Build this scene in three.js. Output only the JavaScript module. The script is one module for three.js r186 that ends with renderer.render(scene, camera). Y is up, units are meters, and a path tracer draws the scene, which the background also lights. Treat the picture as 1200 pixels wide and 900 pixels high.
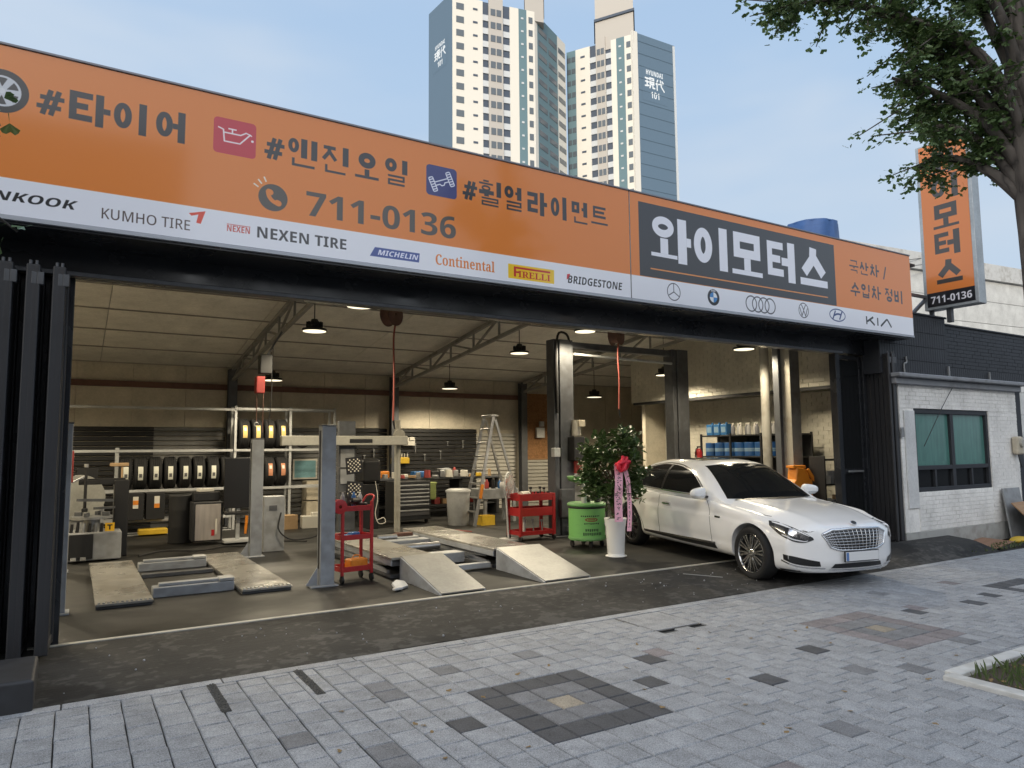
import * as THREE from 'three';
import { mergeGeometries, mergeVertices, toCreasedNormals } from 'three/addons/utils/BufferGeometryUtils.js';
import { RoundedBoxGeometry } from 'three/addons/geometries/RoundedBoxGeometry.js';
import { MeshBVH } from 'three-mesh-bvh';
import { Brush, Evaluator, SUBTRACTION } from 'three-bvh-csg';

// ---------------------------------------------------------------- camera, sky, sun, exposure
const scene = new THREE.Scene();
const renderer = new THREE.WebGLRenderer({ antialias: true });
renderer.toneMapping = THREE.LinearToneMapping;
renderer.toneMappingExposure = 1.28;
renderer.shadowMap.enabled = true;
renderer.setSize(1024, 768);
const camera = new THREE.PerspectiveCamera(56.3, 4 / 3, 0.05, 600);
camera.position.set(0, 1.55, 7.06);
camera.up.set(-0.04008277, 0.99575298, 0.08288166);
camera.lookAt(0.51860934, 1.55 + 0.09163308, 7.06 - 0.8500869);
camera.updateMatrixWorld(true);

function rng(a) { return () => { a |= 0; a = (a + 0x6d2b79f5) | 0; let t = Math.imul(a ^ (a >>> 15), 1 | a); t = (t + Math.imul(t ^ (t >>> 7), 61 | t)) ^ t; return ((t ^ (t >>> 14)) >>> 0) / 4294967296; }; }
const hash2 = (x, y, s) => { let h = (x * 374761393 + y * 668265263 + s * 974711) | 0; h = Math.imul(h ^ (h >>> 13), 1274126177); return ((h ^ (h >>> 16)) >>> 0) / 4294967296; };
// value noise, periodic with period p
function vnoise(x, y, p, s = 0) {
  const xi = Math.floor(x), yi = Math.floor(y), fx = x - xi, fy = y - yi, u = fx * fx * (3 - 2 * fx), v = fy * fy * (3 - 2 * fy), m = (a) => ((a % p) + p) % p;
  const a = hash2(m(xi), m(yi), s), b = hash2(m(xi + 1), m(yi), s), c = hash2(m(xi), m(yi + 1), s), d = hash2(m(xi + 1), m(yi + 1), s);
  return a + (b - a) * u + (c - a) * v + (a - b - c + d) * u * v;
}
function fbm(x, y, p, oct = 4, s = 0) { let r = 0, a = 0.5, t = 0; for (let i = 0; i < oct; i++) { r += a * vnoise(x, y, p, s + i * 7); t += a; x *= 2; y *= 2; p *= 2; a *= 0.5; } return r / t; }
const clamp = (x, a = 0, b = 1) => Math.min(b, Math.max(a, x)), lerp = (a, b, t) => a + (b - a) * t, smooth = (a, b, x) => { const t = clamp((x - a) / (b - a)); return t * t * (3 - 2 * t); };

{ // the sky: hazy pale blue evening air with thin high cloud
  const W = 1024, H = 512, d = new Float32Array(W * H * 4);
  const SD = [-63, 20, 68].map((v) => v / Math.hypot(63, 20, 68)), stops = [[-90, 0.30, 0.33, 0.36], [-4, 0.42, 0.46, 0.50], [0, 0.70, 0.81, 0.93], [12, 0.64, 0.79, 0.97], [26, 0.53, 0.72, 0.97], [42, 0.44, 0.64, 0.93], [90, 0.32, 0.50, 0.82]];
  for (let j = 0; j < H; j++) for (let i = 0; i < W; i++) {
    const e = ((j + 0.5) / H - 0.5) * 180, az = (i + 0.5) / W;
    let k = 0; while (k < stops.length - 2 && e > stops[k + 1][0]) k++;
    const a = stops[k], b = stops[k + 1], t = clamp((e - a[0]) / (b[0] - a[0]));
    const n = fbm(az * 8 + 0.6 * vnoise(az * 16, e / 9, 16, 5), e / 7 + 3, 8, 5, 3), n2 = fbm(az * 32, e / 2.6, 32, 4, 9);
    const c = e > 0 ? smooth(0.42, 0.8, n * 0.75 + n2 * 0.25) * 0.55 : 0, o = (j * W + i) * 4;
    for (let q = 0; q < 3; q++) d[o + q] = lerp(lerp(a[q + 1], b[q + 1], t), [0.80, 0.88, 0.98][q], c);
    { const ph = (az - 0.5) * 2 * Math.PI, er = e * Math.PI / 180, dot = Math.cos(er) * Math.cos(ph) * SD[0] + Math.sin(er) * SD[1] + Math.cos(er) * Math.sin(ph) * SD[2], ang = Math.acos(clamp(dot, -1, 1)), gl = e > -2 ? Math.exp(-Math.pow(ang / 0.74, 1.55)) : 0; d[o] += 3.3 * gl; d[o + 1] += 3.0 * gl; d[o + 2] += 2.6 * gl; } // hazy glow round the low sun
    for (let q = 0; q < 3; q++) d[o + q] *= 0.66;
    d[o + 3] = 1;
  }
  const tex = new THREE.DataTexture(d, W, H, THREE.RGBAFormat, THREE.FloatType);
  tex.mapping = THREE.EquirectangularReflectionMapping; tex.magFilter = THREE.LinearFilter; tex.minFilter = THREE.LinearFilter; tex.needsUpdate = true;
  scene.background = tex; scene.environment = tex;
}
const sun = new THREE.DirectionalLight(new THREE.Color(1.0, 0.88, 0.70), 1.6);
sun.position.set(-63, 20, 68); sun.target.position.set(5, 0, 0);
sun.castShadow = true; sun.shadow.radius = 6; sun.shadow.mapSize.set(2048, 2048);
Object.assign(sun.shadow.camera, { left: -120, right: 120, top: 120, bottom: -60, near: 1, far: 400 });
scene.add(sun, sun.target);

// ---------------------------------------------------------------- helpers
const V3 = (x, y, z) => new THREE.Vector3(x, y, z);
function flat(g) { // position, normal, uv only, not indexed
  const q = g.index ? g.toNonIndexed() : g;
  for (const k of Object.keys(q.attributes)) if (!['position', 'normal', 'uv'].includes(k)) q.deleteAttribute(k);
  if (!q.attributes.normal) q.computeVertexNormals();
  if (!q.attributes.uv) q.setAttribute('uv', new THREE.BufferAttribute(new Float32Array(q.attributes.position.count * 2), 2));
  q.morphAttributes = {}; q.clearGroups();
  return q;
}
function boxUV(g, ox = 0, oy = 0) { // uv in metres by the dominant side of each face
  const p = g.attributes.position, n = g.attributes.normal, u = g.attributes.uv;
  for (let i = 0; i < p.count; i++) {
    const b = i - (i % 3), ax = Math.abs(n.getX(b)), ay = Math.abs(n.getY(b)), az = Math.abs(n.getZ(b));
    if (ay >= ax && ay >= az) u.setXY(i, p.getX(i) + ox, p.getZ(i) + oy); else if (ax >= az) u.setXY(i, p.getZ(i) + ox, p.getY(i) + oy); else u.setXY(i, p.getX(i) + ox, p.getY(i) + oy);
  }
  return g;
}
class MB { // collects shapes, merges them into one named mesh
  constructor() { this.g = []; }
  add(g, x = 0, y = 0, z = 0, rx = 0, ry = 0, rz = 0) { const q = flat(g); if (rx || ry || rz) q.applyMatrix4(new THREE.Matrix4().makeRotationFromEuler(new THREE.Euler(rx, ry, rz, 'YXZ'))); q.translate(x, y, z); this.g.push(q); return this; }
  box(x, y, z, w, h, d, rx, ry, rz) { return this.add(new THREE.BoxGeometry(w, h, d), x, y, z, rx, ry, rz); }
  span(x0, x1, y0, y1, z0, z1) { return this.box((x0 + x1) / 2, (y0 + y1) / 2, (z0 + z1) / 2, Math.abs(x1 - x0), Math.abs(y1 - y0), Math.abs(z1 - z0)); }
  rbox(x, y, z, w, h, d, r = 0.01, rx, ry, rz, seg = 1) { return this.add(new RoundedBoxGeometry(w, h, d, seg, Math.min(r, w * 0.49, h * 0.49, d * 0.49)), x, y, z, rx, ry, rz); }
  rspan(x0, x1, y0, y1, z0, z1, r) { return this.rbox((x0 + x1) / 2, (y0 + y1) / 2, (z0 + z1) / 2, Math.abs(x1 - x0), Math.abs(y1 - y0), Math.abs(z1 - z0), r); }
  cyl(a, b, r0, r1 = r0, seg = 14, open = false) {
    const A = V3(...a), Bv = V3(...b), L = A.distanceTo(Bv), g = flat(new THREE.CylinderGeometry(r1, r0, L, seg, 1, open));
    g.applyMatrix4(new THREE.Matrix4().compose(A.clone().add(Bv).multiplyScalar(0.5), new THREE.Quaternion().setFromUnitVectors(V3(0, 1, 0), Bv.clone().sub(A).normalize()), V3(1, 1, 1)));
    this.g.push(g); return this;
  }
  bar(a, b, w, h) { // a square bar between two points
    const A = V3(...a), Bv = V3(...b), L = A.distanceTo(Bv), g = flat(new THREE.BoxGeometry(w, h, L));
    const m = new THREE.Matrix4().lookAt(A, Bv, Math.abs(Bv.y - A.y) > 0.97 * L ? V3(1, 0, 0) : V3(0, 1, 0)).setPosition(A.add(Bv).multiplyScalar(0.5));
    g.applyMatrix4(m); this.g.push(g); return this;
  }
  tube(pts, r, seg = 6, n = pts.length * 5) { this.g.push(flat(new THREE.TubeGeometry(new THREE.CatmullRomCurve3(pts.map((p) => V3(...p))), n, r, seg))); return this; }
  sph(x, y, z, r, sx = 1, sy = 1, sz = 1, a = 14, b = 10) { const g = new THREE.SphereGeometry(r, a, b); g.scale(sx, sy, sz); return this.add(g, x, y, z); }
  lathe(prof, x = 0, y = 0, z = 0, seg = 24, rx = 0, ry = 0, rz = 0) { return this.add(new THREE.LatheGeometry(prof.map((p) => new THREE.Vector2(p[0], p[1])), seg), x, y, z, rx, ry, rz); }
  poly(pts, depth, x = 0, y = 0, z = 0, rx = 0, ry = 0, rz = 0, bevel = 0) { const s = new THREE.Shape(pts.map((p) => new THREE.Vector2(p[0], p[1]))); return this.add(new THREE.ExtrudeGeometry(s, { depth, bevelEnabled: bevel > 0, bevelSize: bevel, bevelThickness: bevel, bevelSegments: 1 }), x, y, z, rx, ry, rz); }
  geo(keepUV = false, ox = 0, oy = 0) { const g = this.g.length === 1 ? this.g[0] : mergeGeometries(this.g); return keepUV ? g : boxUV(g, ox, oy); }
  mesh(name, mat, parent, keepUV = false) { return put(name, this.geo(keepUV), mat, parent); }
}
const mb = () => new MB();
const used = new Map();
function numbered(n) { const k = used.get(n) ?? 0; used.set(n, k + 1); return k ? n + '_' + String(k).padStart(3, '0') : n; }
function put(name, geo, mat, parent) { // a mesh; without a parent it is a thing of its own
  const m = new THREE.Mesh(geo, mat); m.name = parent ? name : numbered(name); m.castShadow = m.receiveShadow = true;
  (parent ?? scene).add(m); return m;
}
function tag(o, label, category, group) { o.userData.label = label; o.userData.category = category; if (group) o.userData.group = group; return o; }
function thing(name, label, category, pos = [0, 0, 0], turn = 0, group) {
  const o = new THREE.Group(); o.name = numbered(name); o.position.set(...pos); o.rotation.y = turn; scene.add(o); return tag(o, label, category, group);
}
function sub(name, parent) { const o = new THREE.Group(); o.name = name; parent.add(o); return o; }
function dup(o, pos, turn, label) { const c = o.clone(); c.userData = { ...o.userData }; c.name = numbered(o.name.replace(/_\d{3}$/, '')); scene.add(c); if (pos) c.position.set(...pos); if (turn !== undefined) c.rotation.y = turn; if (label) c.userData.label = label; return c; }
const structure = (m) => { m.userData.kind = 'structure'; return m; };
const stuff = (m) => { m.userData.kind = 'stuff'; return m; };

// ---------------------------------------------------------------- textures and materials
function dataTex(W, H, f, size, srgb = false) { // f(u, v, x, y) gives [r, g, b] 0..1
  const d = new Uint8Array(W * H * 4);
  for (let y = 0; y < H; y++) for (let x = 0; x < W; x++) { const c = f(x / W, y / H, x, y), o = (y * W + x) * 4; d[o] = clamp(c[0]) * 255; d[o + 1] = clamp(c[1]) * 255; d[o + 2] = clamp(c[2]) * 255; d[o + 3] = 255; }
  const t = new THREE.DataTexture(d, W, H); t.wrapS = t.wrapT = THREE.RepeatWrapping; t.magFilter = THREE.LinearFilter; t.minFilter = THREE.LinearMipmapLinearFilter; t.generateMipmaps = true;
  if (srgb) t.colorSpace = THREE.SRGBColorSpace; if (size) t.repeat.set(1 / size[0], 1 / size[1]); t.needsUpdate = true; return t;
}
const grey = (v) => [v, v, v];
const T = {};
T.mottle = dataTex(512, 512, (u, v) => grey(0.72 + 0.36 * (fbm(u * 6, v * 6, 6, 6, 1) - 0.5) + 0.16 * (fbm(u * 64, v * 64, 64, 2, 2) - 0.5) + 0.12), [1.7, 1.7]);
T.grime = dataTex(512, 512, (u, v) => { const a = fbm(u * 4, v * 4, 4, 6, 11), b = fbm(u * 24, v * 24, 24, 3, 12), s = smooth(0.52, 0.72, a * 0.7 + b * 0.3); return [0.95 - 0.20 * s, 0.95 - 0.215 * s, 0.95 - 0.24 * s].map((q) => q - 0.12 * (b - 0.5)); }, [2.6, 2.6]);
T.fine = dataTex(256, 256, (u, v, x, y) => grey(0.5 + 0.5 * (fbm(u * 32, v * 32, 32, 3, 21) - 0.5) + 0.35 * (hash2(x, y, 4) - 0.5)), [0.35, 0.35]);
T.streak = dataTex(256, 256, (u, v) => grey(0.82 + 0.3 * (fbm(u * 40, v * 3, 4 * 1 + 36, 4, 31) - 0.5) + 0.1 * (fbm(u * 8, v * 8, 8, 4, 32) - 0.5)), [1.3, 1.3]);
T.granite = dataTex(512, 512, (u, v, x, y) => { const h = hash2(x >> 1, y >> 1, 8), k = hash2(x, y, 9), m = fbm(u * 14, v * 14, 14, 4, 5), q = 0.62 + 0.42 * (h - 0.5) + 0.34 * (k - 0.5) + 0.34 * (m - 0.5); return [q * 0.985, q, q * 1.03].map((c) => c - (h > 0.94 ? 0.25 : 0) + (k > 0.965 ? 0.2 : 0)); }, [1.15, 1.15]);
T.rough = dataTex(512, 512, (u, v) => grey(0.5 + 0.9 * (fbm(u * 5, v * 5, 5, 6, 41) - 0.5)), [2.1, 2.1]);
T.bark = dataTex(256, 512, (u, v) => { const n = fbm(u * 12, v * 5 + 0.0, 60, 5, 51), r = Math.abs(fbm(u * 10, v * 4, 40, 4, 53) - 0.5) * 2; return grey(clamp(0.25 + 0.75 * Math.pow(r, 0.6) + 0.4 * (n - 0.5))); }, [1, 1]);
T.wood = dataTex(512, 256, (u, v) => { const r = fbm(u * 3 + 2 * fbm(u * 4, v * 4, 4, 3, 61), v * 30, 30, 4, 62); return [0.85 + 0.35 * (r - 0.5), 0.83 + 0.42 * (r - 0.5), 0.8 + 0.5 * (r - 0.5)]; }, [1.4, 0.7]);
T.osb = dataTex(512, 512, (u, v) => { let c = 0; for (let k = 0; k < 3; k++) { const a = k * 1.1, x = (u * Math.cos(a) + v * Math.sin(a)), y = (v * Math.cos(a) - u * Math.sin(a)); c += vnoise(x * 14, y * 50, 1000, 70 + k); } c /= 3; return [0.6 + 0.7 * (c - 0.3), 0.58 + 0.72 * (c - 0.3), 0.5 + 0.8 * (c - 0.3)]; }, [0.9, 0.9]);
function mat(color, rough = 0.6, metal = 0, o = {}) {
  const { physical, ...rest } = o, C = physical || 'clearcoat' in o || 'transmission' in o ? THREE.MeshPhysicalMaterial : THREE.MeshStandardMaterial;
  return new C({ color: Array.isArray(color) ? new THREE.Color().setRGB(...color) : new THREE.Color(color), roughness: rough, metalness: metal, ...rest });
}
const M = {
  black: mat([0.016, 0.017, 0.019], 0.45, 0, { map: T.mottle, roughnessMap: T.rough, bumpMap: T.fine, bumpScale: 0.0004 }),
  charcoal: mat([0.020, 0.021, 0.023], 0.55, 0, { map: T.mottle, bumpMap: T.fine, bumpScale: 0.0004 }),
  doorMetal: mat([0.043, 0.043, 0.046], 0.42, 0.2, { map: T.streak }),
  rubber: mat([0.014, 0.014, 0.015], 0.82, 0, { map: T.mottle }),
  plasticBlack: mat([0.010, 0.010, 0.011], 0.5),
  steel: mat([0.36, 0.37, 0.38], 0.42, 0.6, { map: T.grime }),
  liftGrey: mat([0.33, 0.35, 0.38], 0.45, 0.1, { map: T.grime }),
  liftDark: mat([0.10, 0.105, 0.115], 0.45, 0.2, { map: T.grime }),
  plate: mat([0.31, 0.30, 0.275], 0.5, 0.25, { map: T.grime, roughnessMap: T.rough, bumpMap: T.fine, bumpScale: 0.0012 }),
  rampPlate: mat([0.39, 0.385, 0.36], 0.42, 0.3, { map: T.mottle, bumpMap: T.fine, bumpScale: 0.0012 }),
  whitePaint: mat([0.66, 0.66, 0.64], 0.5, 0, { map: T.mottle }),
  rackGrey: mat([0.48, 0.49, 0.49], 0.5, 0.1, { map: T.mottle }),
  chrome: mat([0.75, 0.75, 0.76], 0.12, 1),
  alu: mat([0.58, 0.58, 0.58], 0.35, 0.85, { map: T.mottle }),
  red: mat([0.45, 0.022, 0.025], 0.38, 0, { map: T.mottle }),
  redDull: mat([0.32, 0.04, 0.035], 0.5, 0, { map: T.grime }),
  orange: mat([0.72, 0.24, 0.02], 0.45, 0, { map: T.grime }),
  yellow: mat([0.68, 0.44, 0.03], 0.5, 0, { map: T.mottle }),
  blue: mat([0.035, 0.16, 0.42], 0.45, 0, { map: T.mottle }),
  green: mat([0.20, 0.46, 0.16], 0.45, 0, { map: T.grime }),
  olive: mat([0.22, 0.26, 0.08], 0.8, 0, { map: T.mottle }),
  beige: mat([0.55, 0.49, 0.38], 0.7, 0, { map: T.mottle }),
  cardboard: mat([0.42, 0.28, 0.15], 0.85, 0, { map: T.mottle }),
  paper: mat([0.56, 0.54, 0.48], 0.8),
  machine: mat([0.30, 0.31, 0.32], 0.5, 0.1, { map: T.grime }),
  hoseRed: mat([0.26, 0.06, 0.045], 0.6),
  rust: mat([0.13, 0.062, 0.045], 0.7, 0, { map: T.grime }),
  glassDark: mat([0.010, 0.011, 0.012], 0.06, 0, { physical: true, specularIntensity: 0.7 }),
};
function canvasTex(W, H, draw, srgb = true) { const c = document.createElement('canvas'); c.width = W; c.height = H; const x = c.getContext('2d'); draw(x, W, H); const t = new THREE.CanvasTexture(c); if (srgb) t.colorSpace = THREE.SRGBColorSpace; t.anisotropy = 8; t.magFilter = THREE.LinearFilter; return t; }
// ---------------------------------------------------------------- ground, sidewalk, apron, floor
const YS = -0.115, ZS = 1.25; // sidewalk level, its edge
structure(put('ground', (() => { const g = new THREE.PlaneGeometry(900, 900, 1, 1); g.rotateX(-Math.PI / 2); g.translate(0, YS - 0.09, 0); return boxUV(flat(g)); })(), mat([0.075, 0.075, 0.074], 0.9, 0, { map: T.mottle })));
{ // workshop floor: worn dark concrete with stains
  const X0 = -2, X1 = 15.4, Z0 = -9.8, Z1 = -0.03;
  const map = dataTex(1024, 1024, (u, v) => {
    const x = lerp(X0, X1, u), z = lerp(Z0, Z1, v), a = fbm(u * 9, v * 7, 100, 6, 81), b = fbm(u * 30, v * 22, 200, 4, 82), st = smooth(0.55, 0.68, fbm(u * 14 + 5, v * 10, 150, 5, 83)), sp = smooth(0.66, 0.72, fbm(u * 60, v * 45, 400, 3, 84));
    let q = 0.315 + 0.20 * (a - 0.5) + 0.12 * (b - 0.5) - 0.11 * st + 0.10 * sp;
    const tyre = Math.max(0, 1 - Math.abs(((x - 8.9) + 0.2 * z + 0.05 * Math.sin(z * 3))) / 0.14) + Math.max(0, 1 - Math.abs(((x - 7.3) + 0.2 * z)) / 0.13);
    q -= 0.07 * tyre * (0.5 + b); q += 0.05 * smooth(0.5, 0.7, vnoise(u * 3 + 9, v * 160, 999, 4)) * smooth(0.5, 0.8, a);
    return [q, q * 0.985, q * 0.94];
  }, null, true);
  const g = new THREE.PlaneGeometry(X1 - X0, Z1 - Z0, 1, 1); g.rotateX(-Math.PI / 2); g.translate((X0 + X1) / 2, 0, (Z0 + Z1) / 2);
  const rm = dataTex(512, 512, (u, v) => grey(0.56 + 0.75 * (fbm(u * 12, v * 9, 100, 5, 91) - 0.45)));
  structure(put('workshop_floor', flat(g), mat('#6a6966', 1, 0, { map, roughnessMap: rm, bumpMap: T.fine, bumpScale: 0.0006 })));
}
{ // asphalt apron that falls from the door line to the sidewalk
  const X0 = -3, X1 = 12.6, n = 130, m = 12, pos = [], uv = [], idx = [];
  const edge = (x) => ZS + 0.035 * Math.sin(x * 1.7) + 0.03 * (fbm(x * 1.1 + 20, 1, 400, 4, 7) - 0.5) - 0.02;
  for (let i = 0; i <= n; i++) for (let j = 0; j <= m; j++) {
    const x = lerp(X0, X1, i / n), z = lerp(0.03, edge(x), j / m), bump = 0.10 * smooth(9.8, 11.3, x) * (1 - smooth(0.75, 1.25, z)) * smooth(0.1, 0.4, z);
    pos.push(x, YS * (z / ZS) + bump + (j === m ? -0.012 : 0) + 0.004 * (fbm(x * 2 + 50, z * 2 + 50, 900, 3, 2) - 0.5), z); uv.push((x - X0) / (X1 - X0), z / 1.4);
    if (i < n && j < m) { const a = i * (m + 1) + j, b = a + m + 1; idx.push(a, a + 1, b, b, a + 1, b + 1); }
  }
  const g = new THREE.BufferGeometry(); g.setAttribute('position', new THREE.Float32BufferAttribute(pos, 3)); g.setAttribute('uv', new THREE.Float32BufferAttribute(uv, 2)); g.setIndex(idx); g.computeVertexNormals();
  const map = dataTex(2048, 256, (u, v, px, py) => {
    const x = u * 15.6, z = v * 1.4, a = fbm(x * 0.8, z * 1.4 + 4, 900, 5, 101), b = fbm(x * 3, z * 5, 900, 5, 102), f = hash2(px, py, 103), w = fbm(x * 5, z * 9, 900, 4, 104);
    let q = 0.325 + 0.16 * (a - 0.5) + 0.13 * (b - 0.5) + 0.07 * (f - 0.5);
    q += 0.17 * smooth(0.50, 0.64, w * 0.45 + fbm(x * 17, z * 22, 2000, 4, 106) * 0.55 + 0.10 * smooth(0.75, 1.25, z) - 0.03); // grey worn patches near the kerb
    q -= 0.12 * smooth(0.56, 0.66, fbm(x * 1.3 + 40, z * 1.8, 900, 4, 105));
    return [q * 1.01, q, q * 0.97];
  }, null, true);
  structure(put('asphalt_apron', flat(g), mat('#8c8a88', 0.85, 0, { map, bumpMap: T.fine, bumpScale: 0.003 })));
  structure(mb().box(5.2, -0.001, 0, 10.9, 0.014, 0.06).mesh('door_threshold', mat([0.42, 0.41, 0.37], 0.7, 0, { map: T.grime })));
  structure(mb().bar([6.98, -0.052, 0.62], [6.62, -0.020, 0.30], 0.02, 0.006).mesh('apron_joint', mat([0.3, 0.3, 0.29], 0.8)));
}
{ // the paved sidewalk: granite setts, each its own stone
  const PX = 0.187, PZ = 0.212, GAP = 0.007, R = rng(77), FX0 = 2.40, FZ0 = 2.485;
  const side = structure(mb().box(14, YS - 0.045, 5.45, 36, 0.06, 8.44).mesh('sidewalk', mat([0.06, 0.058, 0.052], 0.95, 0, { map: T.mottle, bumpMap: T.fine, bumpScale: 0.003 })));
  function sett(k) { // chamfered block, top at 0
    const w = PX - GAP, d = PZ - GAP, c = 0.006, h = 0.022, x = w / 2, z = d / 2, p = [];
    const q = (a, b, cc, dd) => p.push(...a, ...b, ...cc, ...a, ...cc, ...dd), top = [[-x + c, 0, -z + c], [-x + c, 0, z - c], [x - c, 0, z - c], [x - c, 0, -z + c]], mid = [[-x, -c, -z], [-x, -c, z], [x, -c, z], [x, -c, -z]], bot = mid.map((v) => [v[0], -h, v[2]]);
    q(...top); for (let i = 0; i < 4; i++) { const j = (i + 1) % 4; q(mid[i], mid[j], top[j], top[i]); q(bot[i], bot[j], mid[j], mid[i]); }
    const g = new THREE.BufferGeometry(); g.setAttribute('position', new THREE.Float32BufferAttribute(p, 3)); const f = boxUV(flat(g), k * 0.217, k * 0.131);
    return f;
  }
  const setts = Array.from({ length: 10 }, (_, k) => sett(k));
  const tone = { grey: [0.47, 0.475, 0.48], dark: [0.105, 0.107, 0.115], sand: [0.47, 0.40, 0.30], rose: [0.34, 0.30, 0.295], slate: [0.28, 0.28, 0.285] };
  const mats = {}; for (const [k, c] of Object.entries(tone)) mats[k] = [0.92, 0.96, 1, 1.04, 1.08].map((f) => mat(c.map((v) => v * f), 0.78, 0, { map: T.granite, bumpMap: T.granite, bumpScale: 0.0015 }));
  const frames = [[FX0, 'dark', 'slate', 'sand'], [FX0 + PX * 19, 'rose', 'slate', 'sand'], [FX0 + PX * 37, 'dark', 'grey', 'sand']];
  const singles = [[2.10, 3.02], [4.40, 3.41], [5.34, 3.06], [4.02, 2.60], [3.66, 2.98], [7.35, 2.70], [8.2, 3.0], [8.9, 2.9], [1.55, 3.3, 'slate'], [9.2, 3.35]];
  const all = [], field = { pos: [], nor: [], uv: [], col: [] };
  const i0 = -24, i1 = 90;
  for (let i = i0; i < i1; i++) {
    const x = FX0 + (i + 0.5) * PX, inFrame = frames.some((f) => x > f[0] - PX && x < f[0] + PX * 6), off = inFrame ? 0 : (((i % 2) + 2) % 2) * PZ * 0.5;
    for (let j = -6; j < 16; j++) {
      let z = FZ0 + (j + 0.5) * PZ + off, sz = 1; if (z > 6.4) continue;
      const E0 = ZS + 0.118; if (z - PZ / 2 < E0) { const len = z + PZ / 2 - E0; if (len < 0.04) continue; sz = (len - 0.004) / (PZ - GAP); z = E0 + len / 2; }
      if (x - PX / 2 > 5.38 && z - PZ / 2 > 4.05) continue; // tree pit
      if (x > 4.6 && x < 5.2 && z < 2.0) continue; // utility slab
      if ((Math.abs(x - 0.93) < 0.09 && false)) continue;
      let t = 'grey', r = R(); if (r > 0.985) t = 'slate'; else if (r > 0.975) t = 'rose';
      for (const f of frames) { const a = Math.floor((x - f[0]) / PX + 1e-6), b = Math.floor((z - FZ0) / PZ + 1e-6); if (a >= 0 && a < 5 && b >= 0 && b < 5) t = a === 2 && b === 2 ? f[3] : a === 0 || a === 4 || b === 0 || b === 4 ? f[1] : f[2]; }
      for (const s of singles) if (Math.abs(x - s[0]) < PX / 2 && Math.abs(z - s[1]) < PZ / 2) t = s[2] ?? 'dark';
      const p = V3(x, YS, z), q = p.clone().project(camera), vis = q.z < 1 && Math.abs(q.x) < 1.03 && Math.abs(q.y) < 1.03, d = p.distanceTo(camera.position);
      all.push({ x: x + (R() - 0.5) * 0.004, z: z + (R() - 0.5) * 0.005, y: YS + (R() - 0.5) * 0.004, rx: (R() - 0.5) * 0.012, rz: (R() - 0.5) * 0.012, ry: (R() - 0.5) * 0.012, sz, t, k: Math.floor(R() * 10), v: Math.min(4, Math.floor(R() * 5)), score: vis ? 1 / (d * d * d) : 0, vis, d });
    }
  }
  all.sort((a, b) => b.score - a.score);
  const e = new THREE.Euler(), mm = new THREE.Matrix4(), F = [0.92, 0.96, 1, 1.04, 1.08];
  all.forEach((s, n) => {
    if (n < 298 && s.vis) { const m = put('paver', setts[s.k], mats[s.t][s.v], side); m.position.set(s.x, s.y, s.z); m.rotation.set(s.rx, s.ry, s.rz); m.scale.z = s.sz; return; }
    if (!s.vis && s.d > 6 && s.x < 0) return;
    const g = setts[s.k].clone(); mm.makeRotationFromEuler(e.set(s.rx, s.ry, s.rz)).scale(V3(1, 1, s.sz)).setPosition(s.x, s.y, s.z); g.applyMatrix4(mm);
    for (const v of g.attributes.position.array) field.pos.push(v); for (const v of g.attributes.normal.array) field.nor.push(v); for (const v of g.attributes.uv.array) field.uv.push(v);
    for (let k = 0; k < g.attributes.position.count; k++) field.col.push(...tone[s.t].map((c) => c * F[s.v]));
  });
  const fg = new THREE.BufferGeometry(); for (const [k, n, d] of [['position', 3, 'pos'], ['normal', 3, 'nor'], ['uv', 2, 'uv'], ['color', 3, 'col']]) fg.setAttribute(k, new THREE.Float32BufferAttribute(field[d], n));
  stuff(put('paver_field', fg, mat('#ffffff', 0.78, 0, { vertexColors: true, map: T.granite, bumpMap: T.granite, bumpScale: 0.0015 }), side));
  // concrete edging along the asphalt, in lengths
  for (let k = 0; k < 22; k++) mb().rbox(-3.5 + k * 1.0, YS - 0.012, ZS + 0.055, 0.992, 0.03, 0.115, 0.006, 0, (R() - 0.5) * 0.006, 0).mesh('edging', mats.grey[k % 5], side);
  // two gravel slots beside the door
  for (const gx of [0.915, 1.53]) { const b = mb(); for (let k = 0; k < 190; k++) { const g = new THREE.IcosahedronGeometry(0.004 + R() * 0.007, 0); b.add(g, gx + (R() - 0.5) * 0.052, YS + 0.002 + R() * 0.004, 1.36 + R() * 0.63, R() * 3, R() * 3, 0); } b.box(gx, YS - 0.003, 1.675, 0.062, 0.012, 0.64); stuff(b.mesh('gravel', mat([0.10, 0.095, 0.085], 0.95, 0, { map: T.mottle }), side)); }
  // utility slab with its dark frame
  const sl = thing('utility_cover', 'square granite covered utility hatch with dark seam set in the paving', 'hatch', [4.9, YS, 1.69]);
  mb().box(0, -0.01, 0, 0.57, 0.02, 0.60).mesh('seam', M.charcoal, sl); mb().rbox(-0.005, -0.002, 0, 0.535, 0.02, 0.565, 0.004).mesh('slab', mats.grey[1], sl);
  const lt = mb(); for (let k = 0; k < 90; k++) { const z = 0.15 + R() * 1.0, g = new THREE.IcosahedronGeometry(0.004 + R() * R() * 0.011, 0); lt.add(g, R() * 10, YS * (z / ZS) + 0.004, z, R() * 3, R() * 3, 0); } tag(stuff(lt.mesh('grit', mats.grey[4])), 'pale stone grit scattered over the asphalt apron', 'grit');
}
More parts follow.
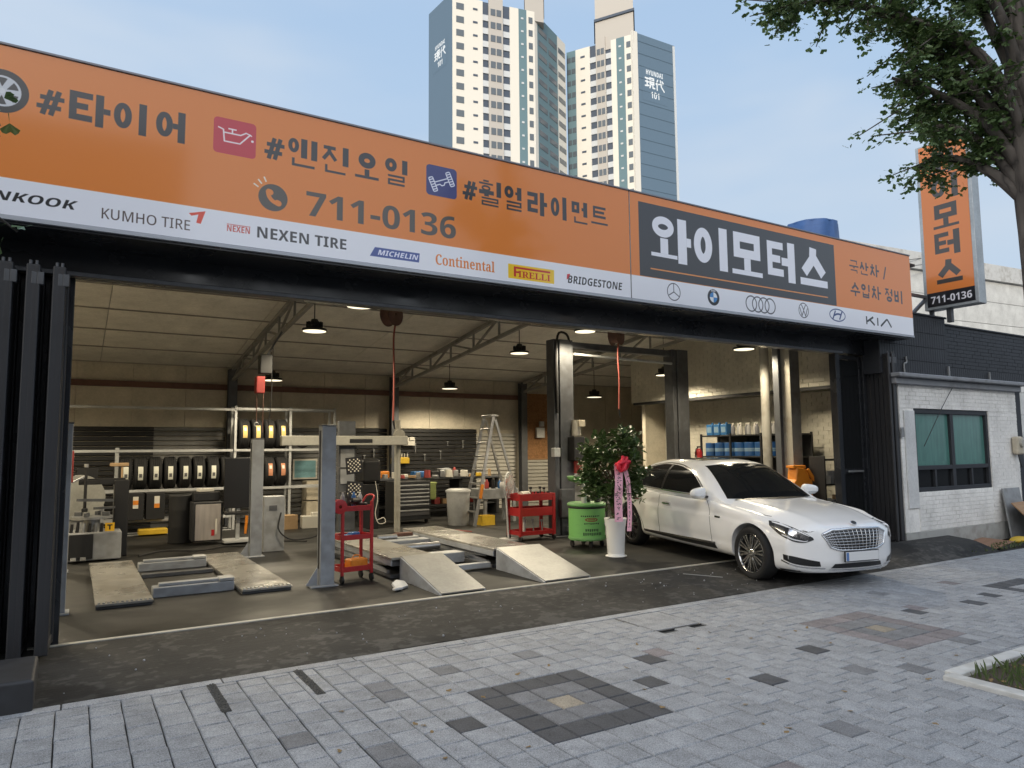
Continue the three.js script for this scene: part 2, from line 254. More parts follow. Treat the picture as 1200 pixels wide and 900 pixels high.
// ---------------------------------------------------------------- the repair shop building
const ceilY = (z) => 3.43 + (z + 9.6) * 0.127;
const MBeige = mat([0.56, 0.51, 0.41], 0.75, 0, { map: T.mottle }), MCeil = mat([0.78, 0.75, 0.68], 0.8, 0, { map: T.mottle }), MBrickW = mat([0.62, 0.59, 0.50], 0.7, 0, { map: T.mottle, bumpMap: T.fine, bumpScale: 0.0015 });
const MSlatDark = mat([0.011, 0.011, 0.012], 0.6, 0, { map: T.mottle }), MSlatGrey = mat([0.17, 0.17, 0.165], 0.55, 0, { map: T.mottle }), MSlatPale = mat([0.48, 0.46, 0.41], 0.55, 0, { map: T.mottle });
function brickField(w, h, bw, bh, gap, depth, seed) { // bricks of a wall in its own plane, merged
  const R = rng(seed), b = mb();
  for (let r = 0; r * bh < h - 0.02; r++) for (let c = -1; c * bw < w; c++) {
    const x0 = Math.max(0, c * bw + (r % 2) * bw * 0.5), x1 = Math.min(w, (c + 1) * bw + (r % 2) * bw * 0.5), y0 = r * bh, y1 = Math.min(h, y0 + bh); if (x1 - x0 < 0.03) continue;
    b.span(x0 + gap / 2, x1 - gap / 2, y0 + gap / 2, y1 - gap / 2, -0.01, depth + (R() - 0.5) * 0.004);
  }
  return b;
}
const shop = thing('repair_shop', 'long open fronted car repair shop with black header and beige interior', 'building');
{
  // back wall, in zones
  mb().span(-2, 15.4, 0, 3.7, -9.85, -9.64).mesh('back_wall', MBeige, shop);
  const seg = [[-2, -1], [-1, 0], [0, 1], [1, 2], [2, 2.82], [3.0, 4], [4, 5], [5, 6], [6, 6.56], [6.76, 7.7], [7.7, 8.7], [8.7, 9.6], [9.6, 10.26], [11.42, 12.4], [12.4, 13.4], [13.4, 14.4], [14.4, 15.3]];
  for (const [a, b] of seg) mb().rspan(a + 0.004, b - 0.004, a > 11 ? 0.02 : 2.11, 3.47, -9.65, -9.615, 0.004).mesh('wall_panel', MBeige, shop);
  function slats(x0, x1, y0, y1, m, z = -9.63) { const b = mb(); for (let y = y0; y < y1 - 0.02; y += 0.1) { b.poly([[0, 0.096], [-0.03, 0.085], [-0.03, 0.02], [0, 0.004]], x1 - x0, x0, y, z, 0, Math.PI / 2, 0); } return stuff(b.mesh('slat_panel', m, shop)); }
  slats(-2, 1.42, 0, 2.1, MSlatDark); slats(1.42, 2.82, 0, 2.1, MSlatGrey); slats(3.0, 5.4, 0, 2.1, MSlatGrey); slats(5.4, 6.56, 0, 2.1, MSlatDark); slats(6.76, 9.05, 0, 2.1, MSlatDark); slats(9.05, 10.26, 0, 2.02, MSlatPale); slats(10.5, 11.38, 0, 1.28, MSlatPale);
  mb().rspan(10.48, 11.40, 1.32, 3.1, -9.64, -9.6, 0.004).mesh('strand_board', mat([0.36, 0.18, 0.075], 0.75, 0, { map: T.osb }), shop);
  mb().span(10.48, 11.40, 1.28, 1.32, -9.64, -9.58).mesh('trim', mat([0.30, 0.17, 0.08], 0.7), shop);
  mb().rspan(-2, 10.3, 2.91, 3.03, -9.6, -9.5, 0.006).mesh('wall_beam', M.rust, shop);
  // columns and trusses
  for (const x of [-0.85, 2.91, 6.66, 10.38]) {
    mb().span(x - 0.09, x + 0.09, 0, 3.36, -9.5, -9.485).span(x - 0.09, x + 0.09, 0, 3.36, -9.335, -9.32).span(x - 0.006, x + 0.006, 0, 3.36, -9.486, -9.334).mesh('column', M.liftDark, shop);
    const top = (z) => ceilY(z) - 0.10, bot = (z) => 3.10 + (z + 9.5) * 0.103, tr = mb();
    tr.bar([x, top(-9.45), -9.45], [x, top(-0.3), -0.3], 0.07, 0.07).bar([x, bot(-9.45), -9.45], [x, bot(-0.3), -0.3], 0.06, 0.06);
    for (let k = 0; k < 9; k++) { const z0 = -9.3 + k * 1.0, z1 = z0 + 1.0; tr.bar([x, top(z1), z1], [x, bot(z1), z1], 0.035, 0.035); tr.bar([x, k % 2 ? top(z0) : bot(z0), z0], [x, k % 2 ? bot(z1) : top(z1), z1], 0.035, 0.035); }
    tr.mesh('truss', mat([0.24, 0.235, 0.22], 0.6, 0.1, { map: T.grime }), shop);
  }
  // ceiling sheets with open joints under the roof deck
  const ceil = structure2('ceiling', shop), len = Math.hypot(9.6, 9.6 * 0.127), ang = -Math.atan(0.127);
  function structure2(n, p) { return sub(n, p); }
  for (let i = 0; i < 7; i++) for (let j = 0; j < 8; j++) { const x = -0.8 + i * 2.4 + (j % 2) * 0.0, z = -9.0 + j * 1.2; if (x > 12.3 && z > -6.5) continue; mb().box(0, 0, 0, 2.388, 0.02, 1.196 * 1.008).mesh('ceiling_panel', MCeil, ceil).position.set(x, ceilY(z), z); ceil.children.at(-1).rotation.x = ang; }
  for (let j = 0; j < 8; j += 1) { const z = -9.6 + j * 1.2; mb().rbox(6.2, ceilY(z) - 0.022, z, 16.4, 0.02, 0.03, 0.003).mesh('seam_batten', mat([0.3, 0.28, 0.25], 0.7), ceil); }
  mb().box(5.05, ceilY(-4.9) + 0.09, -4.9, 14.2, 0.08, 9.7, ang).box(13.8, ceilY(-8.2) + 0.09, -8.2, 3.3, 0.08, 3.3, ang).mesh('roof_deck', M.machine, shop);
  // side walls
  mb().span(-2.15, -2.0, 0, 5.0, -9.8, 0.25).mesh('side_wall', MBeige, shop);
  mb().span(12.9, 13.1, 0, 2.68, -6.6, 0.2).span(11.9, 13.1, 2.69, 2.8, -6.6, -0.2).mesh('side_wall', MBrickW, shop);
  mb().span(11.9, 12.25, 2.68, 4.6, -6.7, 0.0).mesh('side_wall', MBrickW, shop);
  mb().span(12.25, 15.5, 0, 5.0, -6.72, -6.6).span(15.35, 15.5, 0, 5.0, -9.8, -6.72).mesh('side_wall', MBeige, shop);
  const bf = brickField(6.6, 2.0, 0.24, 0.085, 0.008, 0.012, 5); const bm = stuff(bf.mesh('brick_face', MBrickW, shop)); bm.rotation.y = -Math.PI / 2; bm.position.set(11.9, 2.69, -6.65);
  const bl = brickField(6.6, 2.66, 0.24, 0.085, 0.008, 0.012, 6); const bm2 = stuff(bl.mesh('brick_face', MBrickW, shop)); bm2.rotation.y = -Math.PI / 2; bm2.position.set(12.9, 0.01, -6.6);
  mb().span(11.86, 12.06, 2.63, 2.685, -6.6, 0).mesh('ledge', M.charcoal, shop);
  // posts inside the right bay
  mb().cyl([11.16, 0, -2.02], [11.16, 4.3, -2.02], 0.085, 0.085, 20).mesh('round_post', mat([0.31, 0.30, 0.27], 0.65, 0, { map: T.grime }), shop);
  mb().rspan(10.72, 10.98, 0, 4.5, -1.4, -1.12, 0.01).mesh('concrete_post', mat([0.36, 0.335, 0.28], 0.8, 0, { map: T.grime, bumpMap: T.fine, bumpScale: 0.002 }), shop);
  mb().span(10.985, 11.14, 0, 4.5, -1.42, -1.3).span(10.64, 10.714, 0, 4.5, -1.42, -1.3).mesh('steel_channel', M.liftDark, shop);
  // header, soffit, track, jambs
  const head = mat([0.020, 0.022, 0.026], 0.5, 0, { map: T.mottle, roughnessMap: T.rough });
  mb().span(-2, 12.2, 3.06, 4.62, -0.14, 0.05).mesh('header_beam', head, shop);
  mb().span(-2, 11.55, 3.29, 3.315, 0.055, 0.58).mesh('soffit', head, shop);
  mb().rspan(-2, 10.42, 3.035, 3.075, 0.055, 0.12, 0.006).mesh('door_track', mat([0.10, 0.105, 0.115], 0.4, 0.4, { map: T.streak }), shop);
  mb().span(-2, -0.135, 0, 3.05, -0.14, -0.03).rspan(-0.13, -0.04, 0, 3.05, -0.12, -0.02, 0.006).mesh('jamb', head, shop);
  mb().rspan(10.36, 10.46, 0, 3.05, -0.1, 0.02, 0.006).rspan(11.08, 11.16, 0, 3.06, -0.12, 0.02, 0.006).mesh('jamb', head, shop);
  mb().span(-2, 12.2, 4.62, 4.66, -0.2, 0.36).mesh('coping', M.charcoal, shop);
  // glazed side door beside the folding doors
  const gd = sub('glass_door', shop);
  mb().rspan(10.47, 10.53, 0.02, 3.04, -0.07, -0.02, 0.005).rspan(11.02, 11.07, 0.02, 3.04, -0.07, -0.02, 0.005).rspan(10.53, 11.02, 0.02, 0.12, -0.07, -0.02, 0.005).rspan(10.53, 11.02, 2.97, 3.04, -0.07, -0.02, 0.005).rspan(10.53, 11.02, 1.12, 1.2, -0.068, -0.022, 0.005).mesh('frame', head, gd);
  mb().box(10.775, 0.62, -0.045, 0.49, 1.0, 0.006).box(10.775, 2.08, -0.045, 0.49, 1.77, 0.006).mesh('pane', M.glassDark, gd);
  mb().rbox(10.79, 1.16, -0.005, 0.40, 0.03, 0.03, 0.01).mesh('push_bar', M.alu, gd);
}
// dark lean-to office behind the glazed door
{
  const w = thing('parts_shelf', 'black shelf of small parts boxes behind the glazed side door', 'shelf', [11.35, 0, -0.75]);
  mb().rspan(-0.5, 0.5, 0, 0.03, -0.15, 0.15, 0.004).rspan(-0.5, 0.5, 0.5, 0.53, -0.15, 0.15, 0.004).rspan(-0.5, 0.5, 0.9, 0.93, -0.15, 0.15, 0.004).rspan(-0.5, 0.5, 1.32, 1.35, -0.15, 0.15, 0.004).rspan(-0.52, -0.49, 0, 1.4, -0.15, 0.15, 0.004).rspan(0.49, 0.52, 0, 1.4, -0.15, 0.15, 0.004).mesh('frame', M.plasticBlack, w);
  const R = rng(12); let n = 0;
  for (const y of [0.53, 0.93]) for (let k = 0; k < 5; k++) { const h = 0.12 + R() * 0.14, o = tag(mb().rbox(0, h / 2, 0, 0.12, h, 0.16, 0.004).mesh('parts_box', [M.paper, M.machine, M.cardboard][k % 3]), 'small parts box on the black shelf behind the glazed side door', 'box', 'parts boxes behind the glazed door'); o.position.set(10.98 + k * 0.18, y, -0.72); n++; }
}
// folding door leaves, stacked open at each end
function leafDoor(label) {
  const o = thing('folding_door', label, 'door', [0, 0, 0], 0, 'folded black door leaves');
  const b = mb(); for (let k = 0; k < 5; k++) b.poly([[-0.012, 0], [0.012, 0.012], [0.012, 0.055], [-0.012, 0.067]], 2.86, 0, 2.97, 0.055 + k * 0.075, Math.PI / 2, 0, 0);
  b.mesh('sheet', M.doorMetal, o);
  mb().rbox(0, 1.54, 0.02, 0.055, 3.0, 0.045, 0.012, 0, 0, 0, 2).rbox(0, 1.54, 0.45, 0.055, 3.0, 0.045, 0.012, 0, 0, 0, 2).rbox(0, 0.08, 0.235, 0.04, 0.07, 0.38, 0.006).rbox(0, 3.0, 0.235, 0.04, 0.07, 0.38, 0.006).mesh('frame', M.doorMetal, o);
  mb().cyl([0, 2.98, 0.45], [0, 3.07, 0.45], 0.012).rbox(0.03, 2.93, 0.45, 0.045, 0.1, 0.05, 0.006).mesh('hanger', M.liftDark, o);
  return o;
}
{
  const L0 = leafDoor('black ribbed door leaf folded against the jamb beside the dark concrete block');
  const xs = [-0.105, -0.19, -0.275, -0.365, -0.45, -0.54, -0.625]; let prev = L0;
  xs.forEach((x, i) => { const o = i ? dup(L0, null, undefined) : L0; o.position.set(x, -0.01, -0.02); o.rotation.y = (i % 2 ? 1 : -1) * 0.055; });
  const lab = 'black ribbed door leaf folded flat beside the white brick annex';
  [11.2, 11.28, 11.35].forEach((x, i) => { const o = dup(L0, [x, 0.02, -0.06], (i % 2 ? 1 : -1) * 0.03, lab); });
  const o = tag(mb().rspan(-0.75, -0.155, -0.13, 0.09, 0.62, 1.30, 0.025).mesh('door_stop_block', mat([0.035, 0.036, 0.04], 0.6, 0, { map: T.grime })), 'low black concrete block on the asphalt under the folded door leaves', 'block');
}
// high bay lamps
const MLamp = mat('#fff3d6', 0.5, 0, { emissive: new THREE.Color(1.0, 0.90, 0.66), emissiveIntensity: 1.15 });
function lamp(x, y, z, label) {
  const o = thing('high_bay_lamp', label, 'lamp', [x, y, z], 0, 'high bay lamps under the workshop ceiling');
  const top = ceilY(z) - y - 0.02;
  mb().lathe([[0.0, 0.20], [0.05, 0.20], [0.06, 0.16], [0.10, 0.15], [0.125, 0.09], [0.11, 0.075], [0.11, 0.06], [0.19, 0.045], [0.20, 0.012], [0.185, 0.006]], 0, 0, 0, 28).mesh('housing', M.plasticBlack, o);
  const f = mb(); for (let k = 0; k < 14; k++) { const a = k / 14 * Math.PI * 2; f.box(Math.cos(a) * 0.105, 0.115, Math.sin(a) * 0.105, 0.05, 0.08, 0.008, 0, -a, 0); } f.mesh('cooling_fins', M.charcoal, o);
  mb().cyl([0, 0.004, 0], [0, 0.010, 0], 0.178, 0.178, 28).mesh('diffuser', MLamp, o);
  mb().cyl([0, 0.19, 0], [0, Math.max(0.25, top), 0], 0.008, 0.008, 6).mesh('cord', M.plasticBlack, o);
  const s = new THREE.SpotLight(new THREE.Color(1.0, 0.86, 0.62), 25, 0, 1.38, 0.25, 2); s.position.set(0, -0.012, 0); s.target.position.set(0, -2, 0); s.castShadow = true; s.shadow.radius = 8; s.shadow.camera.near = 0.05; o.add(s, s.target);
  return o;
}
lamp(3.2, 3.47, -2.05, 'black high bay lamp over the raised scissor lift');
lamp(3.2, 3.45, -4.2, 'black high bay lamp hanging behind the red hoist line');
lamp(3.25, 2.93, -7.2, 'black high bay lamp hanging before the stacked tyres');
lamp(7.7, 3.63, -3.05, 'black high bay lamp between hanging hose reel and lift column');
lamp(7.6, 3.48, -5.1, 'black high bay lamp hanging over the aluminium ladder');
lamp(7.55, 3.0, -8.15, 'black high bay lamp hanging over the workbench wall');
lamp(11.0, 2.83, -7.05, 'black high bay lamp hanging behind the potted tree');
lamp(11.1, 3.16, -4.67, 'black high bay lamp beside the far two post lift column');
lamp(10.3, 3.32, -1.75, 'black high bay lamp beside the round grey post');

lamp(-1.25, 3.47, -2.05, 'unseen high bay lamp added to light the aisle behind the folded doors');  // row added out of view on the lamp grid, to brighten the left side
lamp(-1.25, 3.45, -4.2, 'unseen high bay lamp added to light the aisle beside the tyre changer');
lamp(-1.25, 2.93, -7.2, 'unseen high bay lamp added to light the aisle before the long rack');
// ---------------------------------------------------------------- signs: print drawn in metres
const JAMO = { // strokes in a unit box; 'o' is a ring
  g: [[[0, 0], [1, 0], [1, 1]]], n: [[[0, 0], [0, 1], [1, 1]]], r: [[[0, 0], [1, 0], [1, 0.5], [0, 0.5], [0, 1], [1, 1]]], m: [[[0, 0], [1, 0], [1, 1], [0, 1], [0, 0], [0.5, 0]]], b: [[[0, 0], [0, 1], [1, 1], [1, 0]], [[0, 0.45], [1, 0.45]]],
  s: [[[0.5, 0], [0.46, 0.4], [0, 1]], [[0.5, 0.3], [1, 1]]], o: 'o', j: [[[0.02, 0], [0.98, 0]], [[0.5, 0], [0.46, 0.42], [0, 1]], [[0.5, 0.4], [1, 1]]], ch: [[[0.32, 0], [0.68, 0]], [[0.02, 0.26], [0.98, 0.26]], [[0.5, 0.26], [0.46, 0.55], [0, 1]], [[0.5, 0.55], [1, 1]]],
  t: [[[1, 0], [0, 0], [0, 1], [1, 1]], [[0, 0.5], [0.95, 0.5]]], h: 'h', '|': [[[0.5, 0], [0.5, 1]]], a: [[[0, 0], [0, 1]], [[0, 0.45], [1, 0.45]]], eo: [[[1, 0], [1, 1]], [[0, 0.45], [1, 0.45]]], '-': [[[0, 0.5], [1, 0.5]]], oo: [[[0, 1], [1, 1]], [[0.5, 0], [0.5, 1]]], u: [[[0, 0], [1, 0]], [[0.5, 0], [0.5, 1]]],
};
const SYL = { // jamo and its box (x, y, w, h) inside the syllable's unit box
  ta: [['t', 0, 0.02, 0.58, 0.88], ['a', 0.66, 0, 0.38, 1]], i: [['o', 0, 0.08, 0.56, 0.8], ['|', 0.82, 0, 0.18, 1]], eo: [['o', 0, 0.08, 0.56, 0.8], ['eo', 0.56, 0, 0.42, 1]],
  en: [['o', 0, 0.03, 0.38, 0.5], ['eo', 0.46, 0, 0.22, 0.68], ['|', 0.84, 0, 0.2, 0.7], ['n', 0.14, 0.72, 0.82, 0.28]], jin: [['j', 0, 0.04, 0.62, 0.5], ['|', 0.84, 0, 0.2, 0.68], ['n', 0.14, 0.72, 0.8, 0.28]], oh: [['o', 0.14, 0, 0.72, 0.58], ['oo', 0, 0.62, 1, 0.34]], il: [['o', 0, 0, 0.55, 0.5], ['|', 0.84, 0, 0.2, 0.54], ['r', 0.14, 0.62, 0.80, 0.38]],
  hwil: [['h', 0, 0, 0.66, 0.42], ['-', 0, 0.40, 0.7, 0.16], ['|', 0.25, 0.50, 0.2, 0.14], ['|', 0.84, 0, 0.2, 0.6], ['r', 0.12, 0.68, 0.80, 0.32]], eol: [['o', 0, 0, 0.5, 0.5], ['eo', 0.6, 0, 0.34, 0.54], ['r', 0.12, 0.62, 0.82, 0.38]], ra: [['r', 0, 0.06, 0.54, 0.84], ['a', 0.66, 0, 0.38, 1]], meon: [['m', 0, 0.04, 0.46, 0.5], ['eo', 0.6, 0, 0.34, 0.68], ['n', 0.14, 0.72, 0.8, 0.28]], teu: [['t', 0.12, 0, 0.76, 0.62], ['-', 0, 0.86, 1, 0.1]],
  wa: [['o', 0.04, 0.02, 0.56, 0.46], ['oo', 0, 0.50, 0.68, 0.42], ['a', 0.70, 0, 0.36, 1]], mo: [['m', 0.06, 0, 0.88, 0.60], ['oo', 0, 0.60, 1, 0.40]], teo: [['t', 0, 0.04, 0.56, 0.84], ['eo', 0.50, 0, 0.48, 1]], seu: [['s', 0.02, 0, 0.96, 0.66], ['-', 0, 0.80, 1, 0.18]],
  guk: [['g', 0.14, 0, 0.72, 0.3], ['u', 0, 0.42, 1, 0.22], ['g', 0.14, 0.74, 0.72, 0.26]], san: [['s', 0, 0, 0.56, 0.56], ['a', 0.68, 0, 0.34, 0.66], ['n', 0.14, 0.72, 0.76, 0.28]], cha: [['ch', 0, 0, 0.58, 0.9], ['a', 0.66, 0, 0.38, 1]], su: [['s', 0.1, 0, 0.8, 0.48], ['u', 0, 0.6, 1, 0.4]], ip: [['o', 0, 0, 0.52, 0.46], ['|', 0.8, 0, 0.2, 0.5], ['b', 0.14, 0.58, 0.76, 0.42]], jeong: [['j', 0, 0, 0.56, 0.5], ['eo', 0.64, 0, 0.3, 0.54], ['o', 0.2, 0.58, 0.66, 0.42]], bi: [['b', 0, 0.06, 0.54, 0.84], ['|', 0.82, 0, 0.18, 1]],
};
function hangul(c, syl, x, y, w, h, lw0) { // x, y top left in px; strokes thin out where a letter is dense
  c.lineJoin = 'miter'; c.lineCap = 'butt'; const dense = { r: [2.2, 4.9], t: [2.2, 4.7], m: [2.7, 2.8], b: [2.6, 3.6], o: [2.75, 2.75], n: [9, 2.1], g: [9, 2.1], j: [4, 4], ch: [4, 5.2], s: [3.2, 2.4], oo: [9, 2.1], u: [9, 2.1] };
  for (const [j, bx, by, bw, bh] of SYL[syl]) {
    const X = x + bx * w, Y = y + by * h, W = bw * w, H = bh * h, d = JAMO[j], k0 = dense[j], lw = k0 ? Math.min(lw0, W / k0[0], H / k0[1]) : lw0, e = lw / 2; c.lineWidth = lw;
    const ring = (cx, cy, rx, ry) => { c.beginPath(); c.ellipse(cx, cy, Math.max(1, rx - e), Math.max(1, ry - e), 0, 0, 7); c.stroke(); };
    if (d === 'o') { ring(X + W / 2, Y + H / 2, W / 2, H / 2); continue; }
    if (d === 'h') { const t = H * 0.17; c.fillRect(X + W * 0.3, Y, W * 0.4, t); c.fillRect(X, Y + H * 0.25, W, t); c.lineWidth = t; c.beginPath(); c.ellipse(X + W / 2, Y + H * 0.76, W * 0.26, H * 0.19, 0, 0, 7); c.stroke(); continue; }
    if (j === '|') { c.fillRect(X + W / 2 - e, Y, lw, H); continue; }
    if (j === '-') { const t = Math.min(lw0, H); c.fillRect(X, Y + (H - t) / 2, W, t); continue; }
    if (j === 'a' || j === 'eo') { const vx = j === 'a' ? X : X + W - lw; c.fillRect(vx, Y, lw, H); c.fillRect(j === 'a' ? X + lw : X, Y + H * 0.40, W - lw, Math.min(lw * 0.85, H * 0.2)); continue; }
    if (j === 'oo' || j === 'u') { const t = lw; c.fillRect(X, j === 'oo' ? Y + H - t : Y, W, t); c.fillRect(X + W / 2 - lw0 * 0.42, j === 'oo' ? Y : Y + t, lw0 * 0.84, H - t); continue; }
    const px = (u) => X + e + u * Math.max(0.001, W - lw), py = (v) => Y + e + v * Math.max(0.001, H - lw);
    for (const s of d) {
      c.beginPath();
      s.forEach((p, k) => { let a = px(p[0]), b = py(p[1]); const q = s[k === 0 ? 1 : k - 1]; if (k === 0 || k === s.length - 1) { if (q[0] === p[0]) { if (p[1] === 0) b = Y; if (p[1] === 1) b = Y + H; } else if (q[1] === p[1]) { if (p[0] === 0) a = X; if (p[0] === 1) a = X + W; } else { if (p[1] === 1) b = Y + H; if (p[1] === 0) b = Y; } } k ? c.lineTo(a, b) : c.moveTo(a, b); });
      c.stroke();
    }
  }
}
function fitText(c, txt, x0, x1, yTop, yBot, font, skew = 0, alignTop = 'cap') { // stretches text to fill a box
  c.save(); c.font = font.replace('SZ', '100'); const m = c.measureText(txt), wd = m.width, asc = m.actualBoundingBoxAscent, des = m.actualBoundingBoxDescent, l = m.actualBoundingBoxLeft ?? 0, r = m.actualBoundingBoxRight ?? wd;
  c.translate(x0, yBot); c.scale((x1 - x0) / (r + l), (yBot - yTop) / (asc + des)); c.transform(1, 0, -skew, 1, 0, 0); c.textBaseline = 'alphabetic'; c.textAlign = 'left'; c.fillText(txt, l, -des); c.restore();
}
const ORANGE = '#e2812b', WHITE = '#eceef6', INK = '#25252b';
function signBoard(x0, x1, y0, y1, pxPerM, draw) {
  return canvasTex(Math.round((x1 - x0) * pxPerM), Math.round((y1 - y0) * pxPerM), (c, W, H) => { const u = (x) => (x - x0) * pxPerM, v = (y) => (y1 - y) * pxPerM; draw(c, u, v, pxPerM, W, H); });
}
const BOLD = 'bold SZpx sans-serif', REG = 'SZpx sans-serif', SERB = 'bold SZpx serif';
function hash(c, u, v, x0, x1, yt, yb, s) { c.lineWidth = 0.036 * s; const k = 0.05; for (const f of [0.36, 0.66]) { c.beginPath(); c.moveTo(u(lerp(x0, x1, f + 0.14)), v(yt)); c.lineTo(u(lerp(x0, x1, f - 0.14)), v(yb)); c.stroke(); } for (const f of [0.32, 0.68]) { c.beginPath(); c.moveTo(u(x0 + (f < 0.5 ? 0.02 : 0)), v(lerp(yt, yb, f))); c.lineTo(u(x1 - (f < 0.5 ? 0 : 0.02)), v(lerp(yt, yb, f))); c.stroke(); } }
function rr(c, x, y, w, h, r) { c.beginPath(); c.moveTo(x + r, y); c.arcTo(x + w, y, x + w, y + h, r); c.arcTo(x + w, y + h, x, y + h, r); c.arcTo(x, y + h, x, y, r); c.arcTo(x, y, x + w, y, r); c.closePath(); }
const SY0 = 3.34, SY1 = 4.67, SXM = 5.627;
const texA = signBoard(-1.05, SXM, SY0, SY1, 300, (c, u, v, s, W, H) => {
  c.fillStyle = ORANGE; c.fillRect(0, 0, W, H); c.fillStyle = WHITE; c.fillRect(0, v(3.628), W, H);
  // tyre picture
  const wx = u(-0.575), wy = v(4.305), wr = 0.172 * s; c.fillStyle = '#1c1c1f'; c.beginPath(); c.arc(wx, wy, wr, 0, 7); c.fill(); c.fillStyle = '#c9cdd4'; c.beginPath(); c.arc(wx, wy, wr * 0.72, 0, 7); c.fill();
  c.fillStyle = '#2a2a2e'; for (let k = 0; k < 6; k++) { const a = k * Math.PI / 3 + 0.52; c.beginPath(); c.moveTo(wx + Math.cos(a) * wr * 0.2, wy + Math.sin(a) * wr * 0.2); c.arc(wx, wy, wr * 0.62, a - 0.3, a + 0.3); c.closePath(); c.fill(); }
  c.fillStyle = '#dadde2'; c.beginPath(); c.arc(wx, wy, wr * 0.13, 0, 7); c.fill();
  c.fillStyle = c.strokeStyle = INK; const L = 0.056 * s;
  hash(c, u, v, -0.352, -0.172, 4.39, 4.185, s);
  const row = (list) => list.forEach(([k, a, b, yt = 4.435, yb = 4.165]) => hangul(c, k, u(a), v(yt), (b - a) * s, (yt - yb) * s, L));
  row([['ta', -0.138, 0.136], ['i', 0.172, 0.402], ['eo', 0.481, 0.709]]);
  // oil can badge
  c.fillStyle = '#c3263a'; rr(c, u(0.93), v(4.475), 0.355 * s, 0.325 * s, 0.035 * s); c.fill(); c.strokeStyle = '#f3e8ea'; c.lineWidth = 0.013 * s; c.lineJoin = 'round';
  c.beginPath(); [[0.965, 4.385], [1.01, 4.37], [1.02, 4.265], [1.15, 4.265], [1.235, 4.365], [1.25, 4.355]].forEach((p, k) => (k ? c.lineTo(u(p[0]), v(p[1])) : c.moveTo(u(p[0]), v(p[1])))); c.stroke();
  c.beginPath(); [[1.01, 4.345], [1.155, 4.345], [1.20, 4.375], [1.235, 4.365]].forEach((p, k) => (k ? c.lineTo(u(p[0]), v(p[1])) : c.moveTo(u(p[0]), v(p[1])))); c.stroke(); c.beginPath(); c.moveTo(u(1.05), v(4.385)); c.lineTo(u(1.12), v(4.385)); c.moveTo(u(1.085), v(4.385)); c.lineTo(u(1.085), v(4.35)); c.stroke(); c.fillStyle = '#f3e8ea'; c.beginPath(); c.arc(u(1.255), v(4.31), 0.012 * s, 0, 7); c.fill();
  c.fillStyle = c.strokeStyle = INK; hash(c, u, v, 1.36, 1.535, 4.385, 4.185, s); c.fillStyle = c.strokeStyle = INK; c.lineJoin = 'miter';
  row([['en', 1.57, 1.824], ['jin', 1.878, 2.124], ['oh', 2.204, 2.442], ['il', 2.508, 2.728]]);
  // wheel alignment badge
  c.fillStyle = '#272f74'; rr(c, u(2.95), v(4.46), 0.346 * s, 0.322 * s, 0.04 * s); c.fill(); c.save(); c.translate(u(3.123), v(4.30)); c.rotate(-0.42); c.strokeStyle = '#e6e8f4'; c.lineWidth = 0.012 * s; for (const q of [-1, 1]) { rr(c, q * 0.105 * s - 0.024 * s, -0.075 * s, 0.048 * s, 0.15 * s, 0.012 * s); c.stroke(); for (let k = -2; k <= 2; k++) { c.beginPath(); c.moveTo(q * 0.105 * s - 0.02 * s, k * 0.026 * s); c.lineTo(q * 0.105 * s + 0.02 * s, k * 0.026 * s); c.stroke(); } } c.beginPath(); c.moveTo(-0.08 * s, -0.015 * s); c.lineTo(0.08 * s, -0.015 * s); c.moveTo(-0.08 * s, 0.02 * s); c.lineTo(-0.03 * s, 0.02 * s); c.lineTo(-0.015 * s, 0.04 * s); c.lineTo(0.015 * s, 0.04 * s); c.lineTo(0.03 * s, 0.02 * s); c.lineTo(0.08 * s, 0.02 * s); c.stroke(); c.restore();
  c.fillStyle = c.strokeStyle = INK; hash(c, u, v, 3.365, 3.536, 4.37, 4.165, s); c.lineJoin = 'miter';
  row([['hwil', 3.561, 3.818, 4.42, 4.14], ['eol', 3.874, 4.104, 4.41, 4.14], ['ra', 4.169, 4.419, 4.41, 4.14], ['i', 4.481, 4.687, 4.41, 4.14], ['meon', 4.771, 5.007, 4.40, 4.14], ['teu', 5.05, 5.295, 4.39, 4.165]]);
  // telephone
  const GR = '#4c4640'; c.fillStyle = GR; c.beginPath(); c.ellipse(u(1.445), v(3.825), 0.128 * s, 0.125 * s, 0, 0, 7); c.fill(); c.strokeStyle = ORANGE; c.lineWidth = 0.038 * s; c.lineCap = 'round'; c.beginPath(); c.arc(u(1.50), v(3.875), 0.1 * s, 1.75, 3.15); c.stroke(); c.lineWidth = 0.055 * s; for (const p of [[1.408, 3.875], [1.482, 3.783]]) { c.beginPath(); c.moveTo(u(p[0]), v(p[1])); c.lineTo(u(p[0] + 0.012), v(p[1] - 0.004)); c.stroke(); } c.lineCap = 'butt';
  c.strokeStyle = '#efe3d2'; c.lineWidth = 0.014 * s; for (const a of [2.0, 2.3, 2.6]) { c.beginPath(); c.moveTo(u(1.445 + Math.cos(a) * 0.15), v(3.825 + Math.sin(a) * 0.15)); c.lineTo(u(1.445 + Math.cos(a) * 0.20), v(3.825 + Math.sin(a) * 0.20)); c.stroke(); }
  c.fillStyle = GR; fitText(c, '711-0136', u(1.74), u(3.288), v(3.95), v(3.71), BOLD);
  // tyre makers
  c.fillStyle = '#16161a'; fitText(c, 'HANKOOK', u(-0.80), u(-0.07), v(3.525), v(3.45), BOLD, 0.22);
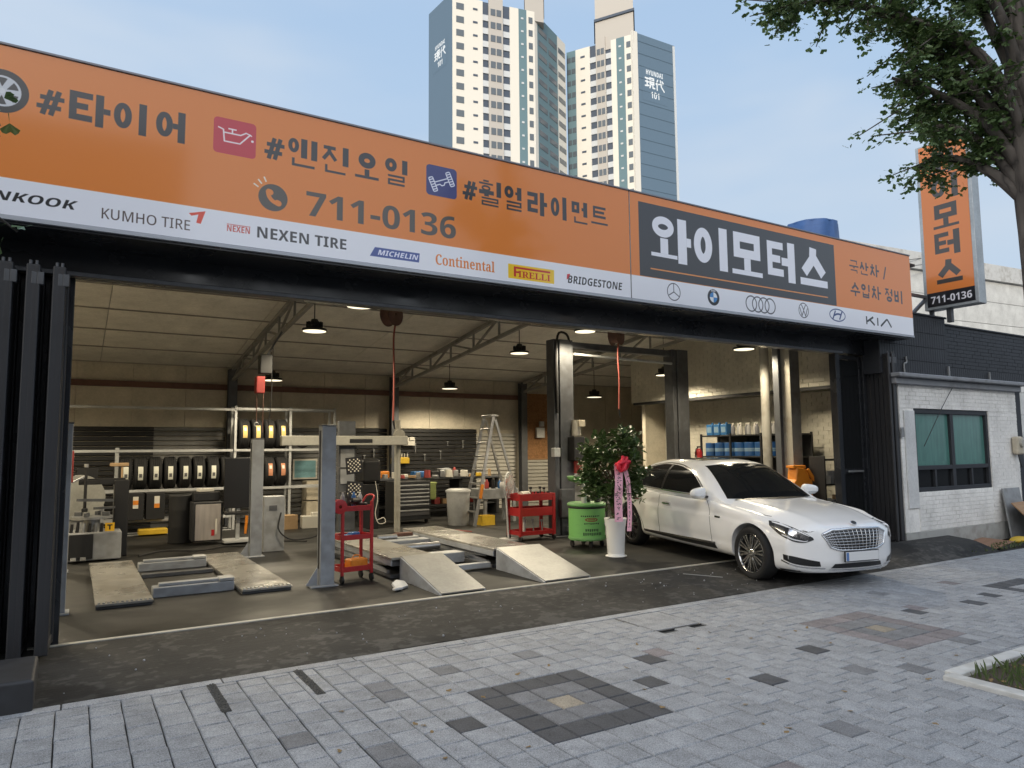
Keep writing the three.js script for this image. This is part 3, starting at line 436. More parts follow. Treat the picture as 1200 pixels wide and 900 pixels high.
  c.fillStyle = '#4a3b37'; fitText(c, 'KUMHO TIRE', u(0.116), u(0.767), v(3.503), v(3.413), REG); c.fillStyle = '#e0452c'; c.beginPath(); [[0.755, 3.565], [0.885, 3.602], [0.85, 3.485], [0.815, 3.49], [0.83, 3.565], [0.775, 3.545]].forEach((p, k) => (k ? c.lineTo(u(p[0]), v(p[1])) : c.moveTo(u(p[0]), v(p[1])))); c.fill();
  c.fillStyle = '#c8554d'; fitText(c, 'NEXEN', u(1.062), u(1.252), v(3.512), v(3.458), BOLD); c.fillRect(u(1.06), v(3.523), 0.195 * s, 0.006 * s);
  c.fillStyle = '#34343a'; fitText(c, 'NEXEN TIRE', u(1.315), u(2.128), v(3.535), v(3.435), BOLD);
  c.fillStyle = '#3a4f96'; c.beginPath(); [[2.41, 3.505], [2.88, 3.505], [2.872, 3.412], [2.36, 3.412]].forEach((p, k) => (k ? c.lineTo(u(p[0]), v(p[1])) : c.moveTo(u(p[0]), v(p[1])))); c.fill(); c.fillStyle = '#eef'; fitText(c, 'MICHELIN', u(2.44), u(2.85), v(3.485), v(3.432), BOLD, 0.25);
  c.fillStyle = '#e07b28'; fitText(c, 'Continental', u(3.055), u(3.745), v(3.532), v(3.415), SERB);
  c.fillStyle = '#f1c61c'; c.fillRect(u(3.913), v(3.538), 0.598 * s, 0.158 * s); c.fillStyle = '#c01b22'; fitText(c, 'IRELLI', u(4.04), u(4.46), v(3.475), v(3.405), SERB); c.fillRect(u(3.985), v(3.515), 0.475 * s, 0.02 * s); c.fillRect(u(3.985), v(3.515), 0.026 * s, 0.11 * s); c.fillRect(u(4.0), v(3.465), 0.05 * s, 0.018 * s);
  c.fillStyle = '#1c1c20'; fitText(c, 'BRIDGESTONE', u(4.70), u(5.485), v(3.508), v(3.415), 'bold SZpx sans-serif', 0.14); c.fillStyle = '#c8202c'; c.beginPath(); [[4.692, 3.515], [4.735, 3.525], [4.70, 3.46], [4.684, 3.455]].forEach((p, k) => (k ? c.lineTo(u(p[0]), v(p[1])) : c.moveTo(u(p[0]), v(p[1])))); c.fill();
});
const texB = signBoard(SXM, 11.62, SY0, SY1, 330, (c, u, v, s, W, H) => {
  c.fillStyle = ORANGE; c.fillRect(0, 0, W, H); c.fillStyle = WHITE; c.fillRect(0, v(3.628), W, H); c.fillStyle = '#27272b'; c.fillRect(u(5.762), v(4.57), 3.85 * s, 0.935 * s);
  c.fillStyle = c.strokeStyle = '#eceef8'; const B = [['wa', 5.955, 6.60], ['i', 6.69, 7.28], ['mo', 7.39, 7.99], ['teo', 8.10, 8.70], ['seu', 8.80, 9.42]];
  for (const [k, a, b] of B) hangul(c, k, u(a), v(4.45), (b - a) * s, 0.585 * s, 0.155 * s);
  c.fillStyle = '#e08a3a'; c.fillRect(u(5.937), v(3.752), 3.476 * s, 0.018 * s);
  c.strokeStyle = c.fillStyle = '#3b3a45'; c.lineWidth = 0.011 * s; const P = (x, y) => [u(x), v(y)], ring = (x, y, r, ry = r) => { c.beginPath(); c.ellipse(u(x), v(y), r * s, ry * s, 0, 0, 7); c.stroke(); }, seg = (...p) => { c.beginPath(); p.forEach((q, k) => (k ? c.lineTo(...P(...q)) : c.moveTo(...P(...q)))); c.stroke(); };
  ring(6.313, 3.488, 0.108); for (let k = 0; k < 3; k++) { const a = Math.PI / 2 + k * 2.0944; seg([6.313, 3.488], [6.313 + Math.cos(a) * 0.10, 3.488 + Math.sin(a) * 0.10]); }
  c.fillStyle = '#26262c'; c.beginPath(); c.arc(...P(7.014, 3.492), 0.108 * s, 0, 7); c.fill(); for (let k = 0; k < 4; k++) { c.fillStyle = k % 2 ? '#e9edf2' : '#3f86c6'; c.beginPath(); c.moveTo(...P(7.014, 3.492)); c.arc(...P(7.014, 3.492), 0.068 * s, k * Math.PI / 2, (k + 1) * Math.PI / 2); c.closePath(); c.fill(); } c.fillStyle = '#dfe3ea'; fitText(c, 'BMW', u(6.975), u(7.055), v(3.590), v(3.566), BOLD);
  c.strokeStyle = '#4a4a54'; c.lineWidth = 0.017 * s; for (let k = 0; k < 4; k++) ring(7.735 + k * 0.127, 3.482, 0.105);
  c.lineWidth = 0.012 * s; ring(8.836, 3.492, 0.106); c.lineWidth = 0.014 * s; seg([8.79, 3.575], [8.836, 3.50], [8.882, 3.575]); seg([8.752, 3.53], [8.795, 3.41], [8.836, 3.49], [8.877, 3.41], [8.92, 3.53]);
  c.strokeStyle = '#33477c'; c.lineWidth = 0.016 * s; ring(9.62, 3.494, 0.185, 0.09); c.lineWidth = 0.026 * s; seg([9.50, 3.42], [9.575, 3.56]); seg([9.665, 3.43], [9.74, 3.57]); c.beginPath(); c.moveTo(...P(9.545, 3.485)); c.quadraticCurveTo(...P(9.62, 3.53), ...P(9.70, 3.505)); c.stroke();
  c.strokeStyle = '#16161a'; c.lineWidth = 0.03 * s; c.lineJoin = 'miter'; const ky = 3.42, kt = 3.545; seg([10.345, ky], [10.345, kt]); seg([10.36, ky + 0.045], [10.52, kt]); seg([10.43, ky + 0.075], [10.55, ky]); seg([10.635, ky], [10.635, kt]); seg([10.715, ky], [10.87, kt - 0.012], [10.90, kt - 0.012], [11.0, ky]);
  c.strokeStyle = c.fillStyle = INK; const L = 0.036 * s;
  for (const [k, a, b] of [['guk', 9.975, 10.205], ['san', 10.235, 10.46], ['cha', 10.50, 10.735]]) hangul(c, k, u(a), v(4.40), (b - a) * s, 0.20 * s, L);
  c.lineWidth = 0.03 * s; seg([10.93, 4.40], [10.86, 4.19]);
  for (const [k, a, b] of [['su', 9.975, 10.215], ['ip', 10.25, 10.47], ['cha', 10.51, 10.755], ['jeong', 10.87, 11.09], ['bi', 11.13, 11.35]]) hangul(c, k, u(a), v(4.05), (b - a) * s, 0.215 * s, L);
});
const signMat = (t) => mat('#ffffff', 0.34, 0, { map: t, clearcoat: 0.8, clearcoatRoughness: 0.09 });
function planeUV(w, h) { return flat(new THREE.PlaneGeometry(w, h)); }
for (const [x0, x1, t, label] of [[-1.05, SXM, texA, 'orange and white sign board with tyre makers and telephone number'], [SXM, 11.62, texB, 'orange sign board with black name panel and car maker emblems']]) {
  const o = thing('shop_sign', label, 'sign', [x0, SY0, 0.36]), w = x1 - x0 - 0.006, h = SY1 - SY0;
  mb().rspan(0, w, 0, h, 0, 0.236, 0.008).mesh('sign_box', mat([0.45, 0.46, 0.48], 0.4, 0.5, { map: T.mottle }), o);
  const f = put('sign_face', planeUV(w - 0.01, h - 0.016), signMat(t), o); f.position.set(w / 2, h / 2, 0.24);
  mb().rspan(0, w, h - 0.006, h + 0.014, 0.19, 0.252, 0.004).mesh('top_trim', mat([0.22, 0.22, 0.24], 0.4, 0.5), o);
  mb().rspan(0, w, -0.03, 0.004, 0.20, 0.250, 0.004).mesh('bottom_trim', mat([0.40, 0.42, 0.46], 0.4, 0.4), o);
  for (let k = 0; k < Math.round(w / 1.1); k++) mb().cyl([0.55 + k * 1.1, -0.05, 0.17], [0.55 + k * 1.1, -0.02, 0.17], 0.02).mesh('soffit_bolt', M.plasticBlack, o);
}
{ // blade sign on the annex parapet
  const s = 200, W = 0.80, H = 2.95, y0 = 4.02, t = canvasTex(Math.round(W * s * 2), Math.round(H * s), (c, CW, CH) => {
    c.scale(2, 1); c.fillStyle = '#e2813a'; c.fillRect(0, 0, W * s, CH); const v = (y) => (y0 + H - y) * s, u = (z) => (z - 0.1) * s; c.fillStyle = '#1d1c20'; c.fillRect(0, v(4.27), W * s, CH); c.fillStyle = c.strokeStyle = '#3f3833';
    for (const [k, yt, yb] of [['wa', 6.80, 6.38], ['i', 6.34, 5.91], ['mo', 5.83, 5.40], ['teo', 5.33, 4.90], ['seu', 4.82, 4.40]]) hangul(c, k, u(0.285), v(yt), 0.435 * s, (yt - yb) * s, 0.105 * s);
    c.fillStyle = '#e9e6ea'; fitText(c, '711-0136', u(0.16), u(0.85), v(4.21), v(4.075), BOLD);
  });
  const o = thing('blade_sign', 'tall orange blade sign standing on the dark brick parapet', 'sign', [13.0, 4.02, 0.08]);
  mb().rspan(0, 0.24, -0.05, H + 0.03, -0.03, W + 0.09, 0.01).mesh('sign_box', mat([0.50, 0.53, 0.54], 0.4, 0.4, { map: T.mottle }), o);
  const f = put('sign_face', planeUV(W, H), signMat(t), o); f.rotation.y = -Math.PI / 2; f.position.set(-0.004, H / 2, W / 2 + 0.03);
  const f2 = put('sign_face', planeUV(W, H), signMat(t), o); f2.rotation.y = Math.PI / 2; f2.position.set(0.244, H / 2, W / 2 + 0.03);
  mb().bar([0.1, -0.35, 0.05], [0.1, 0.3, 0.02], 0.06, 0.06).bar([-0.55, 0.2, 0.0], [0.05, 0.2, 0.0], 0.05, 0.05).bar([-0.55, -0.2, 0.0], [0.05, 0.2, 0.0], 0.05, 0.05).bar([0.1, -0.3, 0.35], [0.1, 0, 0.35], 0.08, 0.08).mesh('bracket', M.liftDark, o);
}
// ---------------------------------------------------------------- things inside the workshop
const simple = (name, label, cat, m, build, pos = [0, 0, 0], turn = 0, group) => { const b = mb(); build(b); const o = tag(b.mesh(name, m), label, cat, group); o.position.set(...pos); o.rotation.y = turn; return o; };
// ---- tyres and racks
{
  const rk = (name, label, x0, x1, shelves, yTop, posts) => {
    const o = thing(name, label, 'rack', [x0, 0, -8.6]), w = x1 - x0;
    for (const px of posts) for (const z of [0.16, -0.22]) mb().rbox(px - x0, yTop / 2, z, 0.05, yTop, 0.045, 0.005).mesh('post', M.rackGrey, o);
    for (const y of shelves) { mb().rspan(0, w, y - 0.05, y, 0.17, 0.20, 0.004).mesh('shelf_beam', M.rackGrey, o); mb().rspan(0, w, y - 0.05, y, -0.25, -0.22, 0.004).mesh('shelf_beam', M.rackGrey, o); }
    return o;
  };
  const ra = rk('tyre_rack', 'long pale steel rack holding a row of black tyres', -0.5, 2.78, [0.02, 0.30, 0.86, 1.62], 1.66, [-0.48, 0.72]);
  const rb = rk('tyre_rack', 'tall pale steel rack holding two short rows of tyres', 2.80, 4.9, [0.84, 1.62, 2.47], 2.50, [2.82, 3.93, 4.88]);
  mb().rspan(-3.3, 0, 2.40, 2.45, 0.17, 0.20, 0.004).mesh('shelf_beam', M.rackGrey, rb);
  const R0 = 0.31, h = 0.112, prof = [[0.20, -0.095], [0.25, -h], [0.29, -0.102], [R0, -0.08]];
  for (const g of [-0.05, -0.017, 0.017, 0.05]) prof.push([R0, g - 0.006], [R0 - 0.008, g - 0.005], [R0 - 0.008, g + 0.005], [R0, g + 0.006]); prof.push([R0, 0.08], [0.29, 0.102], [0.25, h], [0.20, 0.095], [0.19, 0], [0.20, -0.095]);
  const tg = mb().lathe(prof, 0, 0, 0, 36, 0, 0, Math.PI / 2).geo();
  const stick = (w, h2, y, m) => { const g = new THREE.CylinderGeometry(R0 + 0.003, R0 + 0.003, w, 10, 1, true, -h2 / R0 / 2, h2 / R0); g.rotateZ(Math.PI / 2); const q = flat(g); q.applyMatrix4(new THREE.Matrix4().makeRotationX(y)); return q; };
  const Mw = mat([0.66, 0.66, 0.58], 0.7), My = mat([0.62, 0.45, 0.16], 0.7), Mp = mat([0.5, 0.22, 0.12], 0.7), Mg = mat([0.10, 0.10, 0.10], 0.7), R = rng(3);
  let t0 = null;
  const tyre = (x, y, label, kind, grp) => {
    const o = thing('tyre', label, 'tyre', [x, y + R0, -8.6], (R() - 0.5) * 0.05, grp);
    put('casing', tg, M.rubber, o); // turned so that the tread faces the bay
    const face = (q) => { q.applyMatrix4(new THREE.Matrix4().makeRotationX(0)); return q; };
    put('sticker', face(stick(0.085, 0.26, kind === 'w' ? 0 : -0.15, 0)), kind === 'w' ? Mw : kind === 'y' ? My : Mp, o); put('sticker_print', face((() => { const g = stick(0.05, 0.07, kind === 'w' ? 0.14 : -0.3, 0); g.scale(1, 1.006, 1.006); return g; })()), kind === 'w' ? Mg : Mw, o);
    return o;
  };
  for (let k = 0; k < 8; k++) tyre(0.86 + k * 0.258, 0.86, 'black tyre with a white tread sticker on the long rack', 'w', 'tyres with white stickers on the long rack');
  for (let k = 0; k < 4; k++) tyre(2.99 + k * 0.256, 1.62, 'black tyre with a yellow tread sticker on the upper shelf', 'y', 'tyres on the upper shelf of the tall rack');
  for (let k = 0; k < 4; k++) tyre(2.99 + k * 0.256, 0.84, 'black tyre with an orange sticker on the shelf below', 'p', 'tyres on the lower shelf of the tall rack');
  for (let k = 0; k < 2; k++) { const o = thing('battery_box', k ? 'black box with white over orange label on low shelf' : 'black box with orange label between white labels on low shelf', 'box', [1.02 + k * 0.36, 0.30, -8.4]); mb().rspan(-0.16, 0.16, 0, 0.50, -0.18, 0.18, 0.01).mesh('case', M.plasticBlack, o); mb().box(0.02, 0.33, 0.183, 0.09, 0.22, 0.004).mesh('label', M.paper, o); mb().box(0.02, k ? 0.26 : 0.33, 0.187, 0.088, 0.08, 0.004).mesh('label_band', M.orange, o); }
  simple('parts_tray', 'flat yellow tray lying on the floor under the long rack', 'tray', M.yellow, (b) => b.rspan(-0.25, 0.25, 0, 0.11, -0.12, 0.12, 0.02), [1.35, 0.02, -8.3]);
  simple('parts_tray', 'small orange tray beside the yellow tray under the rack', 'tray', M.orange, (b) => b.rspan(-0.18, 0.18, 0, 0.10, -0.12, 0.12, 0.02), [1.9, 0.02, -8.3]);
  simple('wheel', 'small dark wheel lying on the shelf beside yellow stickered tyres', 'wheel', M.plasticBlack, (b) => b.lathe([[0.02, -0.05], [0.15, -0.06], [0.16, 0], [0.15, 0.06], [0.06, 0.05], [0.02, 0.02]], 0, 0, 0, 24, Math.PI / 2), [4.22, 1.79, -8.55]);
}
// ---- tyre changer
{
  const o = thing('tyre_changer', 'grey and black tyre changing machine with a turntable and swing arm', 'machine', [0.40, 0, -5.35]);
  mb().rspan(-0.42, 0.26, 0.02, 0.42, -0.32, 0.30, 0.02).mesh('cabinet', M.machine, o); mb().rspan(-0.40, -0.10, 0.05, 0.40, 0.302, 0.312, 0.003).mesh('panel', M.plasticBlack, o);
  mb().cyl([-0.12, 0.42, 0], [-0.12, 0.60, 0], 0.12, 0.10, 18).cyl([-0.12, 0.60, 0], [-0.12, 0.635, 0], 0.27, 0.27, 30).mesh('turntable', M.steel, o);
  for (let k = 0; k < 4; k++) { const a = k * Math.PI / 2 + 0.4; mb().rbox(-0.12 + Math.cos(a) * 0.19, 0.665, Math.sin(a) * 0.19, 0.10, 0.06, 0.05, 0.008, 0, -a, 0).mesh('jaw', M.liftDark, o); }
  mb().rspan(0.16, 0.36, 0, 1.15, -0.36, -0.14, 0.015).mesh('column', M.plasticBlack, o); mb().rbox(0.0, 1.13, -0.25, 0.62, 0.09, 0.09, 0.01).cyl([-0.22, 0.72, -0.1], [-0.22, 1.35, -0.1], 0.022).rbox(-0.22, 0.72, -0.06, 0.08, 0.05, 0.14, 0.01).bar([-0.22, 1.12, -0.1], [-0.02, 1.13, -0.25], 0.06, 0.06).mesh('swing_arm', M.plasticBlack, o);
  mb().bar([-0.32, 0.88, 0.1], [0.22, 0.84, -0.2], 0.04, 0.04).bar([-0.1, 0.75, 0.1], [0.22, 0.74, -0.2], 0.035, 0.035).mesh('press_arm', M.liftDark, o);
  mb().cyl([-0.22, 1.35, -0.1], [-0.22, 1.40, -0.1], 0.03).rbox(-0.3, 1.18, -0.1, 0.2, 0.03, 0.03, 0.006, 0, 0, 0.5).mesh('lever', M.alu, o);
  for (const x of [-0.34, -0.22]) mb().rbox(x, 0.06, 0.36, 0.07, 0.02, 0.14, 0.006, 0.2).mesh('pedal', M.steel, o);
  simple('warning_card', 'yellow card with a black letter T on the tyre changer', 'card', mat('#ffffff', 0.6, 0, { map: canvasTex(128, 128, (c) => { c.fillStyle = '#d9a91c'; c.fillRect(0, 0, 128, 128); c.fillStyle = '#17150f'; c.fillRect(30, 26, 70, 20); c.fillRect(54, 40, 22, 66); }) }), (b) => { b.g.push(flat(new THREE.PlaneGeometry(0.12, 0.12))); }, [0.50, 0.49, -5.03]);
  const cd = scene.children.at(-1); { const u = cd.geometry.attributes.uv, p = cd.geometry.attributes.position; for (let i = 0; i < p.count; i++) u.setXY(i, p.getX(i) / 0.12 + 0.5, p.getY(i) / 0.12 + 0.5); } // print fills the card
  const w = thing('wheel_balancer', 'grey wheel balancing machine with a round hood behind the tyre changer', 'machine', [0.12, 0, -6.7]);
  mb().rspan(-0.35, 0.35, 0, 0.72, -0.25, 0.25, 0.03).mesh('cabinet', M.machine, w); mb().cyl([0, 0.85, 0.05], [0, 0.85, 0.28], 0.36, 0.36, 32).mesh('hood', mat([0.36, 0.36, 0.33], 0.45, 0.1, { map: T.mottle }), w); mb().rbox(0.1, 1.2, -0.1, 0.3, 0.22, 0.05, 0.01).mesh('display', M.plasticBlack, w);
  simple('mallet', 'rubber mallet with a pale wooden head on the tyre changer', 'mallet', M.cardboard, (b) => b.rbox(0, 0.0, 0, 0.26, 0.055, 0.06, 0.012).cyl([0.04, -0.2, 0], [0.04, 0, 0], 0.014), [0.62, 1.38, -5.6]);
}
// ---- four post lift, lowered
{
  const o = thing('four_post_lift', 'lowered four post car lift with grey runways set on the floor', 'lift', [1.21, 0, -2.9]);
  for (const [x, z, y] of [[1.36, 1.54, 1.85], [1.17, -1.36, 1.74], [-1.30, 1.54, 1.85], [-1.32, -1.36, 1.74]]) {
    const p = sub('post', o), w = 0.085; p.position.set(x, 0, z); mb().rspan(-w, w, 0, y, -0.07, 0.07, 0.008).mesh('upright', M.liftGrey, p); mb().rspan(-w - 0.004, -w + 0.028, 0.2, y - 0.05, -0.03, 0.03, 0.004).mesh('rail_slot', M.plasticBlack, p);
    mb().rspan(-0.2, 0.12, 0, 0.018, -0.12, 0.12, 0.004).poly([[0, 0], [-0.13, 0], [0, 0.2]], 0.02, -0.1, 0.018, -0.01).mesh('base_plate', M.liftGrey, p); mb().rspan(-w - 0.006, w + 0.006, y, y + 0.015, -0.076, 0.076, 0.004).mesh('cap', M.liftDark, p);
  }
  for (const x of [[-0.96, -0.44], [0.43, 0.97]]) { const p = sub('runway', o); mb().rspan(x[0], x[1], 0.03, 0.055, -1.62, 1.58, 0.004).mesh('deck', M.plate, p); mb().rspan(x[0] + 0.005, x[1] - 0.005, 0.0, 0.03, -1.62, 1.55, 0.003).mesh('side_rail', M.liftDark, p); const b = mb(); for (let k = 0; k < 12; k++) b.box(lerp(x[0] + 0.03, x[1] - 0.03, k / 11), 0.06, 1.535, 0.022, 0.01, 0.05); b.mesh('grip_strip', M.steel, p); }
  for (const z of [1.15, -0.85]) { mb().rspan(-0.42, 0.41, 0.0, 0.11, z - 0.09, z + 0.09, 0.012).mesh('jack_beam', M.liftGrey, o); mb().rspan(-0.36, 0.33, 0.11, 0.145, z - 0.05, z + 0.05, 0.01).mesh('jack_beam_top', M.liftGrey, o); mb().rspan(0.25, 0.41, 0.112, 0.15, z - 0.095, z + 0.095, 0.01).mesh('jack_end', M.rackGrey, o); }
  mb().rspan(-0.42, 0.41, 0.0, 0.05, -0.3, -0.2, 0.008).mesh('tie_bar', M.liftDark, o);
  simple('control_box', 'red control box fixed to a pale lift post', 'box', M.redDull, (b) => b.rbox(0, 0, 0, 0.07, 0.42, 0.08, 0.01), [-0.02, 1.38, -4.2]);
}
// ---- scissor lift with ramps
{
  const o = thing('scissor_lift', 'raised scissor lift with two pale platforms and drive-on ramps', 'lift', [4.34, 0, -2.7]), H = 0.27;
  for (const [x0, x1] of [[-1.02, -0.44], [0.40, 1.02]]) {
    const p = sub('platform', o); mb().rspan(x0, x1, H - 0.03, H, -1.55, 1.5, 0.006).mesh('deck', M.plate, p); mb().rspan(x0 + 0.02, x1 - 0.02, H - 0.11, H - 0.03, -1.52, 1.46, 0.006).mesh('frame', M.liftDark, p); mb().rspan(x0, x0 + 0.02, H - 0.10, H - 0.031, -1.53, 1.48, 0.004).rspan(x1 - 0.02, x1, H - 0.10, H - 0.031, -1.53, 1.48, 0.004).mesh('side_rail', M.liftGrey, p);
    const sc = mb(); for (const x of [x0 + 0.08, x1 - 0.08]) sc.bar([x, 0.05, 1.2], [x, H - 0.12, -0.9], 0.03, 0.06).bar([x + 0.03, 0.05, -1.0], [x + 0.03, H - 0.12, 1.1], 0.03, 0.06); sc.mesh('scissor_arms', M.liftGrey, p); mb().rspan(x0 + 0.05, x1 - 0.05, 0, 0.04, -1.45, 1.35, 0.006).mesh('base_frame', M.liftDark, p);
    const r = sub('ramp', o), L = 1.12, a = Math.atan2(H - 0.012, L); const rw = x0 < 0 ? [x0 + 0.12, x1 + 0.08] : [x0 + 0.04, x1 + 0.08];
    for (const q of rw) mb().poly([[0, 0.008], [0, H], [0.02, H], [L, 0.012], [L, 0]], 0.02, q, 0, 1.52, 0, -Math.PI / 2, 0).mesh('ramp_side', M.liftGrey, r);
    mb().box((rw[0] + rw[1]) / 2, H / 2 + 0.012, 1.51 + L / 2, rw[1] - rw[0], 0.014, Math.hypot(L, H), a).mesh('ramp_plate', M.rampPlate, r); mb().cyl([rw[0], H - 0.004, 1.51], [rw[1], H - 0.004, 1.51], 0.014, 0.014, 8).mesh('hinge', M.liftDark, r);
  }
  mb().rspan(-0.44, 0.40, 0.02, 0.09, 1.32, 1.42, 0.01).mesh('tie_beam', M.rackGrey, o); mb().rspan(-0.36, 0.34, 0.02, 0.16, 0.55, 0.8, 0.012).mesh('tie_beam', M.rackGrey, o); mb().rspan(-0.40, 0.38, 0.10, 0.22, -0.62, -0.42, 0.02).mesh('jack_beam', M.liftGrey, o); mb().rspan(-0.40, 0.38, 0.10, 0.22, -1.0, -0.82, 0.02).mesh('jack_beam', M.rackGrey, o);
  mb().cyl([-0.3, 0.17, 0.05], [0.3, 0.17, 0.05], 0.055, 0.055, 16).mesh('cylinder', M.alu, o); mb().cyl([-0.35, 0.24, -0.72], [-0.05, 0.24, -0.72], 0.045, 0.045, 16).mesh('cylinder', M.alu, o);
  simple('socket_case', 'flat brown tool case lying on the lift between platforms', 'case', M.rust, (b) => b.rbox(0, 0.03, 0, 0.26, 0.05, 0.12, 0.008), [4.5, 0.22, -3.62]);
}
// ---- tool carts
{
  const o = thing('tool_cart', 'slim red tool cart with three trays beside a grey lift post', 'cart', [2.93, 0, -1.5], 0.12);
  for (const x of [-0.19, 0.19]) for (const z of [-0.14, 0.14]) { mb().rbox(x, 0.52, z, 0.035, 0.86, 0.035, 0.006).mesh('post', M.red, o); mb().cyl([x - 0.012, 0.045, z], [x + 0.012, 0.045, z], 0.045, 0.045, 14).rbox(x, 0.085, z, 0.03, 0.03, 0.03, 0.004).mesh('caster', M.plasticBlack, o); }
  for (const y of [0.13, 0.50, 0.84]) { mb().rspan(-0.19, 0.19, y, y + 0.012, -0.14, 0.14, 0.003).rspan(-0.2, 0.2, y, y + 0.06, 0.135, 0.148, 0.003).rspan(-0.2, 0.2, y, y + 0.06, -0.148, -0.135, 0.003).rspan(-0.2, -0.188, y, y + 0.06, -0.14, 0.14, 0.003).rspan(0.188, 0.2, y, y + 0.06, -0.14, 0.14, 0.003).mesh('tray', M.red, o); }
  mb().tube([[0.2, 0.93, -0.12], [0.24, 1.0, -0.1], [0.24, 1.0, 0.1], [0.2, 0.93, 0.12]], 0.012).mesh('handle', M.red, o);
  simple('tool_case', 'small orange tool case on the bottom tray of slim cart', 'case', M.orange, (b) => b.rbox(0, 0.06, 0, 0.24, 0.12, 0.16, 0.02).tube([[-0.05, 0.12, 0], [-0.04, 0.15, 0], [0.04, 0.15, 0], [0.05, 0.12, 0]], 0.008), [2.98, 0.145, -1.48], 0.2);
  simple('rag', 'folded blue rag on the middle tray of slim cart', 'rag', M.blue, (b) => b.rbox(0, 0.02, 0, 0.2, 0.04, 0.16, 0.02).rbox(0.03, 0.05, 0.01, 0.12, 0.03, 0.1, 0.014), [2.92, 0.512, -1.5], 0.4);
  simple('air_impact_wrench', 'black impact wrench lying on the top of slim cart', 'wrench', M.plasticBlack, (b) => b.cyl([-0.1, 0.05, 0], [0.08, 0.05, 0], 0.04, 0.035, 14).rbox(0.04, 0.0, 0.06, 0.045, 0.05, 0.15, 0.012).cyl([-0.16, 0.05, 0], [-0.1, 0.05, 0], 0.015), [2.98, 0.90, -1.52], 0.7);
  simple('hose_reel', 'round red hose reel hooked on the slim tool cart', 'reel', M.red, (b) => b.lathe([[0.02, -0.05], [0.085, -0.05], [0.085, -0.035], [0.05, -0.03], [0.05, 0.03], [0.085, 0.035], [0.085, 0.05], [0.02, 0.05]], 0, 0, 0, 24, Math.PI / 2), [2.72, 0.90, -1.36]);
  for (let k = 0; k < 4; k++) simple('spray_can', ['grey spray can standing on slim cart top', 'dark spray can with red cap on slim cart', 'blue spray can standing on slim cart top', 'white spray can standing on slim cart top'][k], 'can', [M.machine, M.plasticBlack, M.blue, M.paper][k], (b) => b.lathe([[0, 0], [0.026, 0], [0.028, 0.01], [0.028, 0.15], [0.016, 0.17], [0.012, 0.175], [0.012, 0.2], [0, 0.2]], 0, 0, 0, 16), [2.84 + k * 0.07, 0.852, -1.60 + (k % 2) * 0.03]);
  const r = thing('service_cart', 'wide red service cart loaded with dark tools beside the fan', 'cart', [6.87, 0, -3.6]);
  for (const x of [-0.34, 0.34]) for (const z of [-0.2, 0.2]) { mb().rbox(x, 0.44, z, 0.05, 0.72, 0.05, 0.006).mesh('post', M.red, r); mb().cyl([x - 0.014, 0.05, z], [x + 0.014, 0.05, z], 0.05, 0.05, 14).mesh('caster', M.plasticBlack, r); }
  for (const [y, h] of [[0.10, 0.07], [0.42, 0.14], [0.68, 0.12]]) mb().rspan(-0.34, 0.34, y, y + 0.014, -0.2, 0.2, 0.003).rspan(-0.35, 0.35, y, y + h, 0.2, 0.214, 0.003).rspan(-0.35, 0.35, y, y + h, -0.214, -0.2, 0.003).rspan(-0.352, -0.34, y, y + h, -0.2, 0.2, 0.003).rspan(0.34, 0.352, y, y + h, -0.2, 0.2, 0.003).mesh('tray', M.red, r);
  const R = rng(31); for (let k = 0; k < 9; k++) { const h = 0.1 + R() * 0.14; simple('hand_tool', k < 6 ? 'dark hand tool standing in the top tray of wide cart' : 'steel hand tool lying in the bottom tray of wide cart', 'tool', k < 6 ? M.plasticBlack : M.steel, (b) => b.cyl([0, 0, 0], [0.02, h, 0.01], 0.012, 0.009, 8).rbox(0.02, h, 0.01, 0.05, 0.04, 0.025, 0.006), k < 6 ? [6.78 + k * 0.075, 0.70, -3.52 + R() * 0.1] : [6.65 + (k - 6) * 0.18, 0.12, -3.46], R() * 3, k < 6 ? 'tools in the top tray of the wide cart' : 'tools in the bottom tray of the wide cart'); }
  simple('tissue_roll', 'cream paper towel roll on the wide red cart', 'roll', M.paper, (b) => b.cyl([-0.1, 0.07, 0], [0.1, 0.07, 0], 0.07, 0.07, 20), [6.68, 0.70, -3.52], 0.3);
  simple('grease_gun', 'white grease gun upright in wide cart lower tray', 'tool', M.whitePaint, (b) => b.cyl([0, 0, 0], [0, 0.26, 0], 0.025, 0.025, 12), [6.66, 0.12, -3.5]);
}
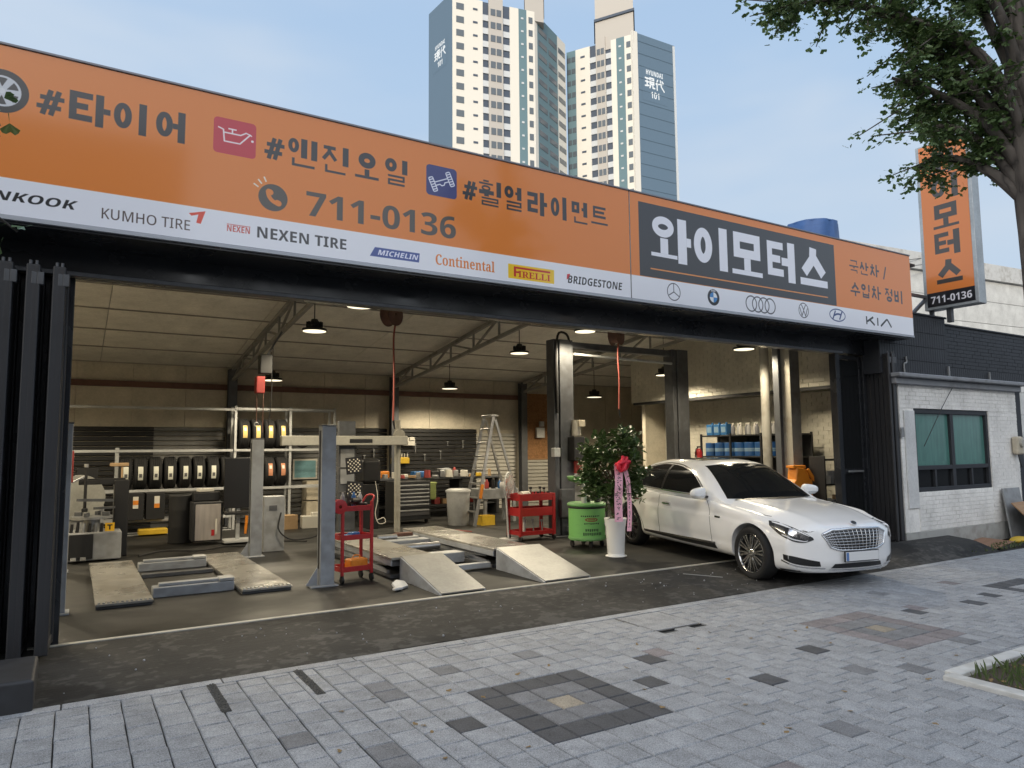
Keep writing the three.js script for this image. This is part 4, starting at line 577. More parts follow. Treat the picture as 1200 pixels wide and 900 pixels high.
// ---- pedestal fan
{
  const o = thing('pedestal_fan', 'white pedestal fan with a reddish face behind the wide red cart', 'fan', [6.48, 0, -3.72], 0.72);
  mb().cyl([0, 0, 0], [0, 0.03, 0], 0.19, 0.18, 24).cyl([0, 0.03, 0], [0, 0.78, -0.04], 0.018).mesh('stand', M.whitePaint, o);
  const cage = mb(); for (let k = 0; k < 6; k++) { const r = 0.05 + k * 0.032; cage.add(new THREE.TorusGeometry(r, 0.003, 4, 36), 0, 0.94, 0.06 - 0.5 * r * r); } cage.add(new THREE.TorusGeometry(0.225, 0.014, 6, 40), 0, 0.94, 0.01); for (let k = 0; k < 24; k++) { const a = k / 24 * 6.283; cage.bar([Math.cos(a) * 0.03, 0.94 + Math.sin(a) * 0.03, 0.065], [Math.cos(a) * 0.22, 0.94 + Math.sin(a) * 0.22, 0.015], 0.004, 0.004); } cage.mesh('cage', M.whitePaint, o);
  const bl = mb(); for (let k = 0; k < 5; k++) bl.add(new THREE.BoxGeometry(0.16, 0.09, 0.004), Math.cos(k * 1.2566) * 0.1, 0.94 + Math.sin(k * 1.2566) * 0.1, 0.0, 0.25, 0, k * 1.2566); bl.mesh('blades', mat([0.5, 0.14, 0.09], 0.4), o);
  mb().cyl([0, 0.94, -0.14], [0, 0.94, 0.02], 0.055, 0.07, 18).mesh('motor', M.whitePaint, o);
}
// ---- two post lift
{
  const o = thing('two_post_lift', 'tall dark grey two post car lift with an overhead crossbeam', 'lift', [9.05, 0, -3.7]);
  for (const s of [-1, 1]) {
    const p = sub('column', o); p.position.set(s * 1.46, 0, 0);
    mb().rspan(-0.21, -0.11, 0, 3.56, -0.12, 0.12, 0.008).mesh('rail', M.liftDark, p); mb().rspan(-0.09, 0.21, 0, 3.56, -0.14, 0.14, 0.01).mesh('upright', M.liftDark, p); mb().rspan(-0.11, -0.09, 0, 3.5, -0.05, 0.05, 0.004).mesh('channel', M.plasticBlack, p);
    mb().rspan(-0.3, 0.3, 0, 0.025, -0.25, 0.25, 0.005).mesh('base_plate', M.liftDark, p); mb().rspan(-0.15, 0.15, 0.35, 0.85, 0.12, 0.22, 0.012).mesh('carriage', M.liftDark, p);
    for (const q of [-1, 1]) mb().bar([0, 0.14, 0.17], [-s * 0.9, 0.14, q * 0.75], 0.1, 0.09).mesh('arm', M.liftDark, p);
  }
  mb().rspan(-1.42, 1.42, 3.42, 3.54, -0.08, 0.08, 0.008).mesh('crossbeam', M.liftDark, o); mb().cyl([-1.25, 3.30, 0.15], [1.2, 3.26, 0.15], 0.025).mesh('cutoff_bar', M.rackGrey, o);
  mb().tube([[-1.62, 2.2, 0.15], [-1.63, 3.4, 0.15], [-1.55, 3.68, 0.14], [-1.38, 3.66, 0.13], [-1.3, 3.5, 0.12]], 0.022, 7, 30).mesh('hydraulic_hose', M.rubber, o);
  const u = sub('power_unit', o); mb().rspan(-1.40, -1.16, 1.35, 1.78, 0.12, 0.34, 0.015).mesh('motor_box', M.plasticBlack, u); mb().cyl([-1.26, 1.80, 0.22], [-1.26, 2.08, 0.22], 0.085, 0.085, 18).mesh('motor', mat([0.45, 0.43, 0.38], 0.5, 0, { map: T.grime }), u); mb().rbox(-1.22, 2.02, 0.31, 0.14, 0.12, 0.08, 0.01).mesh('terminal_box', M.beige, u); mb().cyl([-1.24, 1.12, 0.22], [-1.24, 1.35, 0.22], 0.07, 0.07, 16).mesh('reservoir', M.redDull, u); mb().box(-1.28, 1.6, 0.343, 0.03, 0.05, 0.004).mesh('label', M.paper, u);
  mb().rspan(-1.74, -1.60, 1.42, 1.58, 0.1, 0.2, 0.01).mesh('stop_bracket', M.rackGrey, o);
  simple('electrical_box', 'white electrical switch box mounted on the strand board', 'box', M.whitePaint, (b) => b.rbox(0, 0, 0, 0.26, 0.28, 0.08, 0.01).rbox(0.05, 0.24, 0, 0.14, 0.14, 0.07, 0.01), [11.0, 2.02, -9.5]);
  simple('wall_board', 'pale leaning board behind the dark lift power unit', 'board', M.beige, (b) => b.rbox(0, 0.62, 0, 0.42, 0.85, 0.03, 0.006, -0.05), [8.55, 1.0, -4.9]);
}
// ---- oil drain drum
{
  const o = thing('oil_drain_drum', 'green wheeled oil drain drum with a funnel tray on top', 'drum', [7.11, 0, -2.32]); o.scale.set(0.9, 1, 0.9);
  const print = canvasTex(512, 256, (c) => { c.fillStyle = '#7dbd6c'; c.fillRect(0, 0, 512, 256); const R = rng(4); for (let k = 0; k < 500; k++) { c.fillStyle = `rgba(40,70,30,${R() * 0.12})`; c.fillRect(R() * 512, R() * 256, R() * 18, R() * 3); } c.fillStyle = '#27442a'; const bar = (x, y, w, h) => { for (let q = x; q < x + w; q += 9) c.fillRect(q, y + (q % 3), 6, h - (q % 4)); }; bar(330, 60, 90, 12); bar(345, 120, 70, 12); bar(350, 165, 62, 22); bar(340, 195, 84, 24); c.strokeStyle = '#8c2f25'; c.lineWidth = 6; c.beginPath(); c.ellipse(378, 94, 26, 13, 0, 0, 7); c.stroke(); c.fillStyle = '#8c2f25'; c.fillRect(362, 90, 32, 8); });
  const g = new THREE.CylinderGeometry(0.325, 0.325, 0.50, 48, 1, true); g.rotateY(1.26); put('barrel', flat(g), mat('#ffffff', 0.45, 0, { map: print }), o).position.y = 0.38;
  mb().lathe([[0, 0.64], [0.33, 0.64], [0.345, 0.66], [0.345, 0.685], [0.32, 0.70], [0, 0.69]], 0, 0, 0, 44).lathe([[0.326, 0.125], [0.335, 0.13], [0.335, 0.16], [0.326, 0.165]], 0, 0, 0, 44).cyl([0, 0.115, 0], [0, 0.13, 0], 0.32, 0.32, 40).mesh('rim_band', M.green, o); mb().lathe([[0.327, 0.615], [0.334, 0.618], [0.334, 0.635], [0.327, 0.638]], 0, 0, 0, 44).mesh('dark_band', M.plasticBlack, o);
  for (let k = 0; k < 4; k++) { const a = k * Math.PI / 2 + 0.4; mb().cyl([Math.cos(a) * 0.27 - 0.015, 0.05, Math.sin(a) * 0.27], [Math.cos(a) * 0.27 + 0.015, 0.05, Math.sin(a) * 0.27], 0.05, 0.05, 14).rbox(Math.cos(a) * 0.27, 0.1, Math.sin(a) * 0.27, 0.05, 0.03, 0.05, 0.005).mesh('caster', M.plasticBlack, o); }
  mb().cyl([-0.05, 0.69, 0], [-0.05, 1.02, 0], 0.05, 0.05, 16).mesh('sight_tube', M.whitePaint, o); mb().cyl([0.1, 0.69, -0.1], [0.1, 1.02, -0.1], 0.055, 0.055, 14).cyl([0.2, 0.69, 0.05], [0.2, 0.95, 0.05], 0.05, 0.05, 14).mesh('pump', M.charcoal, o);
  mb().lathe([[0.04, 1.0], [0.10, 1.01], [0.28, 1.05], [0.31, 1.12], [0.30, 1.12], [0.27, 1.07], [0.08, 1.03], [0.04, 1.03]], -0.05, 0, 0, 36).mesh('funnel_tray', M.green, o); mb().cyl([0.22, 0.35, 0.26], [0.18, 0.37, 0.30], 0.02, 0.02, 10).mesh('valve', M.alu, o);
  simple('oil_filter', 'pale round oil filter lying in the green funnel tray', 'filter', M.beige, (b) => b.lathe([[0, 0], [0.06, 0], [0.07, 0.02], [0.07, 0.10], [0.05, 0.13], [0, 0.13]], 0, 0, 0, 20), [7.08, 1.06, -2.25]);
  simple('rag', 'crumpled dark rag in the green funnel tray', 'rag', M.charcoal, (b) => b.sph(0, 0.04, 0, 0.07, 1.2, 0.6, 1).sph(0.07, 0.03, 0.02, 0.05, 1, 0.7, 1), [7.0, 1.06, -2.4]);
}
// ---- gift plant in a white pot
{
  const o = thing('potted_tree', 'bushy green tree in a tall white pot beside the white car', 'plant', [6.78, 0, -1.2]); const R = rng(17);
  mb().lathe([[0, 0.0], [0.15, 0.0], [0.155, 0.02], [0.122, 0.03], [0.124, 0.06], [0.142, 0.42], [0.158, 0.52], [0.163, 0.55], [0.155, 0.555], [0.145, 0.54], [0.14, 0.50], [0, 0.50]], 0, 0, 0, 40).mesh('pot', mat([0.76, 0.76, 0.74], 0.3), o); mb().cyl([0, 0.495, 0], [0, 0.51, 0], 0.139, 0.139, 24).mesh('soil', mat([0.04, 0.03, 0.022], 0.95, 0, { map: T.mottle }), o);
  const bk = mat([0.12, 0.08, 0.05], 0.85, 0, { map: T.mottle }), limb = mb().tube([[0, 0.5, 0], [-0.06, 0.7, 0.02], [-0.02, 0.95, -0.02], [0.02, 1.2, 0]], 0.03, 8), tips = [];
  limb.tube([[0.03, 0.5, 0.02], [0.08, 0.75, -0.02], [0.16, 1.0, 0.03]], 0.022, 7);
  for (let k = 0; k < 46; k++) { const a = R() * 6.283, y = 0.80 + R() * 0.98, rr2 = 0.44 * Math.sqrt(clamp(1 - ((y - 1.22) / 0.66) ** 2)) * (0.45 + 0.6 * R()), t = [Math.cos(a) * rr2 - 0.03, y + 0.06, Math.sin(a) * rr2 * 0.9]; const b0 = 0.8 + R() * 0.4; limb.tube([[-0.02, b0, 0], [t[0] * 0.5, lerp(b0, t[1], 0.6), t[2] * 0.5], t], 0.007, 5, 8); tips.push(t); }
  limb.mesh('trunk', bk, o); const lf = leafGeo(0.036, 0.105), L = []; const m4 = new THREE.Matrix4(), q = new THREE.Quaternion(), e = new THREE.Euler();
  for (let k = 0; k < 1700; k++) { const t = tips[Math.floor(R() * tips.length)], s = 0.75 + R() * 0.55, sp = 0.15; e.set(-0.35 + (R() - 0.5) * 1.6, R() * 6.283, (R() - 0.5) * 1.4, 'YXZ'); m4.compose(V3(t[0] + (R() + R() - 1) * sp, t[1] + (R() + R() - 1) * sp * 0.85, t[2] + (R() + R() - 1) * sp), q.setFromEuler(e), V3(s, s, s)); const g = lf.clone(); g.applyMatrix4(m4); L.push(g); }
  for (let k = 0; k < 26; k++) { e.set(0.3 + R(), R() * 6.283, 0, 'YXZ'); m4.compose(V3(-0.06 + (R() - 0.5) * 0.16, 0.56 + R() * 0.3, (R() - 0.5) * 0.16), q.setFromEuler(e), V3(0.9, 0.9, 0.9)); const g = lf.clone(); g.applyMatrix4(m4); L.push(g); }
  stuff(put('crown', mergeGeometries(L), mat([0.075, 0.135, 0.035], 0.45, 0, { transmission: 0.3, thickness: 0, map: T.mottle }), o));
  const ink = (W, H, seed) => canvasTex(W, H, (c) => { c.fillStyle = '#f4b9cc'; c.fillRect(0, 0, W, H); const r = rng(seed); c.strokeStyle = '#28202a'; c.lineWidth = W * 0.075; c.lineCap = 'round'; for (let y = H * 0.08; y < H * 0.95; y += W * 0.62) { if (r() < 0.1) continue; for (let k = 0; k < 4; k++) { c.beginPath(); const x = W * (0.28 + r() * 0.4), yy = y + r() * W * 0.4; c.moveTo(x, yy); c.lineTo(x + (r() - 0.5) * W * 0.4, yy + (r() - 0.3) * W * 0.3); c.stroke(); } } });
  function ribbon(path, w, tex, name, parent, dir = [1, 0, 0]) { const c = new THREE.CatmullRomCurve3(path.map((p) => V3(...p))), n = 40, pos = [], uv = [], idx = []; for (let i = 0; i <= n; i++) { const p = c.getPoint(i / n), tw = 0.12 * Math.sin(i * 0.35); for (const s of [-0.5, 0.5]) { pos.push(p.x + dir[0] * s * w, p.y, p.z + (dir[2] + tw * 0.3) * s * w); uv.push(s + 0.5, 1 - i / n); } if (i < n) { const a = i * 2; idx.push(a, a + 2, a + 1, a + 1, a + 2, a + 3); } } const g = new THREE.BufferGeometry(); g.setAttribute('position', new THREE.Float32BufferAttribute(pos, 3)); g.setAttribute('uv', new THREE.Float32BufferAttribute(uv, 2)); g.setIndex(idx); g.computeVertexNormals(); return put(name, flat(g), mat('#ffffff', 0.4, 0, { map: tex, side: THREE.DoubleSide }), parent); }
  const rb = thing('gift_ribbon', 'red bow with two pink lettered ribbons hung on the potted tree', 'ribbon', [6.52, 0, -1.2]);
  ribbon([[0.02, 1.34, 0.38], [0.02, 1.1, 0.39], [0.015, 0.85, 0.375], [0.02, 0.54, 0.37]], 0.12, ink(64, 512, 5), 'ribbon', rb, [0.95, 0, 0.3]); ribbon([[0.10, 1.32, 0.40], [0.17, 1.12, 0.40], [0.20, 0.85, 0.39], [0.21, 0.6, 0.38], [0.20, 0.40, 0.37]], 0.065, ink(48, 512, 8), 'ribbon', rb, [0.9, 0, 0.4]);
  const bow = mb(); for (let k = 0; k < 7; k++) { const a = k / 7 * 6.283; bow.add(new THREE.TorusGeometry(0.055, 0.028, 6, 14), 0.05 + Math.cos(a) * 0.055, 1.34 + Math.sin(a) * 0.045, 0.45, R() * 1.2, R() * 1.5, a); } bow.mesh('bow', mat([0.78, 0.035, 0.07], 0.4), rb);
}
function leafGeo(w, l) { // a pointed leaf folded along its midrib
  const p = [], q = (a, b, c) => p.push(...a, ...b, ...c), A = [0, 0, 0], B = [w * 0.8, 0.006, l * 0.35], C = [w * 0.6, 0.004, l * 0.7], D = [0, -0.006, l], E2 = [0, -0.003, l * 0.5], m = (v) => [-v[0], v[1], v[2]];
  q(A, E2, B); q(B, E2, C); q(C, E2, D); q(A, m(B), E2); q(m(B), m(C), E2); q(m(C), D, E2); const g = new THREE.BufferGeometry(); g.setAttribute('position', new THREE.Float32BufferAttribute(p, 3)); return flat(g);
}
// ---- back of the shop: service machines, bench, alignment gear
{
  const a = thing('coolant_machine', 'silver fronted coolant service machine on the floor', 'machine', [2.0, 0, -6.4]);
  mb().rspan(-0.24, 0.24, 0.06, 0.72, -0.25, 0.25, 0.02).mesh('cabinet', M.charcoal, a); mb().rspan(-0.2, 0.2, 0.08, 0.68, 0.251, 0.262, 0.003).mesh('front_panel', mat([0.55, 0.50, 0.46], 0.35, 0.5, { map: T.streak }), a); mb().rbox(0.13, 0.3, 0.265, 0.03, 0.26, 0.004, 0.001).mesh('brand_strip', M.paper, a); mb().rbox(0.08, 0.2, 0.2655, 0.05, 0.1, 0.004, 0.001).mesh('red_mark', M.red, a); mb().rbox(0, 0.8, -0.05, 0.42, 0.16, 0.3, 0.02).mesh('control_head', M.plasticBlack, a);
  simple('paper_stack', 'white paper stack on the coolant service machine', 'paper', M.paper, (b) => b.rbox(0, 0.025, 0, 0.24, 0.05, 0.18, 0.006), [1.98, 0.885, -6.4], 0.2);
  simple('oil_drum', 'black ribbed steel drum beside the silver fronted machine', 'drum', M.plasticBlack, (b) => b.lathe([[0, 0], [0.27, 0], [0.275, 0.02], [0.265, 0.04], [0.265, 0.27], [0.28, 0.285], [0.265, 0.3], [0.265, 0.55], [0.28, 0.565], [0.265, 0.58], [0.265, 0.80], [0.275, 0.82], [0.25, 0.825], [0, 0.815]].map((p) => [p[0] * 0.78, p[1]]), 0, 0, 0, 30), [1.66, 0, -6.75]);
  const s = thing('diagnostic_screen', 'large black screen on a wheeled stand before the tyre racks', 'screen', [2.48, 0, -6.1]); mb().rspan(-0.25, 0.27, 0.60, 1.46, -0.03, 0.03, 0.01).mesh('display', mat([0.008, 0.008, 0.009], 0.35), s); mb().rbox(0, 0.35, -0.05, 0.06, 0.6, 0.05, 0.006).rspan(-0.25, 0.25, 0.03, 0.07, -0.22, 0.2, 0.008).mesh('stand', M.rackGrey, s); mb().rspan(-0.24, 0.24, 0.5, 0.54, -0.1, 0.2, 0.006).mesh('keyboard_shelf', M.plasticBlack, s);
  simple('brush', 'orange handled brush hanging under the black screen', 'brush', M.orange, (b) => b.cyl([0, 0, 0], [0.02, 0.3, 0], 0.02, 0.025, 10), [2.55, 0.18, -5.85]);
  const c = thing('control_cabinet', 'grey lift control cabinet behind a pale lift post', 'cabinet', [2.74, 0, -4.75]); mb().rspan(-0.16, 0.16, 0, 0.86, -0.12, 0.12, 0.012).mesh('case', M.machine, c); mb().rbox(-0.02, 0.68, 0.123, 0.12, 0.08, 0.006, 0.002).mesh('panel', M.liftDark, c); mb().tube([[0.1, 0.6, 0.13], [0.05, 0.35, 0.2], [0.2, 0.2, 0.25], [0.5, 0.18, 0.2], [0.75, 0.22, 0.1]], 0.012, 6).mesh('cable', M.rubber, c);
  simple('carton', 'brown cardboard carton on the floor near the control cabinet', 'carton', M.cardboard, (b) => b.rbox(0, 0.14, 0, 0.36, 0.28, 0.3, 0.006), [3.75, 0, -7.9], 0.1); simple('carton', 'open carton of grey oddments beside the brown carton', 'carton', M.paper, (b) => b.rbox(0, 0.12, 0, 0.40, 0.24, 0.3, 0.006).rbox(0.08, 0.27, 0.02, 0.18, 0.08, 0.16, 0.01), [4.25, 0, -7.9], -0.1);
  const k = thing('alignment_tower', 'grey wheel alignment column with a wide camera beam across', 'machine', [4.38, 0, -6.05]);
  mb().rspan(-0.16, 0.16, 0, 2.12, -0.12, 0.0, 0.012).mesh('column', M.liftDark, k); mb().rspan(-1.25, 1.15, 1.66, 1.84, 0.02, 0.18, 0.02).mesh('camera_beam', mat([0.44, 0.43, 0.38], 0.45, 0, { map: T.mottle }), k); mb().rspan(-0.02, 0.42, 1.71, 1.78, 0.182, 0.19, 0.003).mesh('lens_strip', M.plasticBlack, k); mb().rspan(-0.4, 0.4, 0, 0.1, -0.4, 0.3, 0.01).mesh('base', M.plasticBlack, k); mb().rspan(-0.13, 0.13, 0.95, 1.6, -0.001, 0.02, 0.004).mesh('panel', M.machine, k);
  const chk = canvasTex(128, 128, (x) => { x.fillStyle = '#15151a'; x.fillRect(0, 0, 128, 128); const R = rng(9); x.fillStyle = '#cfcabc'; for (let i = 0; i < 7; i++) for (let j = 0; j < 7; j++) if ((i + j) % 2) x.fillRect(8 + i * 16 + R() * 3, 8 + j * 16 + R() * 3, 9 + R() * 4, 9 + R() * 4); });
  for (const [x, y, z, r, l] of [[4.34, 1.30, -5.55, 0.1, 'checkered alignment target clamped below the camera beam'], [4.33, 0.86, -5.5, -0.12, 'lower checkered alignment target tilted over the red cart']]) { const t = thing('alignment_target', l, 'target', [x, y, z]); mb().rbox(0, 0, 0, 0.30, 0.30, 0.02, 0.006, 0, 0, r).mesh('plate', M.plasticBlack, t); const f = put('pattern', planeUV(0.28, 0.28), mat('#ffffff', 0.5, 0, { map: chk }), t); f.position.z = 0.0115; f.rotation.z = r; mb().cyl([0, 0, -0.01], [-0.05, -0.05, -0.22], 0.02).rbox(-0.08, -0.05, -0.22, 0.25, 0.04, 0.04, 0.006).mesh('clamp', M.liftDark, t); }
  simple('exhaust_pipe', 'pale vertical exhaust hose pipe with a round gauge', 'pipe', mat([0.33, 0.32, 0.28], 0.5, 0, { map: T.grime }), (b) => b.cyl([0, 0, 0], [0, 2.15, 0], 0.06, 0.06, 20).cyl([0, 1.86, 0.05], [0, 1.86, 0.12], 0.11, 0.11, 24), [5.40, 0, -6.1]);
  simple('tyre_inflator', 'black rounded compressor on a grey stand near the alignment column', 'machine', M.plasticBlack, (b) => b.rbox(0, 1.15, 0, 0.42, 0.5, 0.36, 0.08).rbox(0, 0.45, 0, 0.34, 0.9, 0.3, 0.02), [5.15, 0, -7.0]);
  simple('hose_loop', 'white cable looped down from the black compressor', 'cable', M.paper, (b) => b.tube([[0, 0.95, 0], [0.03, 0.6, 0.05], [-0.02, 0.3, 0.06], [0.05, 0.12, 0.08], [0.2, 0.14, 0.05], [0.18, 0.22, 0.02], [0.02, 0.18, 0.03]], 0.008, 5, 40), [5.2, 0, -6.75]);
  // workbench with drawers
  const w = thing('workbench', 'long dark workbench along the black slat wall', 'bench', [7.4, 0, -8.7]); mb().rspan(-1.7, 1.7, 0.88, 0.93, -0.4, 0.35, 0.008).mesh('top', M.liftDark, w); for (const x of [-1.62, -0.5, 0.6, 1.62]) mb().rspan(x - 0.04, x + 0.04, 0, 0.88, -0.3, 0.25, 0.006).mesh('leg', M.charcoal, w); mb().rspan(-1.6, 1.6, 0.25, 0.28, -0.35, 0.2, 0.006).mesh('shelf', M.charcoal, w);
  const d = thing('tool_cabinet', 'dark tool cabinet with seven silver edged drawers', 'cabinet', [6.25, 0, -7.55], 0.06); mb().rspan(-0.42, 0.42, 0.08, 0.90, -0.28, 0.24, 0.012).mesh('case', M.charcoal, d); [0.80, 0.71, 0.63, 0.55, 0.47, 0.39, 0.24].forEach((y, i) => { const h = i === 6 ? 0.13 : 0.07, q = mb().rspan(-0.36, 0.38, y - h / 2 + 0.0, y + h / 2 - 0.008, 0.24, 0.252, 0.004).mesh('drawer', mat([0.09, 0.09, 0.095], 0.45, 0.2), d); mb().rspan(-0.35, 0.37, y + h / 2 - 0.034, y + h / 2 - 0.004, 0.252, 0.275, 0.004).mesh('handle', M.rackGrey, q); }); for (const x of [-0.36, 0.36]) mb().cyl([x - 0.02, 0.045, 0.15], [x + 0.02, 0.045, 0.15], 0.045).mesh('caster', M.plasticBlack, d);
  const items = [['parts_bin', 'orange plastic bin lying at the end of the workbench', 'bin', M.orange, 0.30, 0.16, 6.05], ['drill_case', 'dark blue drill case on the workbench', 'case', M.blue, 0.32, 0.14, 6.95], ['organizer', 'long yellow organizer box hung above the workbench', 'box', M.yellow, 0.46, 0.15, 6.85, 1.24], ['notice_card', 'cream notice card on the black slat wall', 'card', M.paper, 0.32, 0.20, 7.1, 1.68], ['power_tool', 'black power tool lying on the workbench', 'tool', M.plasticBlack, 0.2, 0.14, 7.35], ['paint_can', 'small red topped can on the workbench', 'can', M.redDull, 0.09, 0.22, 7.9], ['grinder', 'grey bench grinder on the workbench', 'tool', M.machine, 0.28, 0.2, 7.62], ['parts_box', 'flat steel tray at the bench end by the ladder', 'tray', M.steel, 0.36, 0.07, 8.2], ['bolt_box', 'small white box among tools on the bench', 'box', M.paper, 0.12, 0.08, 6.6]];
  for (const [n, l, ct, m, ww, h, x, y] of items) simple(n, l, ct, m, (b) => (ct === 'can' ? b.lathe([[0, 0], [ww / 2, 0], [ww / 2, h * 0.8], [ww / 4, h * 0.9], [ww / 4, h], [0, h]], 0, 0, 0, 16) : b.rbox(0, h / 2, 0, ww, h, ct === 'card' ? 0.02 : 0.2, 0.02).rbox(ww * 0.2, h * 0.85, 0.03, ww * 0.4, h * 0.4, ct === 'card' ? 0.02 : 0.1, 0.012)), [x, y ?? 0.93, y ? -9.5 : -8.6], 0.05);
  for (let q = 0; q < 6; q++) simple('screwdriver', 'pale handled screwdriver standing in the yellow organizer', 'tool', M.paper, (b) => b.cyl([0, 0, 0], [0, 0.1, 0], 0.014, 0.018, 8), [6.68 + q * 0.075, 1.39, -9.5], 0, 'screwdrivers in the yellow organizer');
  const R = rng(55); for (let q = 0; q < 14; q++) { const hh = 0.1 + R() * 0.16; simple('wall_tool', 'dark hand tool hanging on the black slat wall', 'tool', q % 3 ? M.steel : M.plasticBlack, (b) => b.rbox(0, -hh / 2, 0, 0.022, hh, 0.015, 0.004).rbox(0, 0, 0, 0.06, 0.03, 0.02, 0.006), [5.75 + q * 0.22 + R() * 0.06, 1.35 + R() * 0.45, -9.56], 0, 'tools hung on the black slat wall'); }
  simple('refuse_bin', 'tall pale round refuse bin before the workbench', 'bin', M.rackGrey, (b) => b.lathe([[0, 0], [0.22, 0], [0.25, 0.66], [0.27, 0.68], [0.27, 0.72], [0.2, 0.75], [0, 0.76]], 0, 0, 0, 28), [6.98, 0, -6.6]);
  simple('work_jacket', 'olive cloth thrown over the workbench edge', 'cloth', M.olive, (b) => b.rbox(0, 0.2, 0, 0.36, 0.4, 0.08, 0.04).rbox(0.05, 0.38, -0.05, 0.30, 0.06, 0.18, 0.03), [7.05, 0.42, -8.22]);
  // washing table and small things by the ladder
  const t = thing('parts_washer', 'grey parts washing table with four square legs', 'table', [7.95, 0, -6.75]); mb().rspan(-0.45, 0.45, 0.50, 0.72, -0.28, 0.28, 0.015).mesh('basin', M.machine, t); for (const x of [-0.36, 0.36]) for (const z of [-0.22, 0.22]) mb().rbox(x, 0.25, z, 0.07, 0.5, 0.06, 0.006).mesh('leg', M.machine, t);
  [['bottle', 'pink bottle standing on the parts washing table', M.redDull, -0.28, 0.2], ['bottle', 'dark bottle standing on the parts washing table', M.plasticBlack, -0.12, 0.24], ['bottle', 'blue bottle standing on the parts washing table', M.blue, 0.05, 0.18], ['bottle', 'white bottle standing on the parts washing table', M.paper, 0.2, 0.21]].forEach(([n, l, m, x, h]) => simple(n, l, 'bottle', m, (b) => b.lathe([[0, 0], [0.045, 0], [0.048, 0.02], [0.048, h * 0.7], [0.02, h * 0.85], [0.02, h], [0, h]], 0, 0, 0, 16), [7.95 + x, 0.72, -6.6]));
  simple('crate', 'small yellow crate on the floor beneath the washing table', 'crate', M.yellow, (b) => b.rspan(-0.16, 0.16, 0, 0.02, -0.12, 0.12, 0.004).rspan(-0.16, 0.16, 0.02, 0.2, 0.105, 0.12, 0.004).rspan(-0.16, 0.16, 0.02, 0.2, -0.12, -0.105, 0.004).rspan(-0.16, -0.145, 0.02, 0.2, -0.12, 0.12, 0.004).rspan(0.145, 0.16, 0.02, 0.2, -0.12, 0.12, 0.004), [7.42, 0, -6.2]);
  const l = thing('step_ladder', 'tall aluminium step ladder open in front of the workbench', 'ladder', [7.35, 0, -6.2], 0.0);
  for (const z of [0.12, -0.42]) { mb().bar([-0.26, 0, z], [0.22, 2.28, z * 0.75], 0.03, 0.065).mesh('front_rail', M.alu, l); mb().bar([0.95, 0, z], [0.26, 2.2, z * 0.75], 0.03, 0.05).mesh('rear_rail', M.alu, l); } for (let q = 1; q < 8; q++) { const f = q / 8, x = lerp(-0.26, 0.22, f); mb().rbox(x, 2.28 * f, -0.14, 0.08, 0.03, 0.50 - f * 0.1, 0.006).mesh('rung', M.alu, l); } mb().rbox(0.24, 2.28, -0.11, 0.16, 0.04, 0.45, 0.01).mesh('top_cap', M.alu, l);
  simple('ladder_rope', 'orange strap tied on the lower rail of the ladder', 'strap', M.orange, (b) => b.rbox(0, 0, 0, 0.06, 0.3, 0.09, 0.01, 0, 0, -0.2), [7.245, 0.70, -6.085]);
  // poster on the wall, hoist, reels
  const ps = thing('wall_poster', 'framed pale blue poster on the slat wall behind a post', 'poster', [4.55, 1.16, -9.52]); mb().rbox(0, 0, 0, 0.56, 0.46, 0.02, 0.004).mesh('frame', M.paper, ps); mb().box(0, 0, 0.012, 0.48, 0.38, 0.004).mesh('print', mat([0.25, 0.50, 0.56], 0.5, 0, { map: T.mottle }), ps);
  simple('file_cabinet', 'beige two door cabinet under the blue poster', 'cabinet', M.beige, (b) => b.rspan(-0.3, 0.3, 0, 0.46, -0.2, 0.2, 0.008).rspan(-0.3, 0.3, 0.48, 0.9, -0.2, 0.2, 0.008), [4.75, 0, -9.2]);
  const h = thing('chain_hoist', 'red chain hoist hanging from the roof truss', 'hoist', [2.55, 2.62, -5.0]); mb().rspan(-0.07, 0.07, -0.12, 0.16, -0.08, 0.08, 0.02).mesh('gear_case', M.redDull, h); mb().rspan(-0.02, 0.18, 0.2, 0.52, -0.09, 0.09, 0.02).mesh('trolley', M.plasticBlack, h); mb().bar([0.1, 0.5, 0], [0.35, 0.95, 0], 0.03, 0.03).mesh('hanger', M.liftDark, h); mb().cyl([-0.04, -0.6, 0], [-0.04, -0.12, 0], 0.008, 0.008, 6).cyl([0.06, -0.75, 0], [0.06, -0.12, 0], 0.008, 0.008, 6).mesh('chain', M.rust, h); mb().add(new THREE.TorusGeometry(0.03, 0.01, 6, 14, 4.5), -0.04, -0.62, 0).mesh('hook', M.steel, h);
  const reel = (x, y, z, drop, label) => { const o = thing('hose_reel', label, 'reel', [x, y, z], 0.5); mb().lathe([[0.02, -0.09], [0.19, -0.09], [0.19, -0.07], [0.15, -0.06], [0.15, 0.06], [0.19, 0.07], [0.19, 0.09], [0.02, 0.09]], 0, 0, 0, 28, Math.PI / 2).mesh('drum', M.rust, o); mb().bar([0, 0.05, 0], [0, ceilY(z) - y - 0.02, 0], 0.06, 0.05).mesh('bracket', M.liftDark, o); mb().tube([[0.1, -0.14, 0], [0.06, -0.35, 0], [0.05, -drop * 0.6, 0.02], [0.06, -drop, 0]], 0.016, 7, 20).mesh('hose', M.hoseRed, o); mb().cyl([0.06, -drop, 0], [0.10, -drop - 0.14, 0], 0.018, 0.014, 8).mesh('nozzle', M.plasticBlack, o); return o; };
  reel(4.42, 3.80, -4.0, 1.75, 'orange hose reel hung over the scissor lift'); reel(8.37, 3.62, -3.0, 1.35, 'orange hose reel hung above the potted tree');
